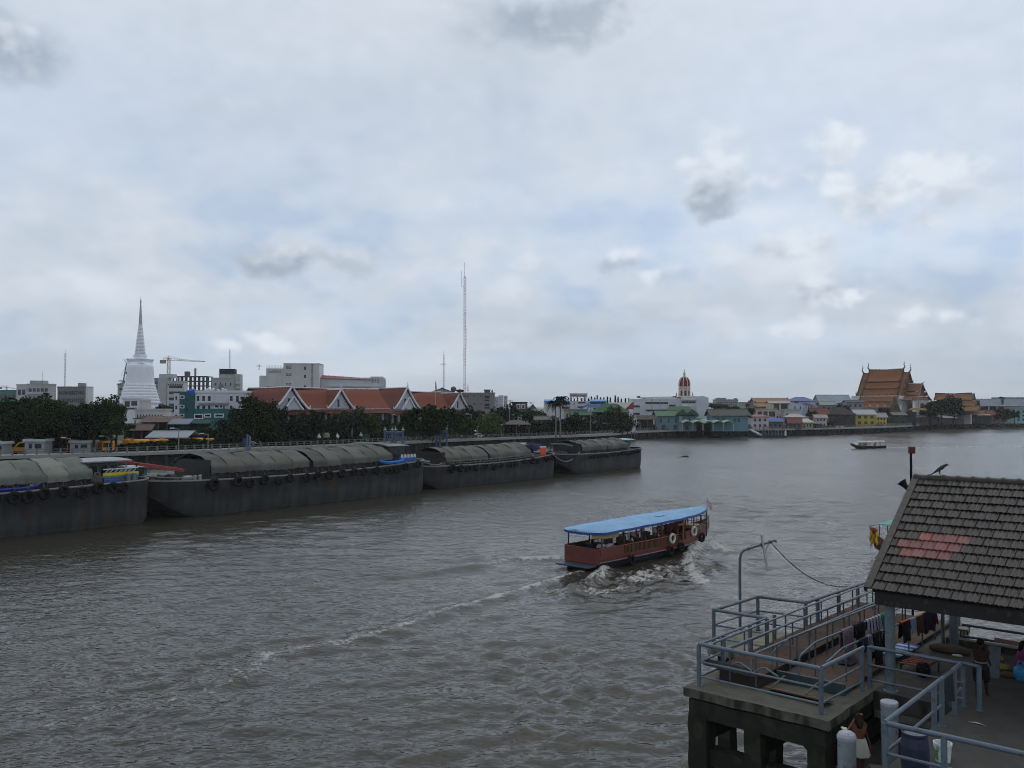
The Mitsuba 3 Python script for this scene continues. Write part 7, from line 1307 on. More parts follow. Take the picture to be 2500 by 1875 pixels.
# ------------------------------------------------------------------ right half of the far bank
fr, k, W, H, dep = house('green_roof_house', 'long light blue riverside house with a green roof and two small gables', 1606, 1700, 352, 1013, 1003, (.15, .225, .25), (.11, .165, .11), 'gable', wins=lambda W, H: [(W * a, W * b, H - 3.2, H - 1.3) for a, b in ((.05, .11), (.26, .30), (.44, .50), (.66, .70), (.80, .84), (.92, .95))] + [(W * a, W * b, .6, 2.6) for a, b in ((.1, .2), (.4, .5), (.7, .8))], dep=9, over=1.0)
for a in (.62, .88): put('gablet', fr(hull([(W * a - 2.6, -1.6, H + .1), (W * a + 2.6, -1.6, H + .1), (W * a, -1.6, H + 2.4), (W * a - 2.6, 3, H + .1), (W * a + 2.6, 3, H + .1), (W * a, 3, H + 2.4)])), 'far_paint_bsdf', (.05, .10, .075), k)
put('upper_roof', fr(hull([(W * .32, 4, H + .6), (W * 1.12, 4, H - 1), (W * .36, 7, H + 3.4), (W * .90, 7, H + 3.4), (W * .32, 11, H + .6), (W * 1.12, 11, H - 1)])), 'far_paint_bsdf', (.11, .165, .11), k)
put('front_bay', fr(box(W * .53, W * .62, -1.0, -.003, 0, H - .4)), 'far_paint_bsdf', (.19, .27, .31), k); put('blue_wall', fr(box(W + .01, W + 3.2, 2, 8, 0, H - 1.4)), 'far_paint_bsdf', (.12, .22, .26), k)
fr, k, W, H, dep = house('blue_house', 'light blue riverside house with a mossy grey roof', 1737, 1826, 352, 1012, 999, (.13, .215, .245), (.10, .098, .09), 'gable', wins=lambda W, H: [(W * a, W * b, H - 2.6, H - 1.2) for a, b in ((.06, .11), (.12, .17), (.18, .21), (.28, .34), (.35, .39))] + [(W * a, W * b, H - 3.0, H - 1.4) for a, b in ((.6, .66), (.72, .78))], dep=9, over=.9); put('end_gable', fr(hull([(W - .4, -1.2, H), (W + 2.6, 1, H - 1.4), (W + 1.1, 4.5, H + 1.6), (W + 2.6, 8, H - 1.4), (W - .4, 9, H)])), 'far_paint_bsdf', (.06, .12, .13), k)
aw = thing('wavy_awning', 'long pale green scalloped awning on posts along the promenade', 'awning'); D = 348; fr = yawed(1664, D, 3, 0); W = px(126, D)
for i in range(5): x0, x1 = W * i / 5, W * (i + 1) / 5; put('scallop', fr(sheet([[(x, y, hgt(1032, D) - .35 * y / 5 * 0 + .75 * math.sin(math.pi * (x - x0) / (x1 - x0)) + .12 * y) for y in (-1.5, 2.5, 6)] for x in np.linspace(x0 + .03, x1 - .03, 9)], -.12)), 'far_paint_bsdf', vary((.26, .34, .26), .12), aw)
for i in range(6): put('post', fr(box(W * i / 5 - .14, W * i / 5 + .14, -1.3, -1.0, 3, hgt(1033, D) - .1)), 'far_paint_bsdf', (.30, .31, .30), aw)
put('back_wall', fr(box(0, W, 5.4, 5.6, GZ, hgt(1034, D))), 'far_paint_bsdf', (.03, .035, .035), aw)
open_shed('brown_shed', 'dark brown shed with a pale eave left of the long light blue house', 1560, 1600, 345, 1024, 1014, (.075, .055, .045), 3, 0, 6, kind='shed')
house('yellow_gable', 'pale yellow gable top behind the mossy grey roof', 1733, 1748, 372, 1002, 998, (.5, .45, .28), (.5, .46, .3), 'gable', axis='y', wins=[])
fr, k, W, H = tower('office_block', 'grey office block on the skyline between dome and orange temple hall', 1748, 1802, 520, 978, (.25, .27, .27), 4, 9, fw=.6, fh=.5, z0=8); put('upper_storey', fr(box(1, 6.2, 1, 6, H + .31, H + 1.6)), 'far_paint_bsdf', (.25, .27, .27), k); put('stair_tower', fr(box(W - 1.6, W - .3, 1, 4, H + .31, H + 1.4)), 'far_paint_bsdf', (.2, .21, .22), k)
house('low_office', 'long low pale roofs right of the grey office block', 1803, 1822, 500, 991, 989, (.33, .34, .34), (.3, .3, .3), 'flat', n=4)


def temple(key, u, D, deg, L, tiers, roofc, border, gablec, rz):
    """ridge length L along local x, tiers: (half width at top, height, half width at bottom, height, extra length) from the ridge down"""
    fr = yawed(u, D, deg, 0)
    for i, (a, za, b, zb, ex) in enumerate(tiers):
        for s in (-1, 1):
            P = np.array([[(x, s * (a + (b - a) * t), za + (zb - za) * (t + .16 * math.sin(math.pi * t))) for t in np.linspace(0, 1, 5)] for x in (-ex, L + ex)]); P = P if s > 0 else P[::-1]
            r = put('roof', fr(sheet(P[::-1], .18)), 'far_paint_bsdf', vary(roofc, .06), key)
            n = 7; w = (b - a)
            for x0, x1 in ((-ex + .02, -ex + .9), (L + ex - .9, L + ex - .02)): Q = np.array([[(x, s * (a + w * t), za + (zb - za) * (t + .16 * math.sin(math.pi * t)) + .12) for t in np.linspace(0, 1, 5)] for x in (x0, x1)]); put('border', fr(sheet((Q if s > 0 else Q[::-1])[::-1], .06)), 'far_paint_bsdf', border, r)
            for t0, t1 in ((.86, 1.0),): Q = np.array([[(x, s * (a + w * t), za + (zb - za) * (t + .16 * math.sin(math.pi * t)) + .13) for t in (t0, t1)] for x in (-ex, L + ex)]); put('border', fr(sheet((Q if s > 0 else Q[::-1])[::-1], .06)), 'far_paint_bsdf', border, r)
        for x in (-ex - .1, L + ex + .1):
            for s in (-1, 1): put('bargeboard', fr(tube([(x, s * (a + (b - a) * t), za + (zb - za) * (t + .16 * math.sin(math.pi * t)) + .35) for t in np.linspace(0, 1, 5)] + [(x, s * (b + .5), zb + .5), (x, s * (b + .55), zb + 1.6)], [.32, .32, .32, .32, .32, .28, .05], 6)), 'far_paint_bsdf', gablec, key)
    return fr


D = 500; u0 = 2124; tk = thing('temple_hall', 'huge temple hall with a tiered steep orange roof and curved finials', 'temple'); S = px(1, D); zz = lambda v: hgt(v, D)
OR, BD_, GB = (.195, .092, .040), (.055, .075, .07), (.10, .075, .05)
LT = 18.0
fr = temple(tk, u0, D, -40, LT, [(0, zz(904), 6.2, zz(933), 0), (6.5, zz(936), 9.2, zz(950), .2), (9.5, zz(953), 12.2, zz(965), .4), (12.4, zz(966), 16.0, zz(981), .8), (16.2, zz(984), 19.5, zz(996), 1.6)], OR, BD_, GB, 0)
XG = LT + 3.2
for s in (-1, 1):
    P = np.array([[(x, s * a, b) for a, b in ((0, zz(904) - 1.6), (6.2, zz(933) - 1.4), (9.4, zz(951.5) - 1.0), (12.4, zz(966) - .5))] for x in (-3.2, XG)]); put('roof', fr(sheet((P if s < 0 else P[::-1]), .18)), 'far_paint_bsdf', np.array(OR) * .95, tk)
    for x in (-3.3, XG + .1): put('bargeboard', fr(tube([(x, s * a, b + .3) for a, b in ((0, zz(904) - 1.6), (6.2, zz(933) - 1.4), (9.4, zz(951.5) - 1.0), (12.4, zz(966) - .5), (13.1, zz(966) + .2), (13.2, zz(966) + 2.2))], [.38, .38, .38, .38, .3, .06], 6)), 'far_paint_bsdf', GB, tk)
    for x in (-.1, LT + .1, XG): put('hook_finial', fr(tube([(x, s * 6.3, zz(935)), (x, s * 7.2, zz(934)), (x, s * 7.3, zz(928))], [.3, .25, .05], 5)), 'far_paint_bsdf', GB, tk); put('hook_finial', fr(tube([(x, s * 9.4, zz(951)), (x, s * 10.2, zz(950)), (x, s * 10.4, zz(944))], [.3, .25, .05], 5)), 'far_paint_bsdf', GB, tk)
for x, q, z0 in ((-.1, -1, zz(904)), (LT + .1, 1, zz(904)), (-3.3, -1, zz(904) - 1.6), (XG + .1, 1, zz(904) - 1.6)): put('finial', fr(tube([(x, 0, z0), (x + q * .9, 0, z0 + 1.6), (x + q * .4, 0, z0 + 3.0), (x + q * 1.0, 0, z0 + 4.8)], [.5, .32, .2, .05], 6)), 'far_paint_bsdf', (.16, .15, .13), tk)
put('ridge', fr(tube([(0, 0, zz(902.5)), (LT / 2, 0, zz(904)), (LT, 0, zz(902.5))], .35, 6)), 'far_paint_bsdf', (.22, .22, .21), tk)
put('gable_panel', fr(hull([(x, y, z) for x in (-2.9, XG - .4) for y, z in ((-11.6, zz(966)), (11.6, zz(966)), (0, zz(912)))])), 'far_paint_bsdf', (.10, .055, .035), tk)
put('wall', fr(box(-6, XG, -13, 13, GZ, zz(967))), 'far_paint_bsdf', (.52, .51, .52), tk)
for y in np.linspace(-13.5, 13.5, 7): put('column', fr(rod((XG + 6, y, GZ), (XG + 6, y, zz(977)), .75, 10)), 'far_paint_bsdf', (.62, .60, .60), tk)
for x in np.linspace(-6, XG, 8): put('column', fr(rod((x, -17.5, GZ), (x, -17.5, zz(990)), .65, 10)), 'far_paint_bsdf', (.60, .58, .58), tk)
for a, b, za, zb, xb in ((0, 5.6, zz(939), zz(957), XG + 6.8), (5.9, 8.6, zz(959), zz(967), XG + 7.2), (8.9, 15.0, zz(969), zz(978), XG + 7.4)):
    for s in (-1, 1): P = np.array([[(x, s * a, za), (x, s * (a + b) / 2, (za + zb) / 2 - .3), (x, s * b, zb)] for x in (XG - 1, xb)]); put('porch_roof', fr(sheet(P if s < 0 else P[::-1], .18)), 'far_paint_bsdf', (.17, .085, .055), tk); put('bargeboard', fr(tube([P[1][j] + [.1, 0, .3] for j in range(3)], .3, 6)), 'far_paint_bsdf', (.26, .15, .10), tk)
put('porch_gable', fr(hull([(x, y, z) for x in (XG + 6.0, XG + 6.2) for y, z in ((-8.2, zz(968)), (8.2, zz(968)), (0, zz(941)))])), 'far_paint_bsdf', (.13, .065, .045), tk); put('porch_ridge', fr(tube([(XG - 1, 0, zz(938)), (XG + 6, 0, zz(939)), (XG + 8.2, 0, zz(934))], [.4, .4, .12], 6)), 'far_paint_bsdf', (.45, .42, .38), tk)
put('entablature', fr(box(XG + 5.3, XG + 6.7, -14.2, 14.2, zz(977) + .01, zz(971))), 'far_paint_bsdf', (.24, .13, .10), tk)
put('doorway', fr(box(XG + .005, XG + .06, -2.2, 2.2, GZ + 2, zz(980))), 'pane_bsdf', (.10, .02, .02), tk); put('dark_bay', fr(box(XG + .005, XG + .05, 8.6, 11.6, GZ + 1, zz(981))), 'pane_bsdf', (.04, .03, .03), tk); put('lower_gable', fr(hull([(14, -19.5, GZ), (25, -19.5, GZ), (19, -19.5, zz(968)), (14, -18.6, GZ), (25, -18.6, GZ), (19, -18.6, zz(968))])), 'far_paint_bsdf', (.11, .10, .07), tk)
put('gate_roof', fr(hull([(27, -24, zz(1001)), (36, -24, zz(1001)), (28, -22.5, zz(996)), (35, -22.5, zz(996)), (27, -21, zz(1001)), (36, -21, zz(1001))])), 'far_paint_bsdf', (.19, .15, .06), tk)
D = 520; t2 = thing('temple_hall', 'lower orange roofed temple hall right of the big round tree', 'temple'); zz = lambda v: hgt(v, D)
fr = temple(t2, 2285, D, -34, 20, [(0, zz(962), 5.5, zz(977), 0), (5.8, zz(979), 9.5, zz(991), 1.8), (9.8, zz(993), 15, zz(1003), 4)], (.19, .10, .045), (.06, .06, .05), (.09, .10, .08), 0); put('gable_panel', fr(hull([(x, y, z) for x in (1, 19.2) for y, z in ((-9.0, zz(992)), (9, zz(992)), (0, zz(964)))])), 'far_paint_bsdf', (.11, .095, .06), t2); put('wall', fr(box(0, 19, -9, 9, GZ, zz(993))), 'far_paint_bsdf', (.40, .37, .33), t2)
put('ridge', fr(tube([(-.5, 0, zz(960.5)), (9, 0, zz(962)), (19, 0, zz(960.5))], .4, 6)), 'far_paint_bsdf', (.10, .10, .09), t2); put('front_roof', fr(hexa([[17, -14, zz(1011)], [27, -14, zz(1011)], [26, -7, zz(1003)], [18, -7, zz(1003)], [17, -14, zz(1010)], [27, -14, zz(1010)], [26, -7, zz(1002)], [18, -7, zz(1002)]])), 'far_paint_bsdf', (.19, .11, .06), t2)
# orange roofed temple hall in the middle and its neighbours
D = 440; t3 = thing('temple_hall', 'small temple hall with a pale edged orange roof and cream verandas', 'temple'); zz = lambda v: hgt(v, D); fr = temple(t3, 1836, D, 4, px(88, D), [(0, zz(973), 4.8, zz(983), 0), (5.0, zz(985), 8.0, zz(993), .9)], (.30, .185, .105), (.36, .32, .30), (.30, .24, .22), 0)
put('ridge', fr(bar((-.4, 0, zz(972.5)), (px(88, D) + .4, 0, zz(972.5)), .4, .5)), 'far_paint_bsdf', (.5, .48, .46), t3); put('gable_panel', fr(hull([(x, y, z) for x in (.3, px(87, D)) for y, z in ((-7.6, zz(993)), (7.6, zz(993)), (0, zz(974)))])), 'far_paint_bsdf', (.22, .17, .15), t3); put('wall', fr(box(0, px(88, D), -7, 7, GZ, zz(993))), 'far_paint_bsdf', (.2, .19, .18), t3)
house('cream_house', 'cream two storey house with arched verandas below the orange temple hall', 1846, 1896, 390, 1000, 999, (.42, .36, .28), (.36, .31, .25), 'flat', wins=lambda W, H: [(W * a, W * b, H - 3.2, H - .8) for a, b in ((.06, .28), (.34, .56), (.62, .92))], frame=(.48, .42, .34))
house('tall_house', 'pale veranda house rising beside the small orange temple hall', 1880, 1928, 400, 983, 978, (.40, .36, .34), (.34, .28, .26), 'gable', wins=lambda W, H: [(W * a, W * b, H - 3.4, H - .6) for a, b in ((.18, .46), (.55, .9))] + [(W * .1, W * .4, H - 9, H - 6), (W * .5, W * .9, H - 8.5, H - 6)])
fr, k, W, H, dep = house('blue_white_house', 'pale blue house with a rounded blue roof', 1930, 1988, 415, 979, 969, (.40, .46, .54), (.15, .17, .30), 'hip', wins=lambda W, H: [(W * a, W * b, H - 4.4, H - 2.6) for a, b in ((.16, .22), (.38, .44), (.62, .66), (.74, .78), (.86, .9))], over=.8); put('red_panel', fr(box(W * .16, W * .32, -.3, -.05, H - .9, H + .1)), 'far_paint_bsdf', (.30, .10, .06), k); put('lower_roof', fr(hexa([[W * .55, -1.2, H - 1.2], [W + .6, -1.2, H - 2.4], [W + .6, 3, H - 1.2], [W * .55, 3, H], [W * .55, -1.2, H - 1], [W + .6, -1.2, H - 2.2], [W + .6, 3, H - 1], [W * .55, 3, H + .2]])), 'far_paint_bsdf', (.24, .22, .26), k)
for i in range(5): put('stair_flight', fr(bar((W * .52 + i * .5, -.4, H - 3 - i * 1.1), (W * .52 + i * .5 + 1.4, -.4, H - 4.1 - i * 1.1), .3, .5)), 'far_paint_bsdf', (.45, .5, .56), k)
for row in (('grey_hall', 'large hall with a pale blue grey roof left of the big orange temple', 2002, 2080, 520, 982, 964, (.22, .26, .27), (.24, .29, .31), 'gable'), ('small_house', 'grey green roofed house with a teal side left of the temple', 2004, 2042, 430, 987, 980, (.14, .22, .22), (.26, .26, .23), 'gable'),
            ('small_house', 'narrow pale house with dark windows among the roofs', 1914, 1952, 390, 1003, 1000, (.38, .38, .36), (.30, .30, .28), 'flat'), ('small_house', 'house with a pale hipped roof among the low roofs', 1922, 1964, 386, 1018, 1010, (.33, .31, .29), (.40, .37, .34), 'hip'), ('small_house', 'long rusty brown roofed house below the grey hall', 1982, 2022, 410, 1008, 996, (.20, .15, .13), (.17, .075, .05), 'gable'),
            ('small_house', 'small white fronted house with a pink roof by the promenade', 1834, 1876, 372, 1017, 1012, (.42, .40, .40), (.30, .15, .13), 'hip'), ('blue_roof_shed', 'low shed with a blue sloping roof by the promenade', 1872, 1912, 376, 1030, 1022, (.13, .13, .14), (.09, .14, .28), 'shed'), ('small_house', 'red roofed hut with dark arched openings by the promenade', 1925, 1956, 378, 1030, 1020, (.14, .11, .10), (.17, .075, .07), 'gable'),
            ('small_house', 'cream roofed hut right of the red roofed hut', 1957, 1984, 382, 1031, 1022, (.30, .27, .22), (.44, .41, .31), 'hip'), ('small_house', 'pale walled yard house behind the plants', 1990, 2018, 395, 1018, 1012, (.36, .36, .34), (.30, .26, .24), 'gable'), ('brown_house', 'big dark brown weathered house left of the yellow house', 2022, 2088, 415, 1012, 994, (.055, .045, .04), (.06, .045, .04), 'hip'),
            ('grey_house', 'two storey grey house standing in front of the temple roof', 2068, 2108, 450, 981, 977, (.24, .24, .25), (.10, .10, .10), 'gable'), ('yellow_house', 'bright yellow riverside house with a pale grey roof', 2088, 2138, 425, 1010, 1000, (.36, .29, .05), (.33, .33, .33), 'gable'), ('yellow_house', 'smaller yellow and orange house beside the bright yellow one', 2138, 2164, 432, 1016, 1008, (.44, .32, .07), (.30, .28, .26), 'gable'),
            ('dark_house', 'dark green stilted house right of the yellow houses', 2168, 2212, 445, 1012, 1006, (.05, .065, .06), (.16, .14, .12), 'gable'), ('dark_house', 'blue black house with white sills among the shacks', 2212, 2236, 455, 1012, 1007, (.03, .035, .055), (.05, .05, .05), 'flat'), ('red_house', 'dark red roofed house right of the big temple', 2228, 2266, 480, 1000, 978, (.20, .13, .11), (.13, .05, .04), 'hip'),
            ('shack', 'brown tin roofed shack left of the pair on the embankment', 2232, 2262, 470, 1019, 1014, (.09, .08, .075), (.15, .125, .115), 'shed'), ('shack', 'brown tin roofed shack with a torn pale patch', 2262, 2296, 482, 1018, 1012, (.08, .07, .065), (.16, .13, .12), 'shed'), ('shack', 'grey shack roof below the big round tree', 2296, 2334, 495, 1021, 1016, (.07, .065, .065), (.19, .18, .17), 'shed'),
            ('shack', 'white roofed shack at the foot of the second temple', 2322, 2352, 500, 1014, 1011, (.09, .08, .08), (.42, .41, .39), 'shed'), ('shack', 'dark shack with a pale awning right of the white roofed one', 2352, 2384, 508, 1014, 1010, (.035, .032, .03), (.12, .08, .07), 'shed'), ('shack', 'long white eaved shack toward the right end', 2384, 2416, 512, 1014, 1011, (.06, .055, .05), (.40, .39, .37), 'shed'), ('brown_house', 'reddish roofed house near the right end of the bank', 2410, 2444, 515, 1011, 1002, (.16, .11, .09), (.17, .075, .05), 'gable')):
    house(row[0], row[1], *row[2:], n=3, frame=None)
fr, k, W, H, dep = house('long_hall', 'long grey roofed hall on columns at the right end of the skyline', 2372, 2520, 560, 987, 974, (.04, .045, .05), (.17, .19, .21), 'gable', wins=[], over=1.2, dep=16, cat_='hall')
for i in range(8): put('column', fr(box(W * i / 7.5 - .3, W * i / 7.5 + .3, -1.2, -.6, 0, H - .2)), 'far_paint_bsdf', (.33, .34, .35), k)
put('fascia', fr(box(-1.2, W + 1, -1.5, -1.25, H - 1.2, H - .3)), 'far_paint_bsdf', (.38, .40, .41), k)
house('teal_house', 'pale teal house at the right edge of the bank', 2478, 2530, 520, 998, 994, (.20, .33, .32), (.22, .24, .24), 'flat', n=4)
for i, (u0, u1, D, v) in enumerate(((2236, 2262, 640, 978), (2440, 2500, 760, 972), (1805, 1838, 700, 984), (1985, 2012, 560, 979))): tower('distant_block', ('low bluish block far behind the red roofed house', 'far grey block behind the long hall', 'far pale block left of the small orange temple', 'far grey block behind the pale blue house')[i], u0, u1, D, v, (.25, .28, .30), 2, 5, fw=.5, fh=.5, z0=8)

# ------------------------------------------------------------------ undergrowth, walls and people's things along the far promenade
def bank_pt(u, back, z=GZ): D = bank_at(u); p = off(u, D); i = int(np.argmin(np.hypot(BD[:, 0] - p[0], BD[:, 1] - p[1]))); q = p[:2] + BIN[i] * back; return np.array([q[0], q[1], z]), BTAN[i]
def hedge(label, u0, u1, back, h, col, dens=9, wide=2.2):
    r = np.random.default_rng(int(u0) + 700); us = np.arange(u0, u1, 4.0); P = []
    for u in us: b, t = bank_pt(u, back); m = int(dens * 14); d = r.normal(size=(m, 3)) * [1.0, wide * .5, .0]; hh = h * (.55 + .75 * meshkit.noise(np.array([[u * .045, back * .3, 1.0]]), 4)[0]); P.append(np.column_stack([b[0] + d[:, 0] + d[:, 1] * -t[1] * .8, b[1] + d[:, 1] * t[0], GZ + hh * np.sqrt(r.uniform(0, 1, m)) * np.clip(1.1 - .25 * np.abs(d[:, 1]), .3, 1)]))
    P = np.vstack(P); m = len(P); a = r.normal(size=(m, 3)); a /= np.linalg.norm(a, axis=1, keepdims=True); b = np.cross(a, r.normal(size=(m, 3))); b /= np.linalg.norm(b, axis=1, keepdims=True); s = .34 * r.uniform(.6, 1.5, (m, 1)) * (1 + bank_at((u0 + u1) / 2) / 600)
    V = np.stack([P - a * s, P + b * s * .55, P + a * s, P - b * s * .55], 1).reshape(-1, 3); i = np.arange(m)[:, None] * 4; k = put('hedge', (V, np.vstack([i + [0, 1, 2], i + [0, 2, 3]])), 'leaf_bsdf', col, None, label, 'hedge', None, 'stuff')


for a in (('tall dark undergrowth in the shade of the grove', -60, 330, 26, 9.5, DARKG, 16, 5), ('clipped green hedge before the yellow trucks', 330, 560, 6.5, 2.0, (.024, .042, .014)), ('dark shrubs under the museum trees', 560, 760, 12, 4.6, DARKG, 12, 4), ('low green hedge before the museum', 700, 940, 5.4, 1.5, (.02, .034, .012)), ('dark shrubs under the museum arcade', 760, 1110, 14, 5.0, DARKG, 10, 4), ('garden shrubs around the palms', 1110, 1420, 14, 4.2, GREEN, 9, 4), ('garden shrubs behind the grey hut', 1420, 1560, 14, 5.0, DARKG, 9, 4),
          ('green shrubs before the light blue houses', 1560, 1740, 9, 2.6, GREEN, 6, 3), ('mixed plants in the waterside yards', 1985, 2060, 6.0, 2.4, (.03, .055, .02), 7, 3), ('shrubs and clutter plants by the shacks', 2160, 2330, 8, 2.2, DARKG, 5, 3), ('dark shrubs at the right end of the bank', 2420, 2510, 8, 4.5, DARKG, 7, 4)): hedge(*a)


def vehicle(name, label, cat_, u, back, L, W, H, body, kind, deg=None, group=None):
    b, t = bank_pt(u, back); t = t if deg is None else np.array([math.cos(math.radians(deg)), math.sin(math.radians(deg))]); fr = Frame(b, t); k = thing(name, label, cat_, group); R = .42 if L > 4.6 else .32
    for x in (L * .18, L * .80):
        for y in (.12, W - .12): w = put('wheel', fr(mv(mv(lathe([(R, -.13), (R, .13), (R * .55, .14), (0, .12)], 16), R=rotx(math.pi / 2)), (x, y, R))), 'matte_bsdf', (.02, .02, .02), k)
    if kind == 'car':
        put('body', fr(cbox(0, L, 0, W, .28, .86, .10)), 'near_paint_bsdf', body, k); put('cabin', fr(hull([(L * .16, .12, .86), (L * .84, .12, .86), (L * .28, .25, H), (L * .68, .25, H), (L * .16, W - .12, .86), (L * .84, W - .12, .86), (L * .28, W - .25, H), (L * .68, W - .25, H)])), 'near_paint_bsdf', body, k)
        for a, b_ in ((.26, .46), (.49, .70)): put('window', fr(hull([(L * a, .13, .92), (L * b_, .13, .92), (L * (a + .03), .21, H - .12), (L * (b_ - .04), .21, H - .12), (L * a, .20, .92), (L * b_, .20, .92)])), 'pane_bsdf', (.02, .025, .03), k)
        put('windscreen', fr(hull([(L * .85, .2, .92), (L * .85, W - .2, .92), (L * .70, .3, H - .08), (L * .70, W - .3, H - .08), (L * .82, .2, .9), (L * .82, W - .2, .9)])), 'pane_bsdf', (.02, .025, .03), k)
    elif kind == 'pickup':
        put('body', fr(cbox(0, L, 0, W, .4, .95, .08)), 'near_paint_bsdf', body, k); put('cabin', fr(hull([(L * .42, .1, .95), (L * .86, .1, .95), (L * .46, .2, H), (L * .72, .2, H), (L * .42, W - .1, .95), (L * .86, W - .1, .95), (L * .46, W - .2, H), (L * .72, W - .2, H)])), 'near_paint_bsdf', body, k); put('window', fr(hull([(L * .48, .12, 1.0), (L * .78, .12, 1.0), (L * .5, .16, H - .12), (L * .70, .16, H - .12), (L * .48, .2, 1.0), (L * .78, .2, 1.0)])), 'pane_bsdf', (.02, .025, .03), k)
        put('load_frame', fr(cat(tube([(.2, .1, .9), (.3, .1, H), (L * .4, .1, H)], .05, 6), tube([(.2, W - .1, .9), (.3, W - .1, H), (L * .4, W - .1, H)], .05, 6))), 'near_paint_bsdf', (.6, .6, .6), k)
    else:
        put('chassis', fr(box(0, L, .2, W - .2, .5, .75)), 'matte_bsdf', (.03, .03, .03), k); put('cab', fr(cbox(L * .72, L, 0, W, .7, H, .12)), 'near_paint_bsdf', body, k); put('cab_window', fr(box(L * .76, L * .92, -.03, .05, H * .58, H * .86)), 'pane_bsdf', (.02, .025, .03), k); put('windscreen', fr(box(L - .02, L + .03, .2, W - .2, H * .56, H * .88)), 'pane_bsdf', (.02, .025, .03), k)
        put('headlight', fr(box(L - .02, L + .04, .15, .4, .8, 1.0)), 'near_paint_bsdf', (.6, .6, .55), k); put('headlight', fr(box(L - .02, L + .04, W - .4, W - .15, .8, 1.0)), 'near_paint_bsdf', (.6, .6, .55), k)
        if kind == 'tank': put('tank', fr(mv(mv(lathe([(0, 0), (.7, .05), (.95, .25), (.98, L * .35), (.95, L * .62), (.7, L * .68), (0, L * .69)], 20, True), R=roty(math.pi / 2)), (.05, W / 2, 1.75))), 'near_paint_bsdf', body, k)
        elif kind == 'box': put('load_box', fr(cbox(0, L * .69, 0, W, .78, H * .95, .05)), 'near_paint_bsdf', np.array(body) * .85, k); put('stripe', fr(box(.02, L * .68, -.02, -.003, 1.2, 1.45)), 'near_paint_bsdf', (.3, .12, .03), k)
        else: put('load_bed', fr(cat(box(0, L * .69, 0, .1, .78, 1.5), box(0, L * .69, W - .1, W, .78, 1.5), box(0, .1, .101, W - .101, .78, 1.5), box(0, L * .69, .101, W - .101, .76, .85))), 'near_paint_bsdf', np.array(body) * .8, k); put('arm', fr(cat(bar((.8, W / 2, 1.2), (L * .4, W / 2, 2.4), .25, .25), bar((L * .4, W / 2, 2.4), (L * .9, W / 2, H + .2), .22, .22))), 'near_paint_bsdf', (.50, .30, .03), k)
    return k


YEL = (.56, .27, .025)
for la, u, bk, L, kind, deg in (('yellow dump truck parked under the leftmost trees', 22, 10, 4.6, 'bed', 10), ('yellow truck nose poking out beside the second white hut', 248, 9, 4.5, 'bed', 180), ('yellow truck seen head on with a big windscreen', 275, 9, 5.0, 'box', -70), ('yellow box truck right of the head on truck', 312, 11, 5.4, 'box', 180), ('yellow tank truck under the left end of the pale grey roof', 362, 11, 5.2, 'tank', 0), ('yellow crane truck under the pale grey roof', 396, 12, 5.5, 'bed', 0), ('yellow box truck near the middle of the pale grey roof', 424, 13, 5.0, 'bed', 180), ('yellow truck with a raised arm beside the dark green hall', 472, 13, 5.2, 'bed', 0), ('yellow tank truck with a long round tank', 514, 11, 5.8, 'tank', 0), ('small yellow truck beside the round tank truck', 566, 13, 4.2, 'bed', 180)):
    vehicle('utility_truck', la, 'truck', u, bk, L, 2.1, 2.6, vary(YEL, .12), kind, deg, 'yellow utility trucks behind the fence')
for la, u, bk, kind, c in (('white pickup with a load frame left of the museum', 645, 8, 'pickup', (.55, .55, .56)), ('silver van like car beside the white pickup', 675, 9, 'car', (.40, .41, .43)), ('white car half hidden by the low hedge', 705, 9, 'car', (.5, .5, .5)), ('white car by the stone benches', 728, 8, 'car', (.5, .5, .5)), ('blue grey truck like car behind the farther blue gate', 1040, 10, 'car', (.15, .18, .26)), ('dark car behind the railing left of the white lamps', 1110, 9, 'car', (.12, .12, .13)), ('white van parked before the low wall', 1184, 10, 'car', (.58, .58, .58)), ('white minibus beside the grey brown roof', 1216, 10, 'car', (.55, .55, .55)), ('small white car on the promenade by the light blue house', 1641, 4.6, 'car', (.5, .5, .5))):
    vehicle('parked_car', la, 'car', u, bk, 4.3, 1.7, 1.5, c, kind, None, 'cars parked behind the promenade')
for la, u0, u1, vt, c in (('small white kiosk with a pale flat roof under the grove', 62, 110, 1078, (.27, .28, .30)), ('white kiosk with dark windows under the grove', 174, 222, 1081, (.30, .31, .33)), ('pale kiosk cut by the left picture edge', -14, 10, 1084, (.24, .25, .25))):
    D = bank_at((u0 + u1) / 2) + 5.5; fr, k, W, H, dep = house('kiosk', la, u0, u1, D, vt, vt - 1, c, (.36, .38, .38), 'flat', wins=lambda W, H: [(W * .2, W * .38, H * .5, H * .85), (W * .5, W * .85, H * .5, H * .85)], dep=3, cat_='kiosk')
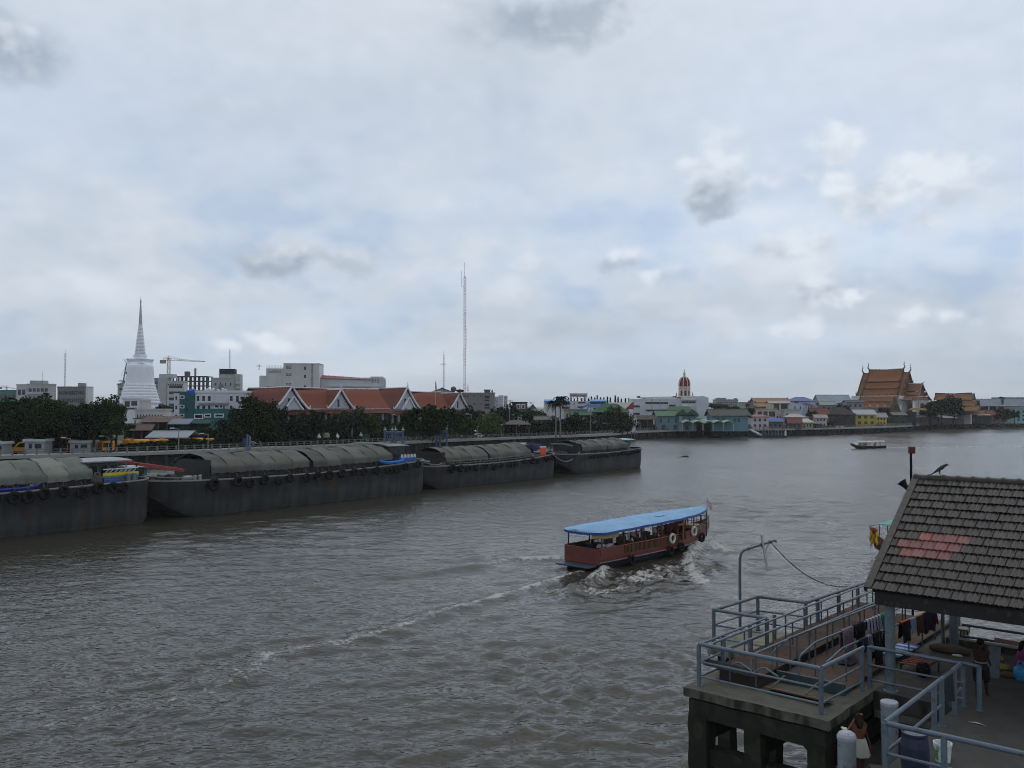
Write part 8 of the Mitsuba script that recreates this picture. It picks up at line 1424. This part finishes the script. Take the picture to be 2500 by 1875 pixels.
for la, u in (('white statue on a pedestal left of the grey stele group', 823), ('white statue on a pedestal right of the grey stele', 868), ('white statue beside the green notice board', 924)):
    b, t = bank_pt(u, 6.5); k = thing('statue', la, 'statue', 'white statues before the museum'); put('pedestal', mv(facets([(.75, 0), (.75, .3), (.6, .35), (.6, 1.0), (.75, 1.1), (0, 1.1)], 4, .785), b), 'far_paint_bsdf', (.4, .4, .39), k)
    J = dict(p=(0, 0, 1.9, .2), c=(0, 0, 2.35, .23), h=(0, 0, 2.85, .15), n=(0, 0, 2.62, .08), fl=(-.18, 0, 1.15, .12), fr_=(.18, 0, 1.15, .12), al=(-.34, 0, 1.95, .08), ar=(.34, .0, 2.05, .08), sl=(-.25, 0, 2.45, .1), sr=(.25, 0, 2.45, .1), hl=(-.22, -.15, 1.75, .07), hr=(.3, -.2, 1.85, .07)); put('figure', mv(figure(J, [('p', 'c'), ('c', 'n'), ('n', 'h'), ('p', 'fl'), ('p', 'fr_'), ('c', 'sl', 'sr'), ('sl', 'al'), ('sr', 'ar'), ('al', 'hl'), ('ar', 'hr')], .08, 10), b), 'far_paint_bsdf', (.66, .66, .65), k)
b, t = bank_pt(845, 7.5); k = thing('stele', 'tall pale concrete stele between the white statues', 'stele'); put('slab', mv(hull([(-1.1, 0, 0), (1.1, 0, 0), (-.95, 0, 2.6), (.95, 0, 2.7), (-.5, 0, 3.1), (.6, 0, 3.1), (-1.1, .5, 0), (1.1, .5, 0), (-.95, .5, 2.6), (.95, .5, 2.7), (-.5, .5, 3.1), (.6, .5, 3.1)]), b), 'far_paint_bsdf', (.33, .32, .29), k); put('plinth', mv(box(-2.2, 2.2, -.4, .9, -.1, .35), b - [0, 0, .002]), 'far_paint_bsdf', (.3, .3, .28), k)
BLU = (.09, .12, .19)
for la, u, us in (('blue timber landing gate with pinnacled posts, the nearer one', 962, (940, 958, 966, 984)), ('blue timber landing gate with pinnacled posts, the farther one', 1070, (1049, 1066, 1074, 1091))):
    k = thing('landing_gate', la, 'gate'); D = bank_at(u) - .8; zt = hgt(1050 if u < 1000 else 1048, D)
    for x in us: c = off(x, D); put('post', mv(box(-.24, .24, -.24, .24, -1.5, zt), c), 'far_paint_bsdf', BLU, k); put('pinnacle', mv(lathe([(.42, zt), (.42, zt + .12), (.16, zt + .3), (.08, zt + .8), (0, zt + 1.0)], 8), c), 'far_paint_bsdf', (.3, .31, .34), k)
    a, b = off(us[0], D), off(us[-1], D)
    for z, h in ((zt - .75, .55), (zt - 1.5, .30)): put('beam', bar(a + [.24, -.01, z], b + [-.24, -.01, z], .24, h), 'far_paint_bsdf', np.array(BLU) * .9, k)
    put('coping', bar(a + [.24, -.01, zt - .42], b + [-.24, -.01, zt - .42], .36, .1), 'far_paint_bsdf', (.36, .37, .40), k)
    for i in range(9): p = a + (b - a) * (i + .5) / 9; put('brace', bar(p + [0, 0, 3.0], p + [.5, 0, 4.6], .10, .10), 'far_paint_bsdf', (.2, .22, .26), k)
b, t = bank_pt(904, 1.5, 3.0); k = thing('notice_board', 'dark green notice board on two legs on the promenade', 'notice board'); put('board', mv(box(-.95, .95, -.06, .06, .9, 2.3), b), 'far_paint_bsdf', (.03, .06, .06), k)
for s in (-.7, .7): put('leg', mv(box(s - .08, s + .08, -.05, .05, 0, .89), b), 'far_paint_bsdf', (.15, .15, .15), k)
k = thing('crossed_post', 'blue grey steel pile frame standing by the promenade edge', 'post'); c = off(608, bank_at(608) - 1.0)
for a, b in ((-.35, .35),): put('leg', mv(box(-.45, -.1, -.2, .2, -1.5, hgt(1060, bank_at(608))), c), 'far_paint_bsdf', (.12, .15, .19), k); put('leg', mv(box(.1, .45, -.2, .2, -1.5, hgt(1064, bank_at(608))), c), 'far_paint_bsdf', (.13, .16, .2), k)
put('blue_sheet', mv(box(-1.4, -.5, .1, .2, 3.6, 5.2), c), 'far_paint_bsdf', (.05, .065, .13), k)


def lamp(label, u, vt, globe, back=2.6, name='street_lamp', r=.28):
    b, t = bank_pt(u, back, 3.0 if back < 4 else GZ); zt = hgt(vt, b[1]); k = thing(name, label, 'street lamp'); put('pole', tube([b, [b[0], b[1], zt]], [.12, .08], 7), 'far_paint_bsdf', (.25, .25, .24), k)
    if globe: put('globe', ball((b[0], b[1], zt + r), r * 1.25, 10), 'near_paint_bsdf', (.75, .75, .74), k)
    else: put('arm', rod((b[0], b[1], zt - .1), (b[0] - 1.2, b[1] - .3, zt + .15), .06, 6), 'far_paint_bsdf', (.3, .3, .3), k); put('head', mv(cbox(-.45, .45, -.15, .15, -.1, .1, .04), (b[0] - 1.3, b[1] - .3, zt + .15)), 'far_paint_bsdf', (.5, .5, .5), k)


for u, v in ((1182, 1044), (1239, 1041), (1282, 1040), (1176, 1055)): lamp(f'white globe lamp on the promenade, {dict([(1182, "before the bright green drooping tree"), (1239, "at the corner of the grey brown roof"), (1282, "left of the two palms"), (1176, "low one beside the parked white van")])[u]}', u, v, True)
for la, u, v, bk in (('tall thin lamp post before the fresh green tree', 1170, 1012, 3), ('tall white pole rising left of the palms', 1293, 978, 9), ('concrete lamp post behind the small white gabled house', 1492, 985, 8), ('concrete post beside the light green museum tree', 893, 1012, 5), ('lamp post before the layered museum trees', 999, 1014, 4), ('lamp post with two heads before the pale grey truck roof', 453, 1047, 3), ('thin post before the round tank truck', 527, 1060, 3), ('pole beside the head on yellow truck', 273, 1066, 3), ('pole beside the second white kiosk', 177, 1070, 3), ('post before the wavy awning', 1751, 1030, 3), ('post right of the columnar tree', 1534, 1024, 6), ('pole by the shed of the brown roof', 1581, 1033, 3)): lamp(la, u, v, False, bk)
k = thing('tin_hut', 'pale grey tin hut on stilts over the water behind the farthest barge', 'hut'); D = bank_at(1545) - 2.5; fr = yawed(1519, D, 0, 0); X = lambda u: px(u - 1519, D)
facade(fr, k, X(1543), hgt(1038, D) - 3.2, 2.4, [(X(1526), X(1541), 4.2, 6.0)], (.25, .28, .30), z0=3.2); put('white_panel', fr(box(X(1540), X(1551), -.4, -.05, 3.0, hgt(1039, D))), 'far_paint_bsdf', (.42, .47, .52), k); put('roof', fr(box(-.3, X(1552), -.7, 2.6, hgt(1038, D) + .002, hgt(1036.5, D))), 'far_paint_bsdf', (.3, .32, .32), k)
for u in (1521, 1532, 1542, 1549): put('stilt', fr(box(X(u) - .12, X(u) + .12, .2, .5, -1.5, 3.19)), 'far_paint_bsdf', (.14, .14, .14), k)
# floating pontoon with a gangway, small jetty at the right end
pk = thing('pontoon', 'dark floating pontoon with a frame roof at the far landing', 'pontoon'); D = 352; fr = yawed(1851, D, 0, 0); W = px(69, D)
put('hull', fr(cbox(0, W, 0, 4.5, -.3, .65, .1)), 'matte_bsdf', (.03, .03, .03), pk); put('roof', fr(box(1.5, W - .3, .2, 4.2, 3.0, 3.12)), 'far_paint_bsdf', (.10, .10, .10), pk)
for i in range(8): put('roof_post', fr(box(1.6 + (W - 2.2) * i / 7 - .08, 1.6 + (W - 2.2) * i / 7 + .08, .3, .46, .651, 2.999)), 'far_paint_bsdf', (.22, .22, .22), pk)
put('railing', fr(cat(rod((.3, .15, 1.6), (W - .2, .15, 1.6), .05, 5), rod((.3, .15, 1.15), (W - .2, .15, 1.15), .04, 5))), 'far_paint_bsdf', (.2, .2, .2), pk); put('white_sheet', fr(hull([(W - .9, .05, .8), (W - .1, .05, .8), (W - .7, .05, 3.0), (W - .2, .05, 2.9), (W - .7, .12, 2.5), (W - .3, .14, 1.2)])), 'far_paint_bsdf', (.5, .5, .5), pk)
for x, h in ((2.2, 5.6), (5.6, 5.2)): put('mooring_post', fr(rod((x, .0, -1), (x, 0, h), .16, 6)), 'far_paint_bsdf', (.10, .10, .10), pk)
k = thing('gangway', 'pale sloping gangway from the promenade down to the pontoon', 'gangway'); put('deck', bar(off(1831, 357) + [0, 0, 3.0], off(1859, 353) + [0, 0, .9], 1.5, .45), 'far_paint_bsdf', (.42, .43, .45), k)
k = thing('jetty', 'dark timber jetty at the right end of the far bank', 'jetty'); fr = yawed(2437, 515, 0, 0); W = px(45, 515); put('deck', fr(box(0, W, 0, 4, 2.3, 2.6)), 'far_paint_bsdf', (.06, .055, .05), k)
for i in range(9): put('pile', fr(box(W * i / 8 - .18, W * i / 8 + .18, .1, .5, -1.5, 2.29)), 'far_paint_bsdf', (.05, .05, .05), k)
put('ramp', fr(bar((0, .5, 2.2), (W * .4, -.6, .6), 1.2, .3)), 'far_paint_bsdf', (.13, .12, .11), k)
b, t = bank_pt(2000, 1.2, 3.0); k = thing('person', 'tiny figure in dark clothes walking on the far promenade', 'person'); J = dict(p=(0, 0, .9, .14), c=(0, 0, 1.3, .16), n=(0, 0, 1.5, .06), h=(0, 0, 1.62, .11), fl=(-.1, .12, .06, .07), fr_=(.1, -.15, .06, .07), kl=(-.09, .1, .48, .08), kr=(.09, 0, .48, .08), al=(-.22, .12, .85, .05), ar=(.22, -.12, .85, .05), sl=(-.19, 0, 1.38, .06), sr=(.19, 0, 1.38, .06)); put('body', mv(figure(J, [('p', 'c'), ('c', 'n'), ('n', 'h'), ('p', 'kl'), ('kl', 'fl'), ('p', 'kr'), ('kr', 'fr_'), ('c', 'sl', 'sr'), ('sl', 'al'), ('sr', 'ar')], .06, 10), b), 'matte_bsdf', (.04, .035, .035), k)
for la, u0, u1, h, c in (('low pale garden wall beside the museum arcade', 1040, 1180, 1.4, (.22, .22, .21)), ('low white wall behind the parked white vans', 1180, 1236, 1.6, (.34, .33, .32)), ('long white garden wall by the waterside yards', 1984, 2086, 1.0, (.40, .40, .38)), ('grey yard wall before the pink roofed house', 1832, 1880, 2.4, (.16, .16, .16)), ('weathered yard wall by the cream roofed hut', 1880, 1984, 1.7, (.19, .18, .165)), ('ragged yard walls below the shacks', 2164, 2440, 1.6, (.15, .145, .135)), ('dark retaining wall under the museum trees', 560, 900, 1.3, (.10, .10, .09)), ('grey yard wall before the white gabled cottage', 1380, 1520, 1.5, (.17, .165, .16))):
    us = np.linspace(u0, u1, 12); q = [bank_pt(u, 5.2 if u0 > 1800 else 11.5)[0] for u in us]; k = thing('garden_wall', la, 'wall'); put('wall', flat(*sheet([[(*p[:2], GZ - .1), (*p[:2], GZ + h), (p[0] - .1, p[1] + .3, GZ + h), (p[0] - .1, p[1] + .3, GZ - .1)] for p in q])), 'far_paint_bsdf', c, k)

# ------------------------------------------------------------------ thin haze over the whole place
scene['haze_air'] = {'type': 'homogeneous', 'albedo': .95, 'sigma_t': .00010}
scene['haze'] = {'type': 'cube', 'to_world': mi.ScalarTransform4f().translate([0, 0, 42]).scale([8200, 8200, 46]), 'bsdf': {'type': 'null'}, 'interior': {'type': 'ref', 'id': 'haze_air'}}
say('haze', 'thin pale haze over the river and the far bank', kind='stuff')
scene['camera']['medium'] = {'type': 'ref', 'id': 'haze_air'}
